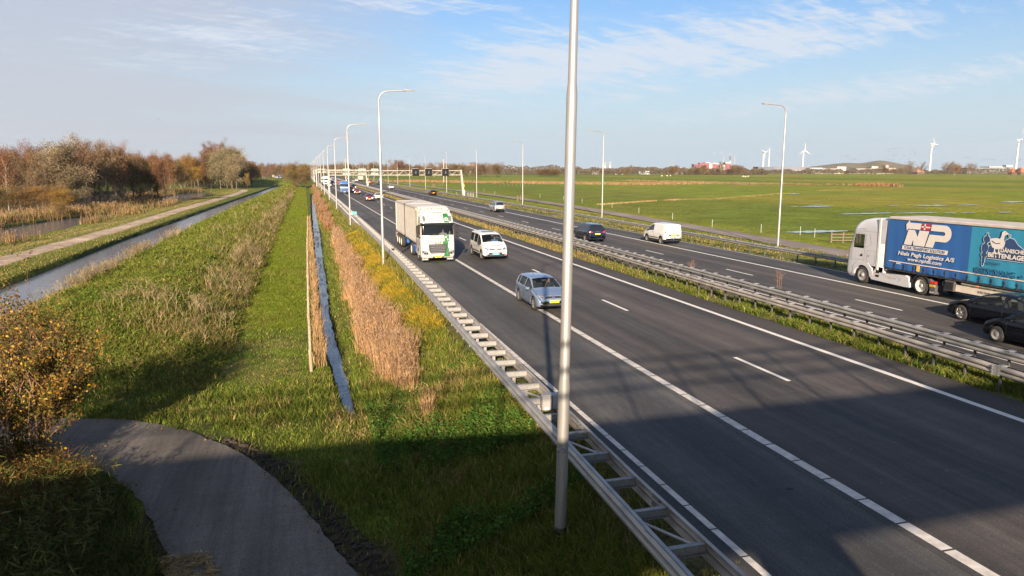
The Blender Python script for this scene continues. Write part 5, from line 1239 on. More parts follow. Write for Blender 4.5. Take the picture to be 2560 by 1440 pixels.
skin = pm('skin', (.50, .28, .20), .6, 0, .08)
hairm = pm('hair', (.05, .028, .018), .8, 0, .2)

def seated_person(loc, rz, shirt_col, label, parent=None, hand_up=False, name='person'):
    """upper body, legs and arms as one skinned surface, sitting"""
    V = [(0, 0, 0), (0, .02, .22), (0, .03, .42), (0, .03, .50), (0, .05, .56), (0, .07, .66), (0, .06, .74)]
    R = [.15, .14, .17, .06, .055, .085, .07]
    E = [(0, 1), (1, 2), (2, 3), (3, 4), (4, 5), (5, 6)]
    def add(a, p, r): V.append(p); R.append(r); E.append((a, len(V) - 1)); return len(V) - 1
    for s in (-1, 1):
        h = add(0, (s * .10, .18, .02), .085); k = add(h, (s * .13, .48, .06), .06); a_ = add(k, (s * .13, .62, -.30), .04); add(a_, (s * .13, .74, -.34), .035)
        sh = add(2, (s * .19, .03, .40), .065); e = add(sh, (s * .25, .20, .22), .045)
        if hand_up and s > 0: w = add(e, (s * .18, .26, .46), .032); hnd = add(w, (s * .16, .27, .53), .035)
        else: w = add(e, (s * .17, .42, .30), .032); hnd = add(w, (s * .15, .49, .33), .035)
        for q in range(5): add(hnd, (V[hnd][0] + (q - 2) * .016, V[hnd][1] + .02, V[hnd][2] + .05 - .006 * abs(q - 2)), .009)
    me = bpy.data.meshes.new('person'); me.from_pydata(V, E, []); me.materials.append(skin)
    o = link(name, me, parent, loc, (0, 0, rz))
    md = o.modifiers.new('Skin', 'SKIN'); md.use_smooth_shade = True
    lay = me.skin_vertices[0].data
    for i, r in enumerate(R): lay[i].radius = (r, r * .85)
    lay[0].use_root = True
    o.modifiers.new('Sub', 'SUBSURF').levels = 1; o.modifiers['Sub'].render_levels = 1
    sm = pm('shirt_' + name + str(shirt_col), shirt_col, .85, 0, .12, 10)
    sh = MB().lathe([(.0, -.05), (.175, -.04), (.17, .2), (.205, .36), (.16, .45), (.08, .50), (.07, .5)], 'z', 14); 
    for v in range(len(sh.v)): x, y, z = sh.v[v]; sh.v[v] = (x * 1.12, y * .82 + .03, z)
    for s in (-1, 1): sh.tube([(s * .19, .03, .42), (s * .25, .20, .22)], [.085, .062], 8)
    sh.build('shirt', sm, o)
    MB().lathe([(0, .79), (.07, .775), (.098, .70), (.09, .65), (.0, .645)], 'z', 12, c=(0, .035, .005)).build('hair', hairm, o)
    f = MB()
    for s in (-1, 1): f.box((s * .03, .145, .67), (.022, .012, .012), bev=.003)
    f.build('eyes', black, o); MB().box((0, .15, .64), (.02, .03, .035), bev=.006).build('nose', skin, o); MB().box((0, .142, .605), (.04, .01, .01)).build('mouth', redl, o)
    return tag(o, label, 'person')

def chaikin(p, ends=True):
    r = [p[0]]
    for a, b in zip(p[:-1], p[1:]):
        r.append((a[0] * .75 + b[0] * .25, a[1] * .75 + b[1] * .25)); r.append((a[0] * .25 + b[0] * .75, a[1] * .25 + b[1] * .75))
    r.append(p[-1]); return r
def car_meshes(sp):
    L, Wd = sp['L'], sp['W']; hl = L / 2; rw = sp['r']; yf, yr = sp['wy']; ra = rw + .055; sill = sp.get('sill', .20)
    prof = chaikin(sp['prof']); py = np.array([p[0] for p in prof]); pz = np.array([p[1] for p in prof])
    st = set([-hl, -hl + .03, -hl + .08, -hl + .16, hl, hl - .03, hl - .08, hl - .16, hl - .3, -hl + .3]) | set(float(v) for v in py if -hl <= v <= hl)
    for w in (yf, yr):
        for t in np.linspace(-1, 1, 13): st.add(w + ra * math.sin(t * pi / 2) * .999)
    for a, b in sp['side']: st |= {a, b}
    st |= set(sp['ws']) | set(sp['rw']) | set(np.arange(-hl + .3, hl - .3, .3))
    st = sorted(st); s2 = [st[0]]
    for v in st[1:]:
        if v - s2[-1] > .012: s2.append(v)
    st = s2
    belt = sp['belt']; cr = sp.get('crown', .03); tum = sp.get('tum', .42); NR = 13
    ring = []
    for y in st:
        zt = float(np.interp(y, py, pz)); e = hl - abs(y)
        fr = sp.get('round', 1.0)
        w = Wd / 2 * (1 - fr * (.20 * math.exp(-e / .06) * .6 + .10 * math.exp(-e / .25)))
        arch = 0
        for wy in (yf, yr):
            if abs(y - wy) < ra: arch = max(arch, rw + sqrt(ra * ra - (y - wy) ** 2))
        zb = max(sill + .08 * math.exp(-e / .15), arch)
        bl = float(np.interp(y, [-hl, hl], [belt + sp.get('wedge', .05), belt - sp.get('wedge', .05)]))
        zbelt = min(bl, zt - .035)
        hgt = max(zt - zbelt, 0)
        wt = lambda z: w * .955 - max(0, z - zbelt) * tum
        lo = zbelt - zb
        zt2 = zt - .05 * min(1, hgt / .2)
        R = [(0, zb), (w * .86, zb), (w * .965, zb + min(.03, lo * .1)), (w * .995, zb + lo * .22), (w, zb + lo * .5), (w * .992, zb + lo * .82), (w * .955, zbelt),
             (wt(zbelt + hgt * .06), zbelt + hgt * .06), (wt(zt - hgt * .16), zt - hgt * .16), (wt(zt2), zt2), (wt(zt2) - .07, zt - .006), ((wt(zt2) - .07) * .5, zt + cr * .7), (0, zt + cr)]
        ring.append([(x, y, z) for x, z in R])
    ns = len(st); vid = {}
    V = []; 
    for i in range(ns):
        for s in (1, -1):
            for j in range(NR):
                if s == -1 and j in (0, NR - 1): vid[(i, s, j)] = vid[(i, 1, j)]; continue
                x, y, z = ring[i][j]; vid[(i, s, j)] = len(V); V.append((x * s, y, z))
    parts = {'body': [], 'windscreen': [], 'rear_window': [], 'side_window_a': [], 'side_window_b': []}; bmi = []
    inr = lambda a, b, rg: a >= rg[0] - .006 and b <= rg[1] + .006
    for i in range(ns - 1):
        y0, y1 = st[i], st[i + 1]; tt = float(np.interp((y0 + y1) / 2, py, pz))
        for s in (1, -1):
            for j in range(NR - 1):
                q = [vid[(i, s, j)], vid[(i, s, j + 1)], vid[(i + 1, s, j + 1)], vid[(i + 1, s, j)]]
                if s == 1: q = q[::-1]
                q2 = []
                for a in q:
                    if a not in q2: q2.append(a)
                key = 'body'
                if j >= 10 and inr(y0, y1, sp['ws']): key = 'windscreen'
                elif j >= 10 and sp.get('rearglass', True) and inr(y0, y1, sp['rw']): key = 'rear_window'
                elif j == 7 and any(inr(y0, y1, r) for r in sp['side']) and tt - belt > .12: key = 'side_window_' + ('a' if s == 1 else 'b')
                parts[key].append(tuple(q2))
                if key == 'body': bmi.append(1 if j < 2 or (sp.get('clad') and j == 2) or (sp.get('clad', 0) > 1 and j == 3 and (abs(y0) > hl - .45)) else 0)
    for i, fl in ((0, False), (ns - 1, True)):
        loop = [vid[(i, 1, j)] for j in range(NR)] + [vid[(i, -1, j)] for j in range(NR - 2, 0, -1)]
        parts['body'].append(tuple(loop if fl else loop[::-1])); bmi.append(0)
    bvh = BVHTree.FromPolygons([Vector(v) for v in V], sum(parts.values(), []))
    out_ = {}
    for k, fs in parts.items():
        if not fs: continue
        used = sorted({a for f in fs for a in f}); mp = {a: n for n, a in enumerate(used)}
        b = MB(); b.add([V[a] for a in used], [tuple(mp[a] for a in f) for f in fs], 0, True)
        if k == 'body': b.mi = bmi
        out_[k] = b
    return out_, bvh
def decal(bvh, poly, side, mb=None, off=.006, mi=0, thick=0):
    """patch that hugs the bodywork. poly in (x,z) for front/rear, (y,z) for left/right, (x,y) for top"""
    pts = []
    n = len(poly)
    for i in range(n):
        a, b = poly[i], poly[(i + 1) % n]; L = math.hypot(b[0] - a[0], b[1] - a[1]); k = max(1, int(L / .12))
        for t in range(k): pts.append((a[0] + (b[0] - a[0]) * t / k, a[1] + (b[1] - a[1]) * t / k))
    cx_ = sum(p[0] for p in pts) / len(pts); cy_ = sum(p[1] for p in pts) / len(pts)
    allp = pts + [(cx_ + (p[0] - cx_) * .5, cy_ + (p[1] - cy_) * .5) for p in pts] + [(cx_, cy_)]
    D = {'front': Vector((0, -1, 0)), 'rear': Vector((0, 1, 0)), 'left': Vector((1, 0, 0)), 'right': Vector((-1, 0, 0)), 'top': Vector((0, 0, -1))}[side]
    res = []
    for a, b in allp:
        o = Vector((a, 12, b)) if side == 'front' else Vector((a, -12, b)) if side == 'rear' else Vector((-6, a, b)) if side == 'left' else Vector((6, a, b)) if side == 'right' else Vector((a, b, 6))
        h = bvh.ray_cast(o, D)
        res.append((h[0] - D * off) if h[0] is not None else None)
    if any(r is None for r in res):
        ok = [r for r in res if r is not None]
        if len(ok) < len(res) * .6: return mb
        res = [r if r is not None else min(ok, key=lambda q: (q[0] - (allp[i][0] if side != 'left' and side != 'right' else q[0])) ** 2 + (q[2] - allp[i][1]) ** 2) for i, r in enumerate(res)]
    m = len(pts); fs = [(i, (i + 1) % m, (i + 1) % m + m, i + m) for i in range(m)] + [(i + m, (i + 1) % m + m, 2 * m) for i in range(m)]
    nrm = (res[1] - res[0]).cross(res[2 * m] - res[0])
    if nrm.dot(D) > 0: fs = [f[::-1] for f in fs]
    mb = mb or MB()
    mb.add(res, fs, mi, True); return mb
def wheel_mb(r, w, style='alloy', seg=28):
    t = MB().lathe([(r * .66, -w / 2), (r * .93, -w / 2), (r, -w * .36), (r, w * .36), (r * .93, w / 2), (r * .66, w / 2)], 'x', seg)
    rm = MB()
    if style == 'alloy':
        rm.lathe([(r * .60, -w * .2), (r * .67, -w * .47), (r * .67, w * .47), (r * .60, w * .2)], 'x', seg)
        for s in (-1, 1):
            for k in range(10):
                a = 2 * pi * (k // 2) / 5 + (k % 2 - .5) * .42; rm.prism([(cos(a) * r * .1 - sin(a) * r * .035, sin(a) * r * .1 + cos(a) * r * .035), (cos(a) * r * .63 - sin(a) * r * .05, sin(a) * r * .63 + cos(a) * r * .05), (cos(a) * r * .63 + sin(a) * r * .05, sin(a) * r * .63 - cos(a) * r * .05), (cos(a) * r * .1 + sin(a) * r * .035, sin(a) * r * .1 - cos(a) * r * .035)], 'x', s * w * .34, s * w * .42)
            rm.lathe([(0, s * w * .43), (r * .16, s * w * .42), (r * .16, s * w * .3)], 'x', 12)
    elif style == 'steel':
        for s in (-1, 1):
            rm.lathe([(0, s * w * .40), (r * .22, s * w * .41), (r * .3, s * w * .33), (r * .56, s * w * .30), (r * .62, s * w * .46), (r * .67, s * w * .46)], 'x', seg)
    else:   # truck: deep dish or domed hub
        for s in (-1, 1):
            if style == 'truck_front': pr_ = [(0, s * w * .62), (r * .20, s * w * .60), (r * .22, s * w * .42), (r * .42, s * w * .30), (r * .5, s * w * .44), (r * .60, s * w * .48), (r * .67, s * w * .48)]
            else: pr_ = [(0, s * w * .30), (r * .16, s * w * .28), (r * .20, s * w * .05), (r * .46, s * w * .02), (r * .56, s * w * .40), (r * .67, s * w * .48)]
            rm.lathe(pr_, 'x', seg)
            for k in range(10):
                a = 2 * pi * k / 10; rm.box((s * w * (.36 if style == 'truck_front' else .1), cos(a) * r * .34, sin(a) * r * .34), (.05, .03, .03))
    bd = MB().lathe([(0, 0), (r * .6, 0)], 'x', 14)
    return t, rm, bd
def poly_scale(p, s): return [(a * s, b) for a, b in p]
def mir(p): return [(-a, b) for a, b in p][::-1]

SPECS = {
 'hatch': dict(L=3.97, W=1.69, r=.305, wy=(1.24, -1.23), belt=.93, sill=.19, prof=[(-1.985, .50), (-1.97, .88), (-1.93, .97), (-1.62, 1.36), (-1.45, 1.42), (-.9, 1.455), (-.2, 1.465), (.22, 1.42), (.95, 1.02), (1.12, .95), (1.65, .83), (1.86, .72), (1.95, .58), (1.985, .45)],
   ws=(.24, .95), rw=(-1.90, -1.58), side=[(-1.52, -1.18), (-1.12, -.28), (-.20, .86)], belt2=.9),
 'small': dict(L=3.65, W=1.64, r=.29, wy=(1.16, -1.15), belt=.92, sill=.19, prof=[(-1.825, .5), (-1.80, .9), (-1.74, 1.0), (-1.5, 1.38), (-1.2, 1.46), (-.4, 1.50), (.1, 1.47), (.75, 1.08), (.95, .99), (1.45, .86), (1.7, .72), (1.79, .55), (1.825, .42)],
   ws=(.14, .76), rw=(-1.71, -1.42), side=[(-1.35, -.95), (-.88, -.1), (-.02, .72)]),
 'sedan': dict(L=4.70, W=1.85, r=.34, wy=(1.50, -1.37), belt=.90, sill=.17, tum=.48, prof=[(-2.35, .55), (-2.32, .95), (-2.22, 1.08), (-1.85, 1.10), (-1.0, 1.36), (-.35, 1.44), (.1, 1.43), (.55, 1.32), (1.18, 1.00), (1.35, .93), (1.85, .82), (2.15, .70), (2.31, .52), (2.35, .38)],
   ws=(.42, 1.16), rw=(-1.75, -.85), side=[(-1.55, -.52), (-.44, 1.0)]),
 'suv': dict(L=4.70, W=1.88, r=.36, wy=(1.42, -1.37), belt=1.02, sill=.24, clad=1, prof=[(-2.35, .55), (-2.33, 1.02), (-2.27, 1.12), (-2.02, 1.52), (-1.8, 1.64), (-1.0, 1.69), (0, 1.70), (.35, 1.63), (.98, 1.20), (1.15, 1.12), (1.85, 1.0), (2.15, .88), (2.31, .66), (2.35, .45)],
   ws=(.38, .98), rw=(-2.22, -1.92), side=[(-1.95, -1.42), (-1.34, -.42), (-.34, .85)]),
 'mpv': dict(L=4.2, W=1.78, r=.32, wy=(1.38, -1.25), belt=.98, sill=.2, prof=[(-2.1, .5), (-2.08, .95), (-2.05, 1.05), (-1.9, 1.5), (-1.7, 1.62), (-.9, 1.66), (-.1, 1.64), (.3, 1.54), (1.1, 1.08), (1.3, 1.0), (1.75, .85), (1.98, .7), (2.07, .5), (2.1, .4)],
   ws=(.3, 1.1), rw=(-2.03, -1.78), side=[(-1.8, -1.2), (-1.12, -.3), (-.22, .95)]),
 'minivan': dict(L=4.96, W=1.92, r=.34, wy=(1.60, -1.66), belt=1.12, sill=.24, clad=1, tum=.20, crown=.05, prof=[(-2.48, .55), (-2.47, 1.2), (-2.44, 1.80), (-2.3, 1.90), (-1.2, 1.94), (.2, 1.94), (.75, 1.86), (1.62, 1.28), (1.78, 1.18), (2.18, 1.03), (2.36, .88), (2.45, .62), (2.48, .42)],
   ws=(.80, 1.60), rw=(-2.46, -2.38), rearglass=False, side=[(-2.25, -1.05), (-.97, .22), (.32, 1.42)]),
 'van': dict(L=4.4, W=1.83, r=.32, wy=(1.35, -1.40), belt=1.12, sill=.24, clad=1, tum=.16, crown=.05, round=.7, prof=[(-2.2, .55), (-2.19, 1.2), (-2.16, 1.74), (-2.05, 1.81), (-1.2, 1.845), (.1, 1.84), (.45, 1.78), (1.15, 1.27), (1.32, 1.16), (1.8, 1.0), (2.05, .85), (2.17, .6), (2.2, .42)],
   ws=(.5, 1.14), rw=(-2.18, -2.1), rearglass=False, side=[(.0, .98)]),
}
CACHE = {}
def vehicle_meshes(kind, glass, style):
    key = (kind, glass, style)
    if key in CACHE: return CACHE[key]
    sp = SPECS[kind]; parts, bvh = car_meshes(sp); L, Wd, r = sp['L'], sp['W'], sp['r']; yf, yr = sp['wy']; hl = L / 2; k = Wd / 1.69
    G = gclear if glass == 'clear' else gdark; P = paint_mat('paint_white', (.56, .56, .55))
    Z = lambda z: z * (sp['belt'] / .93)
    M = []   # (name, mesh, loc, parentname)
    M.append(('body', parts['body'].mesh('body', [P, black]), None, None))
    for a, nm in (('windscreen', 'windscreen'), ('rear_window', 'rear_window'), ('side_window_a', 'side_window'), ('side_window_b', 'side_window')):
        if a in parts: M.append((nm, parts[a].mesh(nm, G if a == 'windscreen' or glass == 'clear' else gdark), None, None))
    hi = Z(.80); lo = Z(.64)
    van = kind in ('van', 'minivan')
    for s in (1, -1):
        pl = poly_scale([(.42, lo + .02), (.60, lo - .01), (.80, lo + .06), (.815, hi + .01), (.70, hi + .03), (.50, hi - .04)], k)
        m_ = decal(bvh, pl if s > 0 else mir(pl), 'front', off=.010); M.append(('headlight', m_.mesh('headlight', lampg), None, None))
        pl2 = poly_scale([(.50, lo + .045), (.62, lo + .03), (.66, hi - .07), (.54, hi - .08)], k); 
        m_ = decal(bvh, pl2 if s > 0 else mir(pl2), 'front', off=.018); M.append(('lens', m_.mesh('lens', chrome), None, 'headlight'))
        zt_ = Z(1.0)
        if van: pl = poly_scale([(.70, Z(.70)), (.835, Z(.68)), (.83, Z(1.12)), (.74, Z(1.10))], k)
        elif kind in ('suv',): pl = poly_scale([(.42, Z(.88)), (.83, Z(.84)), (.83, Z(.98)), (.60, Z(.98))], k)
        else: pl = poly_scale([(.52, Z(.74)), (.80, Z(.70)), (.80, Z(.94)), (.60, Z(.93))], k)
        m_ = decal(bvh, pl if s > 0 else mir(pl), 'rear', off=.010)
        if m_: M.append(('tail_light', m_.mesh('tail_light', redl), None, None))
        ff = poly_scale([(.55, .36), (.70, .37), (.70, .44), (.56, .43)], k); m_ = decal(bvh, ff if s > 0 else mir(ff), 'front', off=.008)
        if m_: M.append(('fog_lamp', m_.mesh('fog_lamp', lampg), None, None))
        # mirror
        my = sp['side'][-1][1] - .12; mz = sp['belt'] + .06
        mm = MB().box((s * (Wd / 2 + .09), my, mz), (.20, .12, .14), bev=.04, mi=0); mm.box((s * (Wd / 2 - .02), my, mz - .05), (.1, .05, .04), mi=1)
        M.append(('mirror', mm.mesh('mirror', [P if not van else black, black]), None, None))
    gr_ = decal(bvh, poly_scale([(-.40, lo + .01), (.40, lo + .01), (.42, lo + .07), (.30, lo + .10), (-.30, lo + .10), (-.42, lo + .07)], k), 'front', off=.012)
    M.append(('grille', gr_.mesh('grille', black), None, None))
    lg = decal(bvh, poly_scale([(-.52, .30), (.52, .30), (.60, .42), (-.60, .42)], k), 'front', off=.010)
    if lg: M.append(('lower_grille', lg.mesh('lower_grille', black), None, None))
    for s_, nm in (('front', 'number_plate'), ('rear', 'number_plate')):
        zz = .50 if s_ == 'front' else (Z(.74) if kind in ('suv', 'hatch') else Z(.66)); pp = decal(bvh, [(-.26, zz - .055), (.26, zz - .055), (.26, zz + .055), (-.26, zz + .055)], s_, off=.022)
        if pp: M.append((nm, pp.mesh(nm, plate_y), None, None))
    # door seams and handles
    sm = MB(); hd = MB()
    doors = sp['side']; zb_ = sp['sill'] + .10; cuts = [d[1] + .02 for d in doors[-2:]] + [doors[-1][0] - .04]
    if kind == 'van': cuts = [.98, -.06]
    for s in ('left', 'right'):
        for c_ in cuts: decal(bvh, [(c_ - .008, zb_), (c_ + .008, zb_), (c_ + .008, sp['belt'] - .02), (c_ - .008, sp['belt'] - .02)], s, sm, .004)
        for d in doors[-2:]: decal(bvh, [(d[0] + .06, sp['belt'] - .12), (d[0] + .24, sp['belt'] - .12), (d[0] + .24, sp['belt'] - .085), (d[0] + .06, sp['belt'] - .085)], s, hd, .02)
        if van: decal(bvh, [(yr + r + .1, .52), (yf - r - .1, .52), (yf - r - .1, .60), (yr + r + .1, .60)], s, sm, .012)
    decal(bvh, [(-Wd * .40, sp['wy'][0] + .5), (-Wd * .41, sp['wy'][0] + .51), (Wd * .41, sp['wy'][0] + .51), (Wd * .40, sp['wy'][0] + .5)], 'top', sm, .004)
    if sm.v: M.append(('door_seam', sm.mesh('door_seam', black), None, None))
    if hd.v: M.append(('door_handle', hd.mesh('door_handle', P if kind != 'van' else black), None, None))
    M.append(('antenna', MB().tube([(0, sp['rw'][1] + .35 if not van else .6, SPECS[kind]['prof'][6][1]), (0, sp['rw'][1] + .2 if not van else .5, SPECS[kind]['prof'][6][1] + .33)], .008, 4).mesh('antenna', black), None, None))
    if kind == 'suv' or kind == 'mpv':
        for s in (-1, 1): M.append(('roof_rail', MB().tube([(s * .62, -1.7, 1.69), (s * .64, -.8, 1.745), (s * .62, .1, 1.71)], .018, 5).mesh('roof_rail', chrome), None, None))
    # interior
    it = MB(); cy0 = (sp['ws'][0] + sp['rw'][1]) / 2
    for s in (-1, 1):
        for yy in (.0, -.95): it.box((s * .38 * k, yy, .62), (.46, .5, .2), bev=.05); it.box((s * .38 * k, yy - .28, .92), (.44, .14, .56), bev=.05, rx=-.15); it.box((s * .38 * k, yy - .34, 1.26), (.24, .09, .16), bev=.03)
    it.box((0, sp['ws'][1] - .28, sp['belt'] - .10), (Wd * .84, .42, .12), bev=.04); it.box((0, -.2, .42), (Wd * .86, L * .62, .06))
    M.append(('seats', it.mesh('seats', seatm), None, None))
    wt_, rm_, bd_ = wheel_mb(r, .20, style)
    tm, rmm = wt_.mesh('wheel', tyre), rm_.mesh('rim', rimm if style == 'alloy' else rimd)
    for s in (-1, 1):
        for yy in (yf, yr): M.append(('wheel', tm, (s * (Wd / 2 - .115), yy, r), None)); M.append(('rim', rmm, None, 'wheel'))
    CACHE[key] = (M, bvh); return CACHE[key]
def car(kind, x, y, rz, paint, label, cat='car', group=None, glass='dark', style='alloy', plate=None, z=0.0, simple=False):
    """y = position of the body centre"""
    M, bvh = vehicle_meshes(kind, glass, style)
    name = {'hatch': 'hatchback_car', 'small': 'hatchback_car', 'sedan': 'saloon_car', 'suv': 'suv_car', 'mpv': 'people_carrier', 'minivan': 'minibus_van', 'van': 'delivery_van'}[kind]
    root = empty(name, (x, y, z), rz); tag(root, label, cat, group); last = {}
    for nm, me, loc, par in M:
        if simple and nm in ('seats', 'antenna', 'door_seam', 'door_handle', 'rim', 'lens', 'fog_lamp', 'lower_grille'): continue
        o = link(nm, me, last.get(par, root), loc); last[nm] = o
        if nm in ('body', 'mirror', 'door_handle') and me.materials[0].name.startswith('paint'):
            o.material_slots[0].link = 'OBJECT'; o.material_slots[0].material = paint
        if nm == 'number_plate' and plate: o.material_slots[0].link = 'OBJECT'; o.material_slots[0].material = plate
    return root, bvh

def text_mesh(s, size, shear=0.0, mat=None, bold=0.0, align='LEFT', space=1.0, sx=1.0):
    cu = bpy.data.curves.new('lettering', 'FONT'); cu.body = s; cu.size = size; cu.shear = shear; cu.align_x = align; cu.space_character = space; cu.offset = bold; cu.resolution_u = 3
    o = bpy.data.objects.new('lettering_tmp', cu); C.objects.link(o); dg = bpy.context.evaluated_depsgraph_get(); dg.update()
    me = bpy.data.meshes.new_from_object(o.evaluated_get(dg)); bpy.data.objects.remove(o); bpy.data.curves.remove(cu)
    if sx != 1: me.transform(Matrix.Scale(sx, 4, (1, 0, 0)))
    me.materials.clear(); me.materials.append(mat or white_t); me.name = 'lettering'; return me
def on_front(me, parent, x, y, z, name='lettering', tilt=0.0):     # reads correctly from in front (front faces +y)
    o = link(name, me, parent, (x, y, z)); o.rotation_euler = (pi / 2 + tilt, 0, pi); return o
def on_left(me, parent, x, y, z, name='lettering'):                # left side of a vehicle facing +y, seen from -x
    o = link(name, me, parent, (x, y, z)); o.rotation_euler = (pi / 2, 0, -pi / 2); return o
def on_rear(me, parent, x, y, z, name='lettering'):
    o = link(name, me, parent, (x, y, z)); o.rotation_euler = (pi / 2, 0, 0); return o
def on_right(me, parent, x, y, z, name='lettering'):
    o = link(name, me, parent, (x, y, z)); o.rotation_euler = (pi / 2, 0, pi / 2); return o

PW = paint_mat('paint_white', (.56, .56, .55)); PS_ = paint_mat('paint_ice_blue', (.19, .25, .35), .5, .3); PK = paint_mat('paint_black', (.003, .004, .007), .0, .08, .2)
PN = paint_mat('paint_dark_blue', (.012, .016, .03), .2, .2); PR = paint_mat('paint_red', (.42, .015, .02)); PDR = paint_mat('paint_dark_red', (.20, .012, .022), .2); PSI = paint_mat('paint_silver', (.42, .44, .47), .6, .3)
PBR = paint_mat('paint_brick_red', (.35, .06, .035)); PGY = paint_mat('paint_grey', (.12, .125, .13), .4); PBL = paint_mat('paint_blue', (.02, .10, .28)); PTA = paint_mat('paint_tan', (.45, .36, .27))
TW = pi   # facing the viewer
# --- the three vehicles near the middle
hb, bv = car('hatch', 11.18, 33.35, TW, PS_, 'silver-blue hatchback half hidden behind the near lamp mast', glass='clear')
em = decal(bv, [(.075 * cos(a), .70 + .075 * sin(a)) for a in np.linspace(0, 2 * pi, 14)[:-1]], 'front', off=.022); em.build('badge', chrome, hb)
on_front(text_mesh('VW', .075, 0, dark_t, .003, 'CENTER'), hb, 0, 1.985, .68, 'badge_letters')
on_front(text_mesh('H2-XT', .085, 0, dark_t, .002, 'CENTER'), hb, 0, 2.02, .475, 'plate_letters')
MB().box((0, 1.97 + .03, .50), (.06, .008, .11)).build('plate_strip', pm('plate_strip_blue', (.03, .10, .5), .5), hb, (.235, 0, 0))
MB().box((0, .45, 1.30), (.22, .03, .07), bev=.02).build('rear_view_mirror', chrome, hb)
sw = MB(); sw.tube([(-.38 + .17 * cos(a), .62 + .06 * sin(a), .98 + .16 * sin(a)) for a in np.linspace(0, 2 * pi, 17)], .014, 5, cap=False); sw.build('steering_wheel', black, hb)
seated_person((11.18 + .38, 33.35 - .02, .66), pi, (.03, .05, .055), 'driver in a dark top with raised hand, seen through the silver-blue hatchback windscreen', hand_up=True)
mv, bv = car('minivan', 13.52, 53.45, TW, PW, 'white minibus with blue number plate in the middle lane', 'van', glass='clear', style='steel', plate=plate_b)
bp_ = decal(bv, [(-.80, .34), (.80, .34), (.88, .52), (.86, .62), (-.86, .62), (-.88, .52)], 'front', off=.012); bp_.build('bumper', black, mv)
gp_ = decal(bv, [(-.42, .80), (.42, .80), (.50, .90), (-.50, .90)], 'front', off=.016); gp_.build('upper_grille', pm('grey_grille', (.10, .10, .11), .4, .4), mv)
on_front(text_mesh('FIAT', .10, 0, white_t, .003, 'CENTER'), mv, 0, 2.505, .81, 'badge_letters')
on_front(text_mesh('regiorijder', .17, .1, dark_t, .001, 'CENTER'), mv, 0, 2.19, 1.075, tilt=-.98)
on_left(text_mesh('regio', .19, .1, dark_t, .003), mv, -.978, .10, .86); on_right(text_mesh('regio', .20, .1, dark_t, .004), mv, .975, -.55, .86)
on_front(text_mesh('H-248-XL', .085, 0, white_t, .002, 'CENTER'), mv, 0, 2.535, .47, 'plate_letters')
MB().box((0, -.1, 1.992), (.9, .7, .012), bev=.005).build('sunroof', gdark, mv)
seated_person((13.52 + .42, 53.45 - .45, .92), pi, (.10, .25, .50), 'driver in a light blue shirt behind the minibus windscreen')

# --- truck wheels
tw_t, tw_f, _ = wheel_mb(.51, .34, 'truck_front', 32); twt = tw_t.mesh('wheel', tyre); twf = tw_f.mesh('rim', rimd); twr = wheel_mb(.51, .34, 'truck_rear', 32)[1].mesh('rim', pm('pale_rim', (.60, .56, .48), .5, .2, .15))
def twheel(parent, x, y, front=False, z=.51):
    w = link('wheel', twt, parent, (x, y, z)); link('rim', twf if front else twr, w)
def cab_shell(levels, cols_side, rear, corner=.22, fronts=(-.8, -.55, -.28, 0, .28, .55, .8), bands=None, hole=None):
    """stack of rounded plan outlines. levels: (z, y_front, half_width); returns MB dict by part from bands: {name: (z0,z1,'front'|'side', y0,y1)}"""
    V = []; meta = None; rings = []
    for z, yf_, hw in levels:
        pts = []; lab = []
        for y in cols_side: pts.append((-hw, min(y, yf_ - corner - .01))); lab.append(('L', y))
        for a in (0, 22.5, 45, 67.5): pts.append((-hw + corner * (1 - cos(radians(a))), yf_ - corner + corner * sin(radians(a)))); lab.append(('C', a))
        for f in fronts: pts.append((f * (hw - corner) / .8 * .98, yf_ + .03 * (1 - f * f))); lab.append(('F', f))
        for a in (67.5, 45, 22.5, 0): pts.append((hw - corner * (1 - cos(radians(a))), yf_ - corner + corner * sin(radians(a)))); lab.append(('C', a))
        for y in reversed(cols_side): pts.append((hw, min(y, yf_ - corner - .01))); lab.append(('R', y))
        rings.append([(p[0], p[1], z) for p in pts]); meta = lab
    n = len(meta); out_ = {'shell': MB()}
    for b in (bands or {}): out_[b] = MB()
    allv = [v for r in rings for v in r]; F = []
    for i in range(len(rings) - 1):
        z0, z1 = levels[i][0], levels[i + 1][0]
        for j in range(n):
            k = (j + 1) % n
            f = [rings[i][j], rings[i][k], rings[i + 1][k], rings[i + 1][j]][::-1]
            a, b = meta[j], meta[k]; key = 'shell'
            if hole and a[0] == b[0] and a[0] in 'LR' and z1 <= hole[0] + .01 and min(a[1], b[1]) >= hole[1] - .01 and max(a[1], b[1]) <= hole[2] + .01: continue
            for nm, (b0, b1, wh, y0, y1) in (bands or {}).items():
                if z0 >= b0 - .01 and z1 <= b1 + .01:
                    if wh == 'front' and a[0] in 'CF' and b[0] in 'CF' and not (a[0] == 'C' and a[1] < y0) and not (b[0] == 'C' and b[1] < y0): key = nm
                    if wh == 'side' and a[0] == b[0] and a[0] in 'LR' and min(a[1], b[1]) >= y0 - .01 and max(a[1], b[1]) <= y1 + .01: key = nm
            out_[key].add(f, [(0, 1, 2, 3)], 0, True); F.append((i, j, k))
    out_['shell'].add(rings[-1], [tuple(range(n))][::-1]); 
    bvh = BVHTree.FromPolygons([Vector(v) for v in allv], [(i * n + j, i * n + k, (i + 1) * n + k, (i + 1) * n + j) for i, j, k in F])
    # merge doubles per part so shading is smooth
    for nm, b in out_.items():
        mp = {}; nv = []; rem = []
        for v in b.v:
            key = (round(v[0], 4), round(v[1], 4), round(v[2], 4))
            if key not in mp: mp[key] = len(nv); nv.append(v)
            rem.append(mp[key])
        b.f = [tuple(rem[a] for a in f) for f in b.f]; b.v = nv
    return out_, bvh

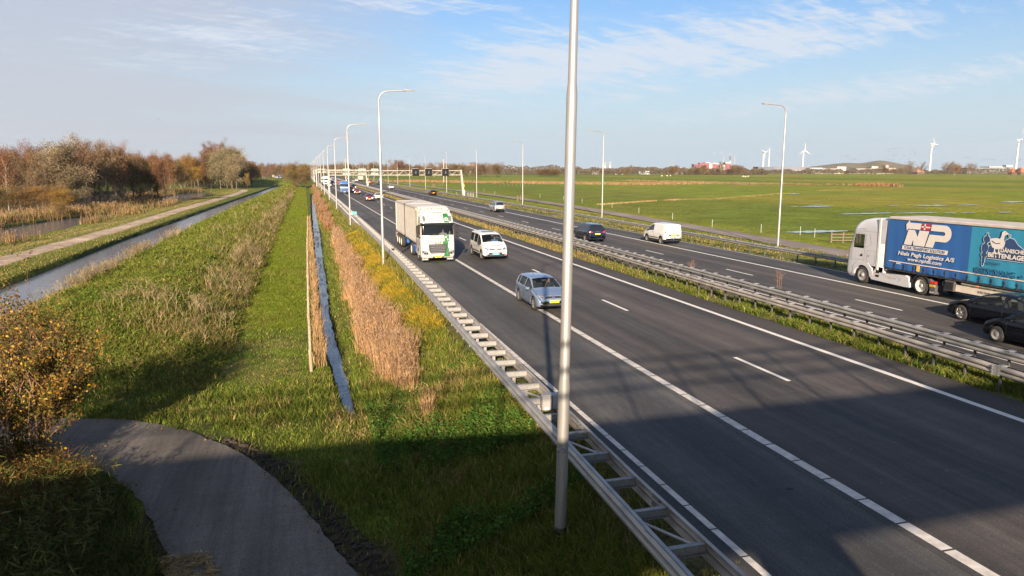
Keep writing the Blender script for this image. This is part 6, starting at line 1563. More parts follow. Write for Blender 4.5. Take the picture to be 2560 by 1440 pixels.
# --- container lorry coming towards the viewer, front at y=51.1
tg = paint_mat('truck_cream', (.50, .49, .44)); tgr = pm('stripe_green', (.014, .13, .035), .35, 0, .05, coat=.5)
def lorry_a():
    T = empty('container_lorry', (9.17, 51.1, 0), TW); tag(T, 'white and green lorry carrying two grey-white containers, coming in the left lane', 'lorry')
    lv = [(.34, -.12, 1.17), (.42, -.03, 1.22), (.60, 0, 1.25), (.80, 0, 1.25), (1.12, 0, 1.25), (1.35, -.01, 1.25), (1.75, -.03, 1.245), (1.88, -.05, 1.24), (2.0, -.07, 1.24), (2.35, -.13, 1.23), (2.66, -.19, 1.22), (2.72, -.14, 1.22), (2.82, -.10, 1.22), (2.9, -.12, 1.22), (3.05, -.20, 1.21), (3.3, -.42, 1.19), (3.55, -.72, 1.14), (3.7, -1.0, 1.06), (3.78, -1.35, .95)]
    ps, bv = cab_shell(lv, [-2.3, -2.1, -1.62, -1.5, -.90, -.62, -.36], -2.3, .20, hole=(1.12, -2.1, -.90), bands={'windscreen': (2.0, 2.66, 'front', 45, 0), 'visor': (2.66, 2.90, 'front', 0, 0), 'side_window': (2.0, 2.66, 'side', -1.5, -.36)})
    ps['shell'].build('cab', tg, T); ps['windscreen'].build('windscreen', gclear, T); ps['visor'].build('sun_visor', glass_mat('visor_smoke', (.3, .3, .3), 0.0, .15), T); ps['side_window'].build('side_window', gdark, T)
    # grille
    gp = MB(); decal(bv, [(-.72, 1.56), (-.66, .84), (-.52, .66), (.52, .66), (.66, .84), (.72, 1.56)], 'front', gp, .012); g = gp.build('grille', black, T)
    for k, z in enumerate((.74, .87, 1.0, 1.13, 1.26)): MB().box((0, .055, z), (1.0 + .06 * k, .05, .055), bev=.015).build('grille_bar', chrome, g)
    MB().box((.0, .05, 1.44), (1.36, .05, .17), bev=.01).build('name_panel', tg, T)
    on_front(text_mesh('DAF', .17, 0, dark_t, .008, 'CENTER', 1.1, 1.5), T, .0, .09, 1.385)
    # green stripe (right half seen from the front = the lorry's left, -x)
    sx0, sx1 = -.47, -.88
    for poly in ([(sx1, 2.92), (sx1, 3.2), (sx1 + .02, 3.6), (sx1 + .12, 3.72), (sx0 + .12, 3.72), (sx0, 3.5), (sx0, 2.92)], [(sx1 + .03, 1.54), (sx1 + .03, 1.98), (sx0, 1.98), (sx0, 1.54)], [(sx1 - .03, .42), (sx1 + .02, .75), (sx1 + .13, 1.2), (sx1 + .1, 1.5), (sx1 + .19, 1.5), (sx1 + .21, 1.1), (-.60, .80), (-.45, .62), (-.40, .42)]):
        m_ = decal(bv, poly, 'front', off=.014)
        if m_: m_.build('green_stripe', tgr, T)
    MB().box((-.50, .078, 1.44), (.36, .012, .165)).build('green_stripe', tgr, T)
    hx = [(-.68 + .13 * cos(a), 3.16 + .13 * sin(a)) for a in np.arange(0, 2 * pi, pi / 3) + pi / 6]; decal(bv, hx, 'front', off=.024).build('emblem', white_t, T)
    hx = [(-.68 + .075 * cos(a), 3.16 + .075 * sin(a)) for a in np.arange(0, 2 * pi, pi / 3) + pi / 6]; decal(bv, hx, 'front', off=.030).build('emblem_centre', tgr, T)
    for hx_, hz_ in ((-.60, 1.85), (-.72, 1.68)): decal(bv, [(hx_ + .055 * cos(a), hz_ + .055 * sin(a)) for a in np.arange(0, 2 * pi, pi / 3)], 'front', off=.024).build('emblem', white_t, T)
    on_front(text_mesh('RIEN BOOM', .165, 0, pm('grey_lettering', (.06, .06, .055), .5), .002, 'CENTER', 1.1), T, .18, .035, 1.72)
    on_front(text_mesh('Temperature Controlled', .125, 0, MATS['grey_lettering'], .002, 'CENTER'), T, .22, -.225, 3.17, tilt=-.75)
    on_front(text_mesh('Reefer Transport', .125, 0, MATS['grey_lettering'], .002, 'CENTER'), T, .22, -.12, 3.02, tilt=-.7)
    on_front(text_mesh('TTR-4', .10, 0, dark_t, .003, 'CENTER'), T, .78, .02, .50); on_front(text_mesh('DAF', .09, 0, dark_t, .003, 'CENTER', sx=1.3), T, -1.02, .01, .62)
    for s in (-1, 1):
        pl = [(.66, .62), (1.0, .56), (1.2, .66), (1.2, .92), (.98, .90), (.74, .78)]; hl = decal(bv, pl if s > 0 else mir(pl), 'front', off=.02).build('headlight', lampg, T)
        for cx_, cz_, rr_ in ((.80, .68, .07), (.97, .70, .07), (1.10, .82, .05)): 
            decal(bv, [(s * (cx_ + rr_ * cos(a)), cz_ + rr_ * sin(a)) for a in np.linspace(0, 2 * pi, 9)[:-1]], 'front', off=.028).build('lens', gdark, hl)
        pl = [(.84, 3.02), (1.06, 2.98), (1.08, 3.36), (.88, 3.40)]; m_ = decal(bv, pl if s > 0 else mir(pl), 'front', off=.015)
        m_.build('roof_lamp', pm('roof_lamp_glass', (.15, .16, .17), .15, .3, .3, 14), T)
        m = MB().box((s * 1.46, -.18, 2.42), (.20, .16, .62), bev=.07); m.box((s * 1.46, -.16, 1.97), (.20, .14, .24), bev=.06); m.tube([(s * 1.2, -.25, 2.72), (s * 1.44, -.2, 2.75)], .03, 6); m.tube([(s * 1.2, -.25, 1.85), (s * 1.44, -.2, 1.9)], .03, 6); m.build('mirror', black, T)
        pl = [(1.12, .98), (1.245, .98), (1.245, 1.62), (1.16, 1.60)]; m_ = decal(bv, pl if s > 0 else mir(pl), 'front', off=.012); m_ and m_.build('corner_panel', tg, T)
        fl = MB().box((s * .93, -.22, .25), (.56, .03, .24)).build('mud_flap', black, T); on_front(text_mesh('DAF', .15, 0, white_t, .004, 'CENTER', sx=1.5), fl, s * .93, -.20, .19)
    MB().box((0, .03, .41), (.78, .03, .1), bev=.01).build('bumper_slot', black, T); MB().box((0, .05, .43), (.52, .02, .115)).build('number_plate', plate_y, T)
    on_front(text_mesh('92-BKF-3', .09, 0, dark_t, .003, 'CENTER'), T, 0, .064, .40, 'plate_letters')
    for x0, x1 in ((.15, .85), (-.25, .45), (-.85, -.15)): MB().tube([(x0, -.01, 1.95), (x1, -.055, 2.03)], .014, 4).build('wiper', black, T)
    MB().box((.0, -.10, 2.925), (1.1, .10, .05), bev=.02).build('visor_lip', tg, T)
    MB().box((.05, -.55, 3.66), (.95, .12, .06), .0, .5, bev=.02).build('light_bar', tg, T)
    MB().box((-.78, -1.2, 3.85), (.32, .6, .22), bev=.04).build('roof_wing', tg, T)
    for s in (-1, 1):
        MB().prism([(-1.75, 3.72), (-1.75, 1.0), (-2.55, 1.0), (-2.55, 3.78)], 'x', s * 1.235, s * 1.20).build('side_fairing', tg, T)
        MB().prism([(-1.5 + .58 * cos(a), .51 + .58 * sin(a)) for a in np.linspace(0, pi, 13)] + [(-2.12, .5), (-2.12, 1.16), (-.86, 1.16), (-.86, .5)], 'x', s * 1.256, s * 1.0).build('wheel_arch', tg, T)
        twheel(T, s * 1.08, -1.50, True); twheel(T, s * 1.06, -5.1)
        MB().box((s * 1.08, -3.4, .72), (.30, 1.2, .56), bev=.08).build('fuel_tank', pm('tank_blue', (.03, .10, .35), .35) if s > 0 else rimd, T)
    for s in (-1, 1): MB().box((s * .42, -9, 1.12), (.16, 14.4, .24)).build('chassis_beam', pm('chassis', (.03, .03, .032), .7), T)
    for yy in (-11.4, -12.7, -14.0):
        for s in (-1, 1): twheel(T, s * 1.05, yy)
    MB().box((.95, -9.4, .8), (.35, .6, .5), bev=.06).build('equipment_box', pm('box_blue', (.02, .08, .22), .4), T)
    for s in (-1, 1): MB().box((s * 1.0, -15.6, .75), (.35, .06, .5), bev=.02).build('rear_flap', pm('dusty_rubber', (.14, .11, .10), .8), T)
    cm = pm('container_white', (.40, .38, .34), .6, 0, .10, 2, bump=.15, bscale=10); rust = pm('rust_streak', (.14, .075, .04), .9, 0, .4, 9)
    ctop = pm('container_roof', (.46, .43, .40), .7, 0, .12, 1.5)
    for y0, y1 in ((-2.72, -8.78), (-8.86, -14.92)):
        b = MB(); x_, z0, z1 = 1.22, 1.22, 3.93
        for s in (-1, 1):
            n = 44; v = []; f = []
            for i in range(n + 1):
                yy = y0 - .14 + (y1 - y0 + .28) * i / n; d = .03 if (i % 4 in (0, 1)) else 0; v += [(s * (x_ - .03 - d), yy, z0 + .1), (s * (x_ - .03 - d), yy, z1 - .1)]
            for i in range(n): f.append((2 * i, 2 * i + 1, 2 * i + 3, 2 * i + 2) if s < 0 else (2 * i, 2 * i + 2, 2 * i + 3, 2 * i + 1))
            b.add(v, f)
            for zz, hh in ((z0 + .06, .14), (z1 - .05, .12)): b.box((s * (x_ - .06), (y0 + y1) / 2, zz), (.12, abs(y1 - y0), hh))
        for yy in (y0 - .07, y1 + .07):
            for s in (-1, 1): b.box((s * (x_ - .08), yy, (z0 + z1) / 2), (.16, .15, z1 - z0))
            for zz in (z0 + .08, z1 - .07): b.box((0, yy, zz), (2.3, .14, .16))
            b.box((0, yy, (z0 + z1) / 2), (2.2, .05, z1 - z0 - .1))
            for k in range(7): b.box((-1 + k / 3., yy + .03, (z0 + z1) / 2), (.06, .05, z1 - z0 - .3))
        c_ = b.build('container', cm, T)
        MB().box((0, (y0 + y1) / 2, z1 - .03), (2.32, abs(y1 - y0) - .2, .05)).build('container_roof', ctop, c_)
        for k in range(9): MB().box((-1.1 + k * .27, y0 + .002, z1 - .1 - .02 * (k % 3)), (.07, .012, .05 + .03 * (k % 3))).build('rust_mark', rust, c_)
        for s in (-1, 1): MB().box((s * 1.14, y0 + .004, z1 - .06), (.14, .02, .1)).build('corner_casting', rust, c_)
    seated_person((9.17 + .55, 51.1 + .95, 1.62), pi, (.35, .35, .36), 'lorry driver in a pale shirt behind the cab windscreen')
    MB().box((0, -.55, 1.82), (2.2, .5, .1), bev=.04).build('dashboard', seatm, T)
    sm = MB()
    for s in ('left', 'right'):
        for yy in (-.30, -1.66): decal(bv, [(yy - .01, 1.0), (yy + .01, 1.0), (yy + .01, 2.8), (yy - .01, 2.8)], s, sm, .006)
    sm.v and sm.build('door_seam', black, T)
lorry_a()

# --- curtain-sided lorry driving away on the right; seen from its left side, front at y=35.9
def lorry_b():
    X0 = 33.05; T = empty('curtain_lorry', (X0, 35.9, 0), 0); tag(T, 'white tractor lorry with blue curtain-sided trailer driving away at the right edge', 'lorry')
    cw = paint_mat('truck_silver_white', (.46, .47, .50), .15, .3)
    lv = [(.36, -.22, 1.18), (.45, -.10, 1.23), (.62, -.04, 1.25), (.80, -.05, 1.25), (1.14, -.06, 1.25), (1.3, -.07, 1.25), (1.75, -.10, 1.25), (1.95, -.14, 1.25), (2.1, -.18, 1.245), (2.5, -.30, 1.24), (2.93, -.44, 1.23), (3.02, -.42, 1.23), (3.14, -.44, 1.225), (3.35, -.55, 1.22), (3.6, -.78, 1.2), (3.8, -1.15, 1.16), (3.92, -1.7, 1.08), (3.96, -2.1, 1.0)]
    ps, bv = cab_shell(lv, [-3.0, -2.5, -2.04, -1.62, -1.42, -.80, -.60], -3.0, .24, hole=(1.14, -3.0, -.80), bands={'windscreen': (2.1, 2.93, 'front', 45, 0), 'side_window': (2.1, 2.93, 'side', -1.42, -.60)})
    ps['shell'].build('cab', cw, T); ps['windscreen'].build('windscreen', gclear, T); ps['side_window'].build('side_window', gclear, T)
    sm = MB()
    def line(p, w=.012, side='left', m=None):
        for (a0, b0), (a1, b1) in zip(p[:-1], p[1:]):
            L = math.hypot(a1 - a0, b1 - b0); nx_, nz_ = -(b1 - b0) / L * w / 2, (a1 - a0) / L * w / 2
            decal(bv, [(a0 + nx_, b0 + nz_), (a1 + nx_, b1 + nz_), (a1 - nx_, b1 - nz_), (a0 - nx_, b0 - nz_)], side, m or sm, .006)
    line([(-.46, 1.35), (-.50, 1.98), (-.60, 2.95)]); line([(-1.50, 1.25), (-1.50, 1.95), (-1.50, 2.98), (-.62, 3.02)]); line([(-1.5, 2.2), (-1.9, 2.32), (-1.98, 2.4)]); line([(-1.98, 2.4), (-1.78, 3.0)])
    line([(-.30, 1.35), (-1.45, 1.42)]); line([(-.42, .80), (-.75, 1.05)]); line([(-.3, 3.05), (-1.2, 3.12), (-2.6, 3.12)]); line([(-2.48, .95), (-2.48, 3.9)]); line([(-1.7, 1.30), (-1.68, 2.0), (-2.32, 2.02), (-2.34, 1.36), (-2.26, 1.22), (-1.76, 1.2), (-1.7, 1.3)]); line([(-.5, 3.18), (-1.35, 3.28), (-1.5, 3.14)])
    sm.build('panel_seam', pm('seam_grey', (.16, .16, .17), .6), T)
    decal(bv, [(-1.14, 1.62), (-1.36, 1.62), (-1.36, 1.78), (-1.22, 1.74)], 'left', off=.01).build('door_handle', black, T)
    decal(bv, [(-1.55, 2.42), (-1.86, 2.5), (-1.80, 2.9), (-1.58, 2.96)], 'left', off=.008).build('side_recess', pm('recess_grey', (.40, .41, .43), .4), T)
    on_left(text_mesh('530', .09, 0, dark_t, .002), T, -1.262, -1.76, 1.66)
    m = MB(); 
    for s in (-1, 1): m.box((s * 1.30, -.28, 3.03), (.30, .09, .06), 0, 0, 0, bev=.02)
    m.build('mirror_camera', black, T)
    # cab side skirt behind the door: light vertical fairing
    MB().prism([(-2.62, .95), (-2.62, 3.95), (-2.48, 3.95), (-2.48, .95)], 'x', -1.27, -1.2).build('side_fairing', pm('fairing_white', (.48, .47, .45), .4), T)
    MB().prism([(-2.64, 1.15), (-2.64, 3.9), (-3.0, 3.85), (-3.0, 1.15)], 'x', -1.24, -1.2).build('side_fairing', cw, T)
    MB().prism([(-2.64, 1.15), (-2.64, 3.9), (-3.0, 3.85), (-3.0, 1.15)], 'x', 1.2, 1.24).build('side_fairing', cw, T)
    # wheel arch and chassis skirt
    ar = []
    for a in np.linspace(0, 180, 13): ar.append((-1.42 + .60 * cos(radians(a)), .51 + .60 * sin(radians(a))))
    ou = [(-2.30, .62), (-2.15, .98), (-1.85, 1.28), (-1.0, 1.28), (-.72, 1.02), (-.66, .50)]
    MB().prism(ar + [(-2.06, .50)] + ou[:] + [(-.80, .50)], 'x', -1.275, -.95).build('wheel_arch', cw, T)
    sk = [(-2.0, .98), (-2.30, .80), (-4.62, .92), (-4.85, .78), (-4.92, .52), (-4.95, .30), (-4.6, .28), (-2.2, .36), (-2.1, .45)]
    s_ = MB().prism(sk, 'x', -1.26, -1.0).build('side_skirt', cw, T); MB().prism(sk, 'x', 1.0, 1.26).build('side_skirt', cw, T)
    for k, zz in enumerate((.84, .62)): MB().box((-1.264, -2.62, zz), (.012, .26, .13)).build('vent', black, s_)
    MB().box((-1.266, -2.42, .73), (.01, .09, .035)).build('marker_lamp', ambl, s_); MB().box((-1.266, -3.55, .66), (.01, .10, .035)).build('marker_lamp', ambl, s_)
    for p, q in (((-2.9, .86), (-3.9, .85)), ((-3.9, .85), (-4.35, .62)), ((-4.35, .62), (-4.1, .48)), ((-2.95, .84), (-3.15, .70)), ((-3.15, .70), (-3.85, .70)), ((-3.85, .70), (-4.0, .62)), ((-4.0, .62), (-3.2, .60))):
        mb = MB().tube([(-1.262, p[0], p[1]), (-1.262, q[0], q[1])], .008, 4); mb.build('skirt_crease', MATS['seam_grey'], s_)
    for s in (-1, 1): twheel(T, s * 1.06, -1.42, True); twheel(T, s * 1.04, -5.65)
    # rear mudguard, lamp, plate, flap
    md = []
    for a in np.linspace(168, 20, 12): md.append((-5.65 + .60 * cos(radians(a)), .51 + .60 * sin(radians(a))))
    mi_ = [(-5.65 + (y + 5.65) * .93, .51 + (z - .51) * .93) for y, z in md]
    f_ = MB().prism([(y if True else y, z) for y, z in [(-11.30 - y, z) for y, z in md]] + [(-11.30 - y, z) for y, z in mi_[::-1]], 'x', -1.25, -.62).build('mudguard', black, T)
    MB().prism([(-6.12, .95), (-6.22, .96), (-6.62, .62), (-6.60, .18), (-6.30, .18), (-6.28, .50)], 'x', -1.24, -.7).build('mudguard', pm('rubber_grey', (.05, .05, .052), .8), T)
    MB().box((-1.18, -6.44, .80), (.16, .36, .13), bev=.02).build('tail_light', redl, T); MB().box((-1.246, -6.44, .62), (.02, .34, .10)).build('number_plate', plate_y, T); on_left(text_mesh('94-BTZ', .09, 0, dark_t, .002), T, -1.26, -6.30, .585, 'plate_letters')
    MB().box((-1.246, -6.44, .34), (.02, .34, .02)).build('flap_edge', black, T); on_left(text_mesh('DAF', .13, 0, white_t, .004, sx=1.2), T, -1.25, -6.30, .24)
    MB().box((0, -4.6, .95), (.9, 4.0, .22)).build('chassis_beam', MATS['chassis'], T)
    # trailer
    y0, y1 = -3.18, -16.8; zb, zt_ = 1.20, 4.10; xh = 1.275
    blue = pm('curtain_blue', (.018, .085, .26), .55, 0, .12, .8, bump=.1, bscale=3, stretch=(1, 1, .3)); teal = pm('curtain_teal', (.022, .19, .31), .6, 0, .12, .8, bump=.1, bscale=3, stretch=(1, 1, .3))
    tr = MB(); ysp = -8.43
    def curtain(a, b, mat, nm):
        n = int(abs(b - a) / .12); v = []; f = []
        zs = (zb, zb + .08, zb + .30, zb + .45, 2.2, 3.2, zt_ - .16)
        for i in range(n + 1):
            yy = a + (b - a) * i / n
            for k, z in enumerate(zs): v.append((-xh - .012 * sin(i * 1.05 + k * .3) * (1.3 if k < 3 else .22) - (.02 if k == 1 else 0), yy, z + (.015 * sin(i * .9) if k == 0 else 0)))
        m_ = len(zs)
        for i in range(n):
            for k in range(m_ - 1): f.append((i * m_ + k, i * m_ + k + 1, (i + 1) * m_ + k + 1, (i + 1) * m_ + k))
        return MB().add(v, f, 0, True).build(nm, mat, T)
    c1_ = curtain(y0, ysp, blue, 'curtain'); c2_ = curtain(ysp - .01, y1, teal, 'curtain')
    c2_['label'] = 'teal rear half of the curtain'; c1_['label'] = 'blue front half of the curtain'
    rf = pm('trailer_roof', (.40, .36, .32), .7, 0, .15, 1.5); MB().box((0, (y0 + y1) / 2, zt_ - .07), (2.54, abs(y1 - y0), .16), bev=.03).build('trailer_roof', rf, T)
    MB().box((0, (y0 + y1) / 2, zb - .04), (2.5, abs(y1 - y0), .12)).build('trailer_floor', MATS['chassis'], T)
    MB().box((0, y0 - .04, 2.5), (2.5, .06, 2.9)).build('front_wall', pm('front_wall_grey', (.25, .27, .3), .5), T)
    MB().box((1.26, (y0 + y1) / 2, 2.5), (.03, abs(y1 - y0), 2.9)).build('curtain', blue, T)
    MB().box((-xh - .025, (y0 + y1) / 2 - .1, zb + .42), (.02, abs(y1 - y0) - .3, .045)).build('reflective_tape', pm('tape_white', (.62, .52, .45), .4, 0, .1, 30), T)
    for k in range(15):
        yy = y0 - .71 - k * .66; b = MB().box((-xh - .03, yy, zb + .17), (.02, .035, .34), bev=.004); b.box((-xh - .04, yy - .02, zb + .2), (.03, .09, .08), bev=.01); b.build('strap_buckle', pm('strap', (.025, .03, .05), .6), T)
    MB().box((-xh - .035, y0 - 2.30, zb + .22), (.012, .18, .30)).build('warning_sticker', pm('sticker_orange', (.75, .40, .05), .5, 0, .3, 25), T); MB().box((-xh - .036, y0 - .95, zb + .34), (.01, .3, .08)).build('sticker', pm('sticker_grey', (.4, .42, .45), .5), T)
    # logo on the blue curtain: local axes (s = distance back from the curtain's front edge, z)
    XL = -xh - .034; R3 = white_t
    def flat(poly, mat, name='lettering', dx=0.0): 
        v = [(XL - dx, y0 - (1.20 + (s - .80) * .878), 2.64 + (z - 2.27) * .84) for s, z in poly]; return MB().add(v + [(a + .006, b, c) for a, b, c in v], [tuple(range(len(v)))[::-1]] if True else []).build(name, mat, T)
    flat([(.86, 3.58), (1.12, 3.90), (1.14, 3.72), (2.02, 3.72), (1.96, 3.32), (1.02, 3.32), (.98, 3.20), (.93, 3.2)], R3, 'logo')
    flat([(2.06, 3.72), (2.70, 3.72), (2.66, 3.32), (2.00, 3.32)], pm('flag_red', (.40, .02, .03), .5), 'flag')
    flat([(2.03, 3.56), (2.69, 3.56), (2.67, 3.47), (2.02, 3.47)], R3, 'flag_cross', .004); flat([(2.24, 3.72), (2.34, 3.72), (2.31, 3.32), (2.21, 3.32)], R3, 'flag_cross', .004)
    flat([(1.08, 3.27), (1.56, 3.27), (1.80, 2.85), (1.90, 3.27), (2.62, 3.27), (2.36, 2.27), (2.02, 2.27), (1.52, 2.27 + .0), (1.50, 2.65), (1.38, 2.27), (.80, 2.27)], R3, 'logo')
    pO = [(2.76, 3.72), (3.7, 3.72)] + [(3.72 + .46 * sin(a), 3.20 + .52 * cos(a)) for a in np.linspace(.15, 3.0, 12)] + [(3.1, 2.68), (2.98, 2.27), (2.42, 2.27), (2.66, 3.08), (3.55, 3.08)] + [(3.60 + .15 * sin(a), 3.20 + .12 * -cos(a)) for a in np.linspace(.2, 2.9, 7)] + [(2.72, 3.32)]
    flat(pO, R3, 'logo')
    flat([(.72, 2.20), (4.06, 2.20), (4.01, 1.93), (.68, 1.93)], R3, 'slogan_panel')
    def tx(s, size, wid, s0, z, mat, sh=.15, bold=.004, dx=0.022):
        me = text_mesh(s, size, sh, mat, bold); xs = [v.co.x for v in me.vertices]; me.transform(Matrix.Scale(wid / (max(xs) - min(xs)), 4, (1, 0, 0))); on_left(me, T, XL - dx, y0 - s0, z)
    tx('YOUR TRANSPORT SOLUTION', .22, 2.62, 1.24, 2.40, navy_t, .15, .003, .008)
    tx('Niels Pagh Logistics A/S', .29, 3.62, .87, 2.04, R3, .15, .008); tx('www.npldk.com', .27, 2.2, 1.55, 1.78, R3, .15, .007)
    def fl2(poly, mat, nm, dx): v = [(XL - dx, y0 - (6.32 + (s - 1.0) * .66), 2.95 + (z - 2.45) * .70) for s, z in poly]; return MB().add(v, [tuple(range(len(v)))[::-1]]).build(nm, mat, T)
    def circ(cx_, cz_, r, rz=None, n=18): return [(cx_ + r * cos(a), cz_ + (rz or r) * sin(a)) for a in np.linspace(0, 2 * pi, n + 1)[:-1]]
    outl = pm('outline_pale', (.42, .52, .58), .5)
    hill = [(.9, 1.78), (.95, 2.3), (1.0, 2.62), (1.3, 2.75), (1.9, 2.75), (2.25, 3.12), (2.55, 3.30), (2.85, 3.22), (3.2, 2.85), (3.6, 2.62), (4.6, 2.45), (5.4, 1.78)]
    def gro(P, e):
        n_ = len(P); r = []
        for i in range(n_):
            (ax, ay), (bx, by), (cx_, cy_) = P[i - 1], P[i], P[(i + 1) % n_]; nx_, ny_ = cy_ - ay, -(cx_ - ax); l_ = math.hypot(nx_, ny_) or 1; r.append((bx - nx_ / l_ * e, by - ny_ / l_ * e))
        return r
    fl2(gro(hill, .04), outl, 'outline', .002); fl2(hill, navy_t, 'hill', .005)
    for cx_, cz_, r, rz in ((.78, 3.42, .07, .07), (.76, 3.06, .25, .26), (.68, 2.45, .28, .33), (.66, 1.97, .23, .17), (.64, 1.70, .12, .09), (.63, 1.52, .12, .09), (.62, 1.33, .08, .14), (2.5, 3.44, .06, .06)):
        fl2(circ(cx_, cz_, r + .045, rz + .045), outl, 'outline', .003); fl2(circ(cx_, cz_, r, rz), navy_t, 'bubble', .006)
    goose = [(1.0, 3.12), (1.25, 3.18), (1.5, 3.22), (1.8, 3.18), (1.88, 3.40), (1.90, 3.62), (2.02, 3.74), (2.18, 3.74), (2.28, 3.66), (2.46, 3.56), (2.28, 3.50), (2.12, 3.42), (2.10, 3.15), (2.22, 2.95), (2.15, 2.65), (1.95, 2.50), (1.55, 2.45), (1.25, 2.55), (1.08, 2.85)]
    fl2(gro(goose, .035), navy_t, 'goose_outline', .008); fl2(goose, R3, 'goose', .012)
    fl2([(1.15, 3.02), (1.5, 2.86), (1.8, 2.9), (1.86, 2.98), (1.8, 2.84), (1.5, 2.80), (1.2, 2.92)], navy_t, 'wing_line', .016); fl2(circ(2.17, 3.62, .025), navy_t, 'goose_eye', .016)
    for q in (1.42, 1.75): fl2([(q, 2.5), (q + .08, 2.5), (q + .10, 2.30), (q + .24, 2.18), (q - .04, 2.18), (q, 2.32)], R3, 'goose_foot', .014)
    tx('DÄNISCHES', .25, 1.28, 6.94, 2.85, R3, 0, .010, .026); tx('BETTENLAGER', .29, 2.05, 6.31, 2.56, R3, 0, .013, .026)
    tx('Qualität sehr preiswert', .24, 2.0, 6.22, 2.19, navy_t, .35, .002); tx('BEDDING', .43, 2.08, 5.70, 1.66, pm('blue_lettering', (.012, .065, .15), .6), 0, .012); tx('•', .43, .14, 8.02, 1.66, MATS['blue_lettering'], 0, .01)
    # under the trailer
    MB().box((-1.05, y0 - 4.25, .78), (.35, .62, .56), bev=.03).build('tool_box', pm('dusty_black', (.06, .055, .05), .8, 0, .3), T); MB().box((-1.235, y0 - 4.25, .78), (.012, .46, .40)).build('tool_box_lid', black, T)
    kp = MB().box((-1.16, y0 - 7.0, .72), (.04, 4.8, .34)).build('side_guard', pm('guard_beige', (.50, .44, .36), .6), T); MB().box((-1.16, y0 - 7.0, 1.0), (.04, 4.2, .07)).build('side_guard', galv_w, T)
    on_left(text_mesh('KRONE', .17, .1, dark_t, .004, sx=1.2), kp, -1.185, y0 - 5.85, .66); 
    MB().box((-1.28, y0 - 5.9, 1.02), (.03, .10, .04)).build('marker_lamp', ambl, T)
    for yy in (-12.6, -13.9, -15.2):
        for s in (-1, 1): twheel(T, s * 1.05, yy)
    MB().box((0, -11, .92), (.9, 11, .2)).build('chassis_beam', MATS['chassis'], T)
    for s in (-.55, .55): MB().box((s * 1.2, y0 - 3.2, .62), (.12, .12, .9)).build('landing_leg', MATS['chassis'], T)
lorry_b()

# --- black cars on the right, silver people carrier, SUV, white delivery van
car('sedan', 29.15, 23.05, 0, PK, 'black low saloon with bright alloy wheels beside the blue trailer', glass='clear')
bmv, bv = car('mpv', 26.75, 19.45, 0, PK, 'black people carrier nearest the median at the right edge', glass='clear', style='steel')
sv_, bv = car('suv', 26.05, 63.5, 0, PN, 'dark SUV with yellow plate just right of the near lamp mast', glass='dark')
on_rear(text_mesh('SKODA', .10, 0, chrome, .002, 'CENTER', 1.6), sv_, 0, -2.375, 1.02)
wv, bv = car('van', 31.95, 59.75, 0, PW, 'white panel van straddling the lane line behind the median', 'van', style='steel')
decal(bv, [(-.50, .80), (.62, .80), (.62, .93), (-.50, .93)], 'rear', off=.012).build('handle_panel', black, wv)
decal(bv, [(.50, .84), (.56, .84), (.56, .89), (.50, .89)], 'rear', off=.02).build('badge', chrome, wv)
decal(bv, [(-.12, 1.66), (.12, 1.66), (.12, 1.69), (-.12, 1.69)], 'rear', off=.014).build('brake_lamp', pm('dull_grey', (.3, .3, .3), .5), wv)
decal(bv, [(-.008, .45), (.008, .45), (.008, 1.7), (-.008, 1.7)], 'rear', off=.008).build('door_seam', pm('seam_light', (.4, .4, .4), .6), wv)
car('mpv', 29.9, 112.2, 0, PSI, 'silver people carrier in the middle of the right carriageway')
car('hatch', 32.6, 189, 0, PK, 'black hatchback near the right gantry column')
car('hatch', 29.4, 256, 0, PW, 'white hatchback beyond the gantry, near the blue sign')
# --- oncoming traffic farther away
far = [('sedan', 16.35, 168, PW, 'white car beside the dark red one', 'white car half hidden by the second lamp mast'),
       ('small', 13.45, 159.5, PDR, '', 'dark red small hatchback in the middle lane ahead of the container lorry'),
       ('hatch', 14.0, 205, PR, '', 'bright red car behind the dark red hatchback'), ('suv', 13.3, 222, PBR, '', 'brick-red car partly behind the bright red one'),
       ('suv', 16.4, 258, PK, '', 'black car with lit headlights on the far lane behind the red cars'), ('minivan', 13.9, 262, PW, '', 'white van just behind the blue lorry'),
       ('hatch', 9.6, 300, PW, '', 'white car in the left lane beyond the blue lorry'), ('hatch', 12.9, 322, PSI, '', 'silver car in the queue above the blue lorry'), ('suv', 16.6, 318, PW, '', 'white tall car in the queue above the white van'),
       ('mpv', 12.8, 352, PK, '', 'dark people carrier in the distant queue'), ('sedan', 16.6, 345, PGY, '', 'grey saloon in the distant queue'), ('hatch', 12.9, 385, PW, '', 'small white hatchback in the distant queue'), ('suv', 16.6, 378, PBR, '', 'reddish car in the distant queue'),
       ('hatch', 16.7, 408, PW, '', 'white car beyond the reddish one in the queue'), ('sedan', 12.9, 420, PBL, '', 'blue car in the distant queue'), ('mpv', 16.7, 446, PSI, '', 'silver people carrier far back in the queue'), ('hatch', 12.8, 462, PK, '', 'black hatchback far back in the queue'),
       ('minivan', 9.3, 398, PW, '', 'white van far back in the left lane'), ('hatch', 16.7, 492, PW, '', 'white dot of a car near the end of the queue'), ('suv', 12.9, 515, PGY, '', 'grey dot of a car near the end of the queue'), ('minivan', 12.9, 560, PW, '', 'last white van where the queue disappears')]
for kd, x, y, p, _, lb in far: car(kd, x, y, TW, p, lb, 'car' if kd != 'minivan' else 'van', 'oncoming traffic in the left carriageway', simple=y > 290)
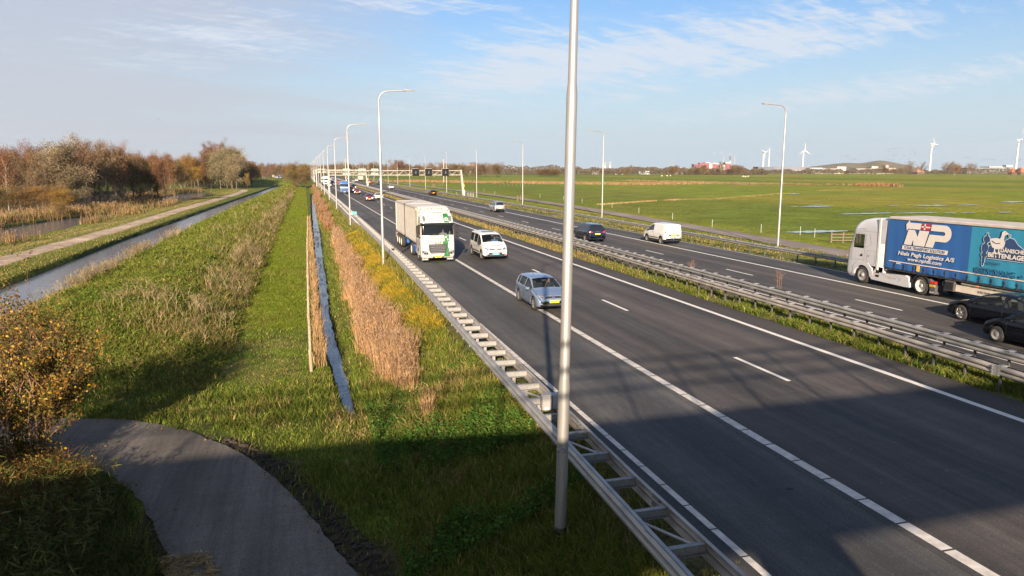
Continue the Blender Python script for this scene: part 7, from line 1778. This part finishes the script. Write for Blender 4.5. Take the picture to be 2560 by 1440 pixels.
for kd, x, y, p, lb in [('suv', 32.6, 330, PK, 'black car far off on the right carriageway, nearest of its group'), ('hatch', 32.4, 372, PR, 'small red car far off on the right carriageway'), ('suv', 29.3, 352, PTA, 'tan car far off on the right carriageway'),
                        ('mpv', 28.9, 425, PW, 'white car far off on the right carriageway'), ('hatch', 25.6, 400, PSI, 'silver car far off beside the median'), ('suv', 25.6, 470, PK, 'black car far off beside the median'), ('hatch', 29.2, 520, PW, 'white speck of a car at the far end of the right carriageway')]:
    car(kd, x, y, 0, p, lb, 'car', 'traffic driving away on the right carriageway', simple=True)
# headlights that are on
lit = bpy.data.materials.new('lit_headlamp'); lit.use_nodes = True; lb_ = lit.node_tree.nodes['Principled BSDF']; lb_.inputs['Emission Color'].default_value = (1, .95, .82, 1); lb_.inputs['Emission Strength'].default_value = 3.0
for o in list(C.objects):
    if o.name.startswith('headlight') and o.parent and o.parent.get('group') == 'oncoming traffic in the left carriageway' and o.parent.location.y < 270:
        o.material_slots[0].link = 'OBJECT'; o.material_slots[0].material = lit
# blue and white lorry in the queue, and two box lorries far away
def lorry_small(x, y, rz, cabp, boxp, label, boxlen=9.0, boxh=3.9):
    T = empty('box_lorry', (x, y, 0), rz); tag(T, label, 'lorry')
    lv = [(.35, -.08, 1.15), (.6, 0, 1.24), (1.3, 0, 1.25), (1.85, -.04, 1.24), (2.0, -.06, 1.23), (2.7, -.2, 1.22), (2.85, -.16, 1.22), (3.2, -.35, 1.18), (3.5, -.9, 1.05)]
    ps, bv = cab_shell(lv, [-2.2, -1.5, -.5], -2.2, .2, bands={'windscreen': (2.0, 2.7, 'front', 45, 0), 'side_window': (2.0, 2.7, 'side', -1.5, -.5)})
    ps['shell'].build('cab', cabp, T); ps['windscreen'].build('windscreen', gdark, T); ps['side_window'].build('side_window', gdark, T)
    decal(bv, [(-.8, .8), (.8, .8), (.85, 1.5), (-.85, 1.5)], 'front', off=.012).build('grille', pm('grille_blue', (.015, .05, .14), .4), T); decal(bv, [(-1.1, 1.62), (1.1, 1.62), (1.15, 1.85), (-1.15, 1.85)], 'front', off=.014).build('stripe', PW, T)
    for s in (-1, 1):
        pl = [(.8, .6), (1.15, .6), (1.15, .85), (.85, .85)]; decal(bv, pl if s > 0 else mir(pl), 'front', off=.016).build('headlight', lampg, T)
        MB().box((s * 1.42, -.2, 2.3), (.18, .14, .6), bev=.05).build('mirror', black, T); twheel(T, s * 1.05, -1.4, True); twheel(T, s * 1.05, -boxlen * .8)
    MB().box((0, .02, .5), (.52, .04, .12)).build('number_plate', plate_y, T)
    MB().box((0, -2.4 - boxlen / 2, (boxh + 1.0) / 2), (2.5, boxlen, boxh - 1.0), bev=.04).build('cargo_box', boxp, T); MB().box((0, -1.8 - boxlen / 2, .85), (.9, boxlen, .25)).build('chassis_beam', MATS['chassis'], T)
    return T
lorry_small(10.95, 211, TW, PBL, PGY, 'blue lorry with a white band leading the queue in the left lane', 8, 3.2)
lorry_small(9.3, 338, TW, PW, pm('box_grey', (.35, .35, .36), .5), 'white box lorry far back in the left lane')
lorry_small(32.6, 452, 0, PTA, pm('box_tan', (.45, .36, .28), .6), 'tan box lorry far off on the right carriageway')
# ------------------------------------------------------------------ far things over the meadow
def at(px, D, z=-.8):
    u = px - 1280; fw = 1770 * cos(TH) + 295 * sin(TH); t = D / fw; return ((u * cos(PS) + fw * sin(PS)) * t, (-u * sin(PS) + fw * cos(PS)) * t)
def zat(py, D): return H + (425 - py) / 1794. * D
def pxw(w, D): return w / 1794. * D
wtm = pm('turbine_white', (.52, .51, .49), .4, 0, .04)
def turbine(px, base, hub, D, rot, blade_px, label, yaw=0):
    x, y = at(px, D); zh = zat(hub, D); r = empty('wind_turbine', (x, y, -.8)); r.rotation_euler = (0, 0, -PS + yaw); tag(r, label, 'wind turbine', 'wind turbines on the horizon')
    s = zh + .8; w = pxw(4.6, D) / 2
    MB().lathe([(w * 1.0, 0), (w * .75, s * .6), (w * .5, s)], 'z', 12).build('tower', wtm, r)
    n_ = MB().box((0, 0, s), (w * 1.3, w * 3.6, w * 1.3), bev=w * .3).build('nacelle', wtm, r); MB().lathe([(0, -w * 3.4), (w * .9, -w * 2.6), (w * .9, -w * 2.2)], 'y', 10, c=(0, 0, s)).build('hub', wtm, n_)
    B = pxw(blade_px, D)
    for k in range(3):
        a = radians(rot + 120 * k); mb = MB(); d = Vector((sin(a), 0, cos(a))); e = Vector((cos(a), 0, -sin(a))); vs = []
        for t, wd in ((.02, .05), (.15, .10), (.5, .07), (1, .02)):
            p = d * B * t + Vector((0, -w * 2.6, s)); vs += [p - e * wd * B * .35, p + Vector((0, .012 * B, 0)), p + e * wd * B * .65, p - Vector((0, .012 * B, 0))]
        mb.add(vs, [(i * 4 + j, i * 4 + (j + 1) % 4, (i + 1) * 4 + (j + 1) % 4, (i + 1) * 4 + j) for i in range(3) for j in range(4)] + [(0, 3, 2, 1), (12, 13, 14, 15)]); mb.build('blade', wtm, n_)
    return r
turbine(2539, 415, 351, 1900, 12, 29, 'largest wind turbine, at the right edge of the horizon', 1.0)
turbine(2324, 415, 361, 2000, -25, 21, 'second largest wind turbine, above the horizon left of the edge one', .55)
turbine(2006, 415, 377, 2600, 0, 19, 'wind turbine just right of the right-hand lamp mast', .2)
turbine(1907, 416, 382, 3000, 60, 14, 'wind turbine left of the right-hand lamp mast', .25)
x, y = at(1921, 2800); o = MB().lathe([(pxw(3.2, 2800) / 2, 0), (pxw(1.6, 2800) / 2, zat(372, 2800) + .8)], 'z', 10).build('bare_turbine_tower', wtm, None, (x, y, -.8)); tag(o, 'white turbine tower without blades, left of the right-hand lamp mast', 'tower')
turbine(1525, 418, 408, 4200, 30, 6, 'tiny distant wind turbine left of the second lamp mast on the right'); turbine(1512, 418, 409, 4500, 0, 5, 'tiniest distant wind turbine beside another tiny one')
# red and white incinerator with chimney and smoke
bred = pm('cladding_crimson', (.16, .03, .05), .6, 0, .1, .05); bwh = pm('cladding_white', (.36, .34, .33), .6, 0, .06, .05); bgy = pm('cladding_grey', (.22, .20, .20), .7, 0, .15, .05); bdk = pm('cladding_dark', (.06, .075, .10), .6, 0, .15, .03); brk = pm('brick', (.10, .06, .05), .85, 0, .2, .2)
pane = pm('window_glass', (.05, .06, .07), .25, 0, .2, .3)
def block(parent, px0, px1, py0, py1, D, mat, name='wall', depth=30, proud=0.0, zb=None):
    x0, y0 = at(px0, D); x1, y1 = at(px1, D); zt_ = zat(py0, D); z0 = -.9 if py1 is None else zat(py1, D)
    c_ = ((x0 + x1) / 2, (y0 + y1) / 2); w = math.hypot(x1 - x0, y1 - y0); o = MB().box((0, 0, 0), (w, depth, zt_ - z0)).build(name, mat, parent)
    M = Matrix.Translation((c_[0] + sin(PS) * (depth / 2 - proud), c_[1] + cos(PS) * (depth / 2 - proud), (zt_ + z0) / 2)) @ Matrix.Rotation(-PS, 4, 'Z'); o.matrix_world = M; return o
def building(name, label, D): g = empty(name); tag(g, label, 'building'); return g
D = 2400; g = building('waste_plant', 'crimson and white waste plant with striped halls on the horizon', D)
block(g, 1734, 1765, 410.5, None, D, bred); block(g, 1748, 1772, 407.5, None, D, bred, depth=26, proud=4); block(g, 1762, 1773, 406, 408, D, bwh, 'roof', 30, 6); block(g, 1768, 1790, 409, None, D, bwh, depth=20, proud=2)
block(g, 1780, 1796, 410, None, D, bred, depth=20, proud=4.5); block(g, 1780, 1790, 407.5, 410, D, bwh, 'roof', 26, 5); block(g, 1788, 1796, 409.5, 411, D, bwh, 'roof', 22, 5.5); block(g, 1800, 1812, 412, None, D, bwh, depth=20); block(g, 1812, 1826, 407, None, D, bred, depth=25, proud=3); block(g, 1812, 1826, 406, 409, D, bwh, 'roof', 28, 4)
for k in range(4): block(g, 1737 + k * 7, 1740 + k * 7, 413, 416, D, pane, 'window', 3, 6)
D = 2500; x, y = at(1824, D); ch = empty('chimney_stack', (x, y, -.8)); tag(ch, 'tall red-brown chimney stack trailing pale smoke', 'chimney')
r = pxw(2.6, D) / 2; hh = zat(390, D) + .8; MB().lathe([(r * 1.15, 0), (r, hh), (r * .6, hh)], 'z', 12).build('stack', brk, ch); MB().lathe([(r * 1.3, hh), (r * 1.3, hh + 1), (r * .8, hh + 1)], 'z', 12).build('rim', bwh, ch); MB().lathe([(r * 1.18, hh * .62), (r * 1.18, hh * .72), (r, hh * .72)], 'z', 12).build('band', bwh, ch)
def slim(px, top, w, D, label, n='slim_mast'):
    x, y = at(px, D); o = MB().lathe([(pxw(w, D) / 2, 0), (pxw(w * .5, D) / 2, zat(top, D) + .8)], 'z', 8).build(n, bwh, None, (x, y, -.8)); tag(o, label, 'mast')
slim(1808, 388, 1.6, 2450, 'slim white mast left of the chimney stack'); slim(1836, 389, 1.6, 2450, 'slim white mast right of the chimney stack'); slim(1681, 399, 1.0, 1800, 'thin lattice mast above the orange-roofed farmhouse')
slim(1110, 397, 2.4, 1500, 'thin pale mast over the meadow behind the gantry'); slim(1399, 411, 1.0, 3000, 'tiny crane mast left of the near lamp mast')
sm_ = bpy.data.materials.new('smoke'); sm_.use_nodes = True; t_ = sm_.node_tree; n_ = t_.nodes
for q in list(n_):
    if q.type == 'BSDF_PRINCIPLED': n_.remove(q)
vol = n_.new('ShaderNodeVolumePrincipled'); vol.inputs['Color'].default_value = (.82, .76, .78, 1)
co_ = n_.new('ShaderNodeTexCoord'); nz_ = n_.new('ShaderNodeTexNoise'); nz_.inputs['Scale'].default_value = .035; nz_.inputs['Detail'].default_value = 5; t_.links.new(co_.outputs['Object'], nz_.inputs['Vector'])
mr_ = n_.new('ShaderNodeMapRange'); mr_.inputs[1].default_value = .46; mr_.inputs[2].default_value = .7; mr_.inputs[3].default_value = 0; mr_.inputs[4].default_value = .16; t_.links.new(nz_.outputs[0], mr_.inputs[0]); t_.links.new(mr_.outputs[0], vol.inputs['Density']); t_.links.new(vol.outputs[0], n_['Material Output'].inputs['Volume'])
mb = MB(); rs = random.Random(8)
for i in range(20):
    t = i / 19.; px = 1834 - 52 * t; py = 388 - 9 * t + 4 * t * t + rs.uniform(-1.5, 1.5) * t; x, y = at(px, D); R_ = pxw(1.6 + 6.0 * t, D) * .5 * rs.uniform(.8, 1.2); zc_ = zat(py, D)
    mb.lathe([(max(.01, R_ * sin(a)), -R_ * cos(a)) for a in np.linspace(0, pi, 7)], 'z', 10, c=(x, y, zc_))
tag(mb.build('smoke', sm_), label='pale smoke plume drifting left from the chimney stack', kind='stuff')
# long dark hall and white sheds
D = 1900; g = building('long_hall', 'long dark blue-grey hall with white doors behind the right-hand lamp mast', D); block(g, 1894, 1934, 417, None, D, bdk, depth=40, proud=3); block(g, 1930, 2024, 417, None, D, pm('cladding_slate', (.11, .12, .145), .6, 0, .1, .03), depth=40)
for k in range(13): block(g, 1896 + k * 10, 1901.5 + k * 10, 425.5, 428, D, bwh, 'door', 4, 6)
D = 1850; g = building('office_block', 'low white office block with dark glazing right of the long hall', D); block(g, 2025, 2056, 419.5, None, D, bwh, depth=30); block(g, 2026, 2055, 422.5, 427, D, pane, 'window', 4, 2)
g = building('pale_sheds', 'row of pale sheds below the green hill', D); block(g, 2056, 2094, 421, None, D, bgy, depth=30); block(g, 2092, 2114, 417, None, D, pm('cladding_cream', (.50, .44, .38), .7, 0, .08, .05), depth=30, proud=2)
for k in range(6): block(g, 2060 + k * 8, 2064 + k * 8, 424, 427, D, pane, 'window', 3, 3)
g = building('grey_sheds', 'group of grey-brown sheds at the right foot of the hill', 1800); D = 1800; block(g, 2140, 2196, 421, None, D, bgy, depth=30); block(g, 2178, 2194, 416, 421, D, bwh, 'upper_wall', 20, 2); block(g, 2196, 2238, 420, None, D, pm('cladding_taupe', (.26, .22, .19), .7, 0, .1, .05), depth=30, proud=2); block(g, 2212, 2220, 413, 420, D, bgy, 'tower', 12, 2)
for k in range(8): block(g, 2160 + k * 9, 2164 + k * 9, 423, 426, D, pane, 'window', 3, 4)
g = building('glass_halls', 'long low halls with pale roofs near the right edge', 1500); D = 1500; block(g, 2418, 2530, 419, None, D, pm('cladding_greygreen', (.14, .15, .14), .7, 0, .2, .05), depth=40); block(g, 2470, 2504, 416.5, 419, D, bwh, 'roof', 30, 3); block(g, 2512, 2528, 413, 417, D, bwh, 'roof_house', 12, 3)
for k in range(12): block(g, 2424 + k * 8.5, 2429 + k * 8.5, 422, 425, D, pane, 'window', 3, 2)
for (a, b, t, D, m, lb) in [(1275, 1286, 415, 2600, bwh, 'white tower block on the horizon left of the near lamp mast'), (1306, 1313, 420, 2500, bwh, 'small white building right of the white tower block'), (1165, 1195, 411.5, 2400, bwh, 'white roofline of a large hall behind the copse'), (1444, 1464, 423, 1500, bwh, 'white twin sheds right of the near lamp mast'),
                        (1598, 1624, 427.5, 1250, pm('shed_pale', (.45, .5, .55), .5, 0, .1, .05), 'pale blue shed at the meadow edge'), (1480, 1498, 428, 1250, bgy, 'grey farm shed at the meadow edge'), (1700, 1712, 419, 1700, bwh, 'white gable just left of the waste plant'), (680, 700, 414, 760, bwh, 'white house behind the end of the dyke'), (690, 702, 432, 700, pm('cab_blue', (.2, .3, .45), .5), 'small blue and white cabin behind the end of the dyke')]:
    g = building('distant_building', lb, D); block(g, a, b, t, None, D, m, depth=pxw(b - a, D) * .6)
    w = (b - a) / 7.
    for k in range(3): block(g, a + w * (1 + 2 * k), a + w * (2 + 2 * k), t + (434 - t) * .3, t + (434 - t) * .5, D, pane, 'window', 2, 1)
# farmhouses with tall pyramid roofs
tiler = pm('roof_tiles_orange', (.30, .10, .05), .8, 0, .15, .3); tileb = pm('roof_tiles_brown', (.20, .12, .08), .9, 0, .15, .3)
def farm(px, w, top, D, mat, label, eave=430.5):
    x, y = at(px, D); W_ = pxw(w, D); ze = zat(eave, D); zt_ = zat(top, D); r = empty('farmhouse', (x, y, -.8)); r.rotation_euler = (0, 0, -PS + .2); tag(r, label, 'farmhouse')
    MB().box((0, 0, (ze + .8) / 2), (W_ * .92, W_ * .8, ze + .8)).build('wall', brk, r)
    h = W_ / 2; MB().add([(-h, -h * .9, ze + .8), (h, -h * .9, ze + .8), (h, h * .9, ze + .8), (-h, h * .9, ze + .8), (-h * .15, 0, zt_ + .8), (h * .15, 0, zt_ + .8)], [(0, 1, 5, 4), (1, 2, 5), (2, 3, 4, 5), (3, 0, 4), (3, 2, 1, 0)]).build('roof', mat, r)
    for k in (-.25, .25): MB().box((W_ * k, -W_ * .402, (ze + .8) * .5), (W_ * .1, .1, (ze + .8) * .4)).build('window', pane, r)
farm(1689, 19, 416, 1150, tiler, 'farmhouse with bright orange pyramid roof left of the waste plant'); farm(2296, 22, 415, 1300, tileb, 'farmhouse with brown pyramid roof right of the hill'); farm(2532, 16, 420, 1150, tiler, 'left one of the two red-roofed houses at the right edge'); farm(2553, 18, 418, 1150, tiler, 'right one of the two red-roofed houses at the right edge')
g = building('barn', 'low pale barn beside the orange-roofed farmhouse', 1140); block(g, 1687, 1709, 430, None, 1140, bgy, depth=10)
# the hill
HX, HY = at(2190, 2900); n = 60; m_ = 16; v = []; f = []
sil = [(1990, 421), (2030, 416), (2060, 413), (2090, 409), (2110, 407.5), (2150, 408), (2170, 405.5), (2185, 402.5), (2200, 401.5), (2222, 404), (2235, 406.5), (2262, 412), (2285, 418), (2310, 424)]
for i in range(n + 1):
    px = 1985 + 330 * i / n; top = float(np.interp(px, [s[0] for s in sil], [s[1] for s in sil])); D = 2900; zt_ = zat(top + (vnoise(px, 0, 8, 3) - .5) * .8, D) + .8
    for k in range(m_ + 1):
        t = k / m_; dd = D - 260 + 520 * t; x, y = at(px, dd); v.append((x, y, -1 + max(0, zt_) * sin(pi * t) ** .8))
for i in range(n):
    for k in range(m_): f.append((i * (m_ + 1) + k, i * (m_ + 1) + k + 1, (i + 1) * (m_ + 1) + k + 1, (i + 1) * (m_ + 1) + k))
tag(MB().add(v, f, 0, True).build('hill', pm('hill_ground', (.055, .075, .022), .95, 0, .2, .012, col2=(.16, .11, .065))), kind='structure')
# sheep in the meadow: one mesh for every animal, all copies of one flock
wool = pm('wool', (.62, .56, .46), .9, 0, .15, 12, objrand=.15)
def sheep_mesh():
    V = [(0, 0, .62), (0, .38, .66), (0, -.40, .64), (0, .60, .84), (0, .78, .86), (0, .90, .78), (0, -.52, .60), (0, -.55, .45)]; R = [.27, .25, .24, .12, .10, .055, .06, .03]; E = [(0, 1), (0, 2), (1, 3), (3, 4), (4, 5), (2, 6), (6, 7)]
    def ad(a, p, r): V.append(p); R.append(r); E.append((a, len(V) - 1)); return len(V) - 1
    for s in (-1, 1):
        a = ad(1, (s * .13, .40, .40), .075); b = ad(a, (s * .13, .42, .22), .045); ad(b, (s * .13, .41, .0), .035)
        a = ad(2, (s * .14, -.34, .42), .09); b = ad(a, (s * .14, -.46, .26), .05); ad(b, (s * .14, -.42, .0), .035); ad(4, (s * .12, .74, .90), .025)
    me = bpy.data.meshes.new('sheep_skeleton'); me.from_pydata(V, E, []); o = bpy.data.objects.new('tmp_sheep', me); C.objects.link(o); o.modifiers.new('Skin', 'SKIN').use_smooth_shade = True
    for i, r_ in enumerate(R): me.skin_vertices[0].data[i].radius = (r_, r_)
    me.skin_vertices[0].data[0].use_root = True
    dg = bpy.context.evaluated_depsgraph_get(); dg.update(); m2 = bpy.data.meshes.new_from_object(o.evaluated_get(dg)); bpy.data.objects.remove(o); m2.materials.clear(); m2.materials.append(wool); m2.name = 'sheep'; return m2
shm = sheep_mesh(); rs = random.Random(4)
cl = [(2010, 434.6), (2040, 435), (2046, 434.8), (2052, 435.3), (2056, 435), (2062, 434.8), (2068, 435.4), (2076, 434.8)] + [(2085 + i * 2.6 + rs.uniform(-1, 1), 435.2 + rs.uniform(-.6, .9)) for i in range(9)] + [(2122 + i * 6.5 + rs.uniform(-2, 2), 435 + rs.uniform(-.7, .9)) for i in range(10)] + [(2192 + i * 3.2, 435.4 + rs.uniform(-.3, .3)) for i in range(7)] + [(2218, 435), (2222, 435.3), (2226, 434.9), (2232, 434.7), (2240, 434.8), (1655, 441), (1668, 441), (1676, 440), (1858, 442), (1864, 443), (1870, 442.4), (1540, 437), (1556, 437)]
for i, (px, py) in enumerate(sorted(cl)):
    x, y = gpt(px, py, -.8); o = link('sheep', shm, None, (x, y, float(zg(x, y)))); o.rotation_euler = (0, 0, rs.choice([-1, 1]) * (pi / 2 + rs.uniform(-.7, .7)) - PS); o.scale = (1.35,) * 3
    tag(o, f'{ordw(i + 1)} pale grazing sheep from the left in the meadow', 'sheep', 'flock of sheep in the meadow')
# birds over the meadow
bdm = MB(); bdm.add([(0, -.22, 0), (.07, .05, .02), (0, .3, .02), (-.07, .05, .02), (0, .02, .08), (0, .02, -.06)], [(0, 1, 4), (1, 2, 4), (2, 3, 4), (3, 0, 4), (1, 0, 5), (2, 1, 5), (3, 2, 5), (0, 3, 5)])
for s in (-1, 1): bdm.add([(s * .05, .10, .03), (s * .35, .16, .18), (s * .75, -.02, .10), (s * .33, -.04, .16), (s * .05, -.08, .03), (s * .35, .05, .20)], [(0, 1, 5), (1, 2, 5), (2, 3, 5), (3, 4, 5), (4, 0, 5), (0, 4, 3, 2, 1)])
bm_ = bdm.mesh('bird', pm('feathers', (.03, .028, .028), .9))
bp = [(2100 + a / 5.565, 340 + b / 5.565) for a, b in [(22, 277), (68, 272), (90, 279), (132, 280), (181, 323), (209, 323), (264, 329), (384, 336), (541, 333), (641, 319), (679, 184), (677, 213), (724, 172), (747, 174), (788, 172), (815, 168), (858, 181), (757, 222), (759, 252), (789, 257), (743, 276), (685, 333), (745, 336), (853, 327), (888, 265), (943, 318), (967, 322), (976, 256), (992, 209), (1033, 213), (1036, 244), (1064, 248), (1105, 251), (1146, 290), (1734, 300), (1770, 302), (1780, 300), (1806, 303), (1992, 330), (2009, 314), (2010, 335), (2030, 322), (2061, 327), (2100, 329), (2130, 330), (2152, 327), (2303, 254), (2323, 331), (2395, 314), (2505, 325), (2515, 336)]] + [(2528, 300), (2533, 301), (397, 299), (1059, 322)]
for i, (px, py) in enumerate(sorted(bp)):
    Dd = 330 if px > 1500 else 200; x, y, z = gdist(px, py, Dd); o = link('bird', bm_, None, (x, y, z)); o.rotation_euler = (rs.uniform(-.4, .4), rs.uniform(-.5, .5), rs.uniform(0, 6.28)); o.scale = (.8,) * 3 if Dd > 300 else (.7,) * 3
    tag(o, f'{ordw(i + 1)} small dark flying bird from the left', 'bird', 'birds in the sky')
# feeding racks and small things in the meadow
for i, (px, py, lb) in enumerate([(1860, 443, 'white cattle rack in the middle of the meadow'), (2528, 445, 'brown shrubby tussock by the right edge of the meadow')]):
    x, y = gpt(px, py, -.8); mb = MB()
    for k in range(5): mb.box((-2.4 + k * 1.2, 0, .6), (.12, .12, 1.2))
    for zz in (.4, .8, 1.15): mb.box((0, 0, zz), (5.0, .08, .1))
    tag(mb.build('cattle_rack' if i == 0 else 'cattle_rack', cream if i == 0 else wood, None, (x, y, -.85), (0, 0, -PS)), lb if i == 0 else 'brown wooden rack by the right edge of the meadow', 'rack')

# ------------------------------------------------------------------ haze: one closed box of thin air round everything
hm = bpy.data.materials.new('haze'); hm.use_nodes = True; t_ = hm.node_tree; n_ = t_.nodes
for q in list(n_):
    if q.type == 'BSDF_PRINCIPLED': n_.remove(q)
vol = n_.new('ShaderNodeVolumePrincipled'); vol.inputs['Color'].default_value = (.85, .92, 1.0, 1); vol.inputs['Density'].default_value = 0.00006; vol.inputs['Anisotropy'].default_value = 0.3
t_.links.new(vol.outputs[0], n_['Material Output'].inputs['Volume'])
hz_ = MB().box((1900, 3350, 148), (11000, 7200, 306)).build('haze', hm); tag(hz_, kind='stuff', label='thin pale air')
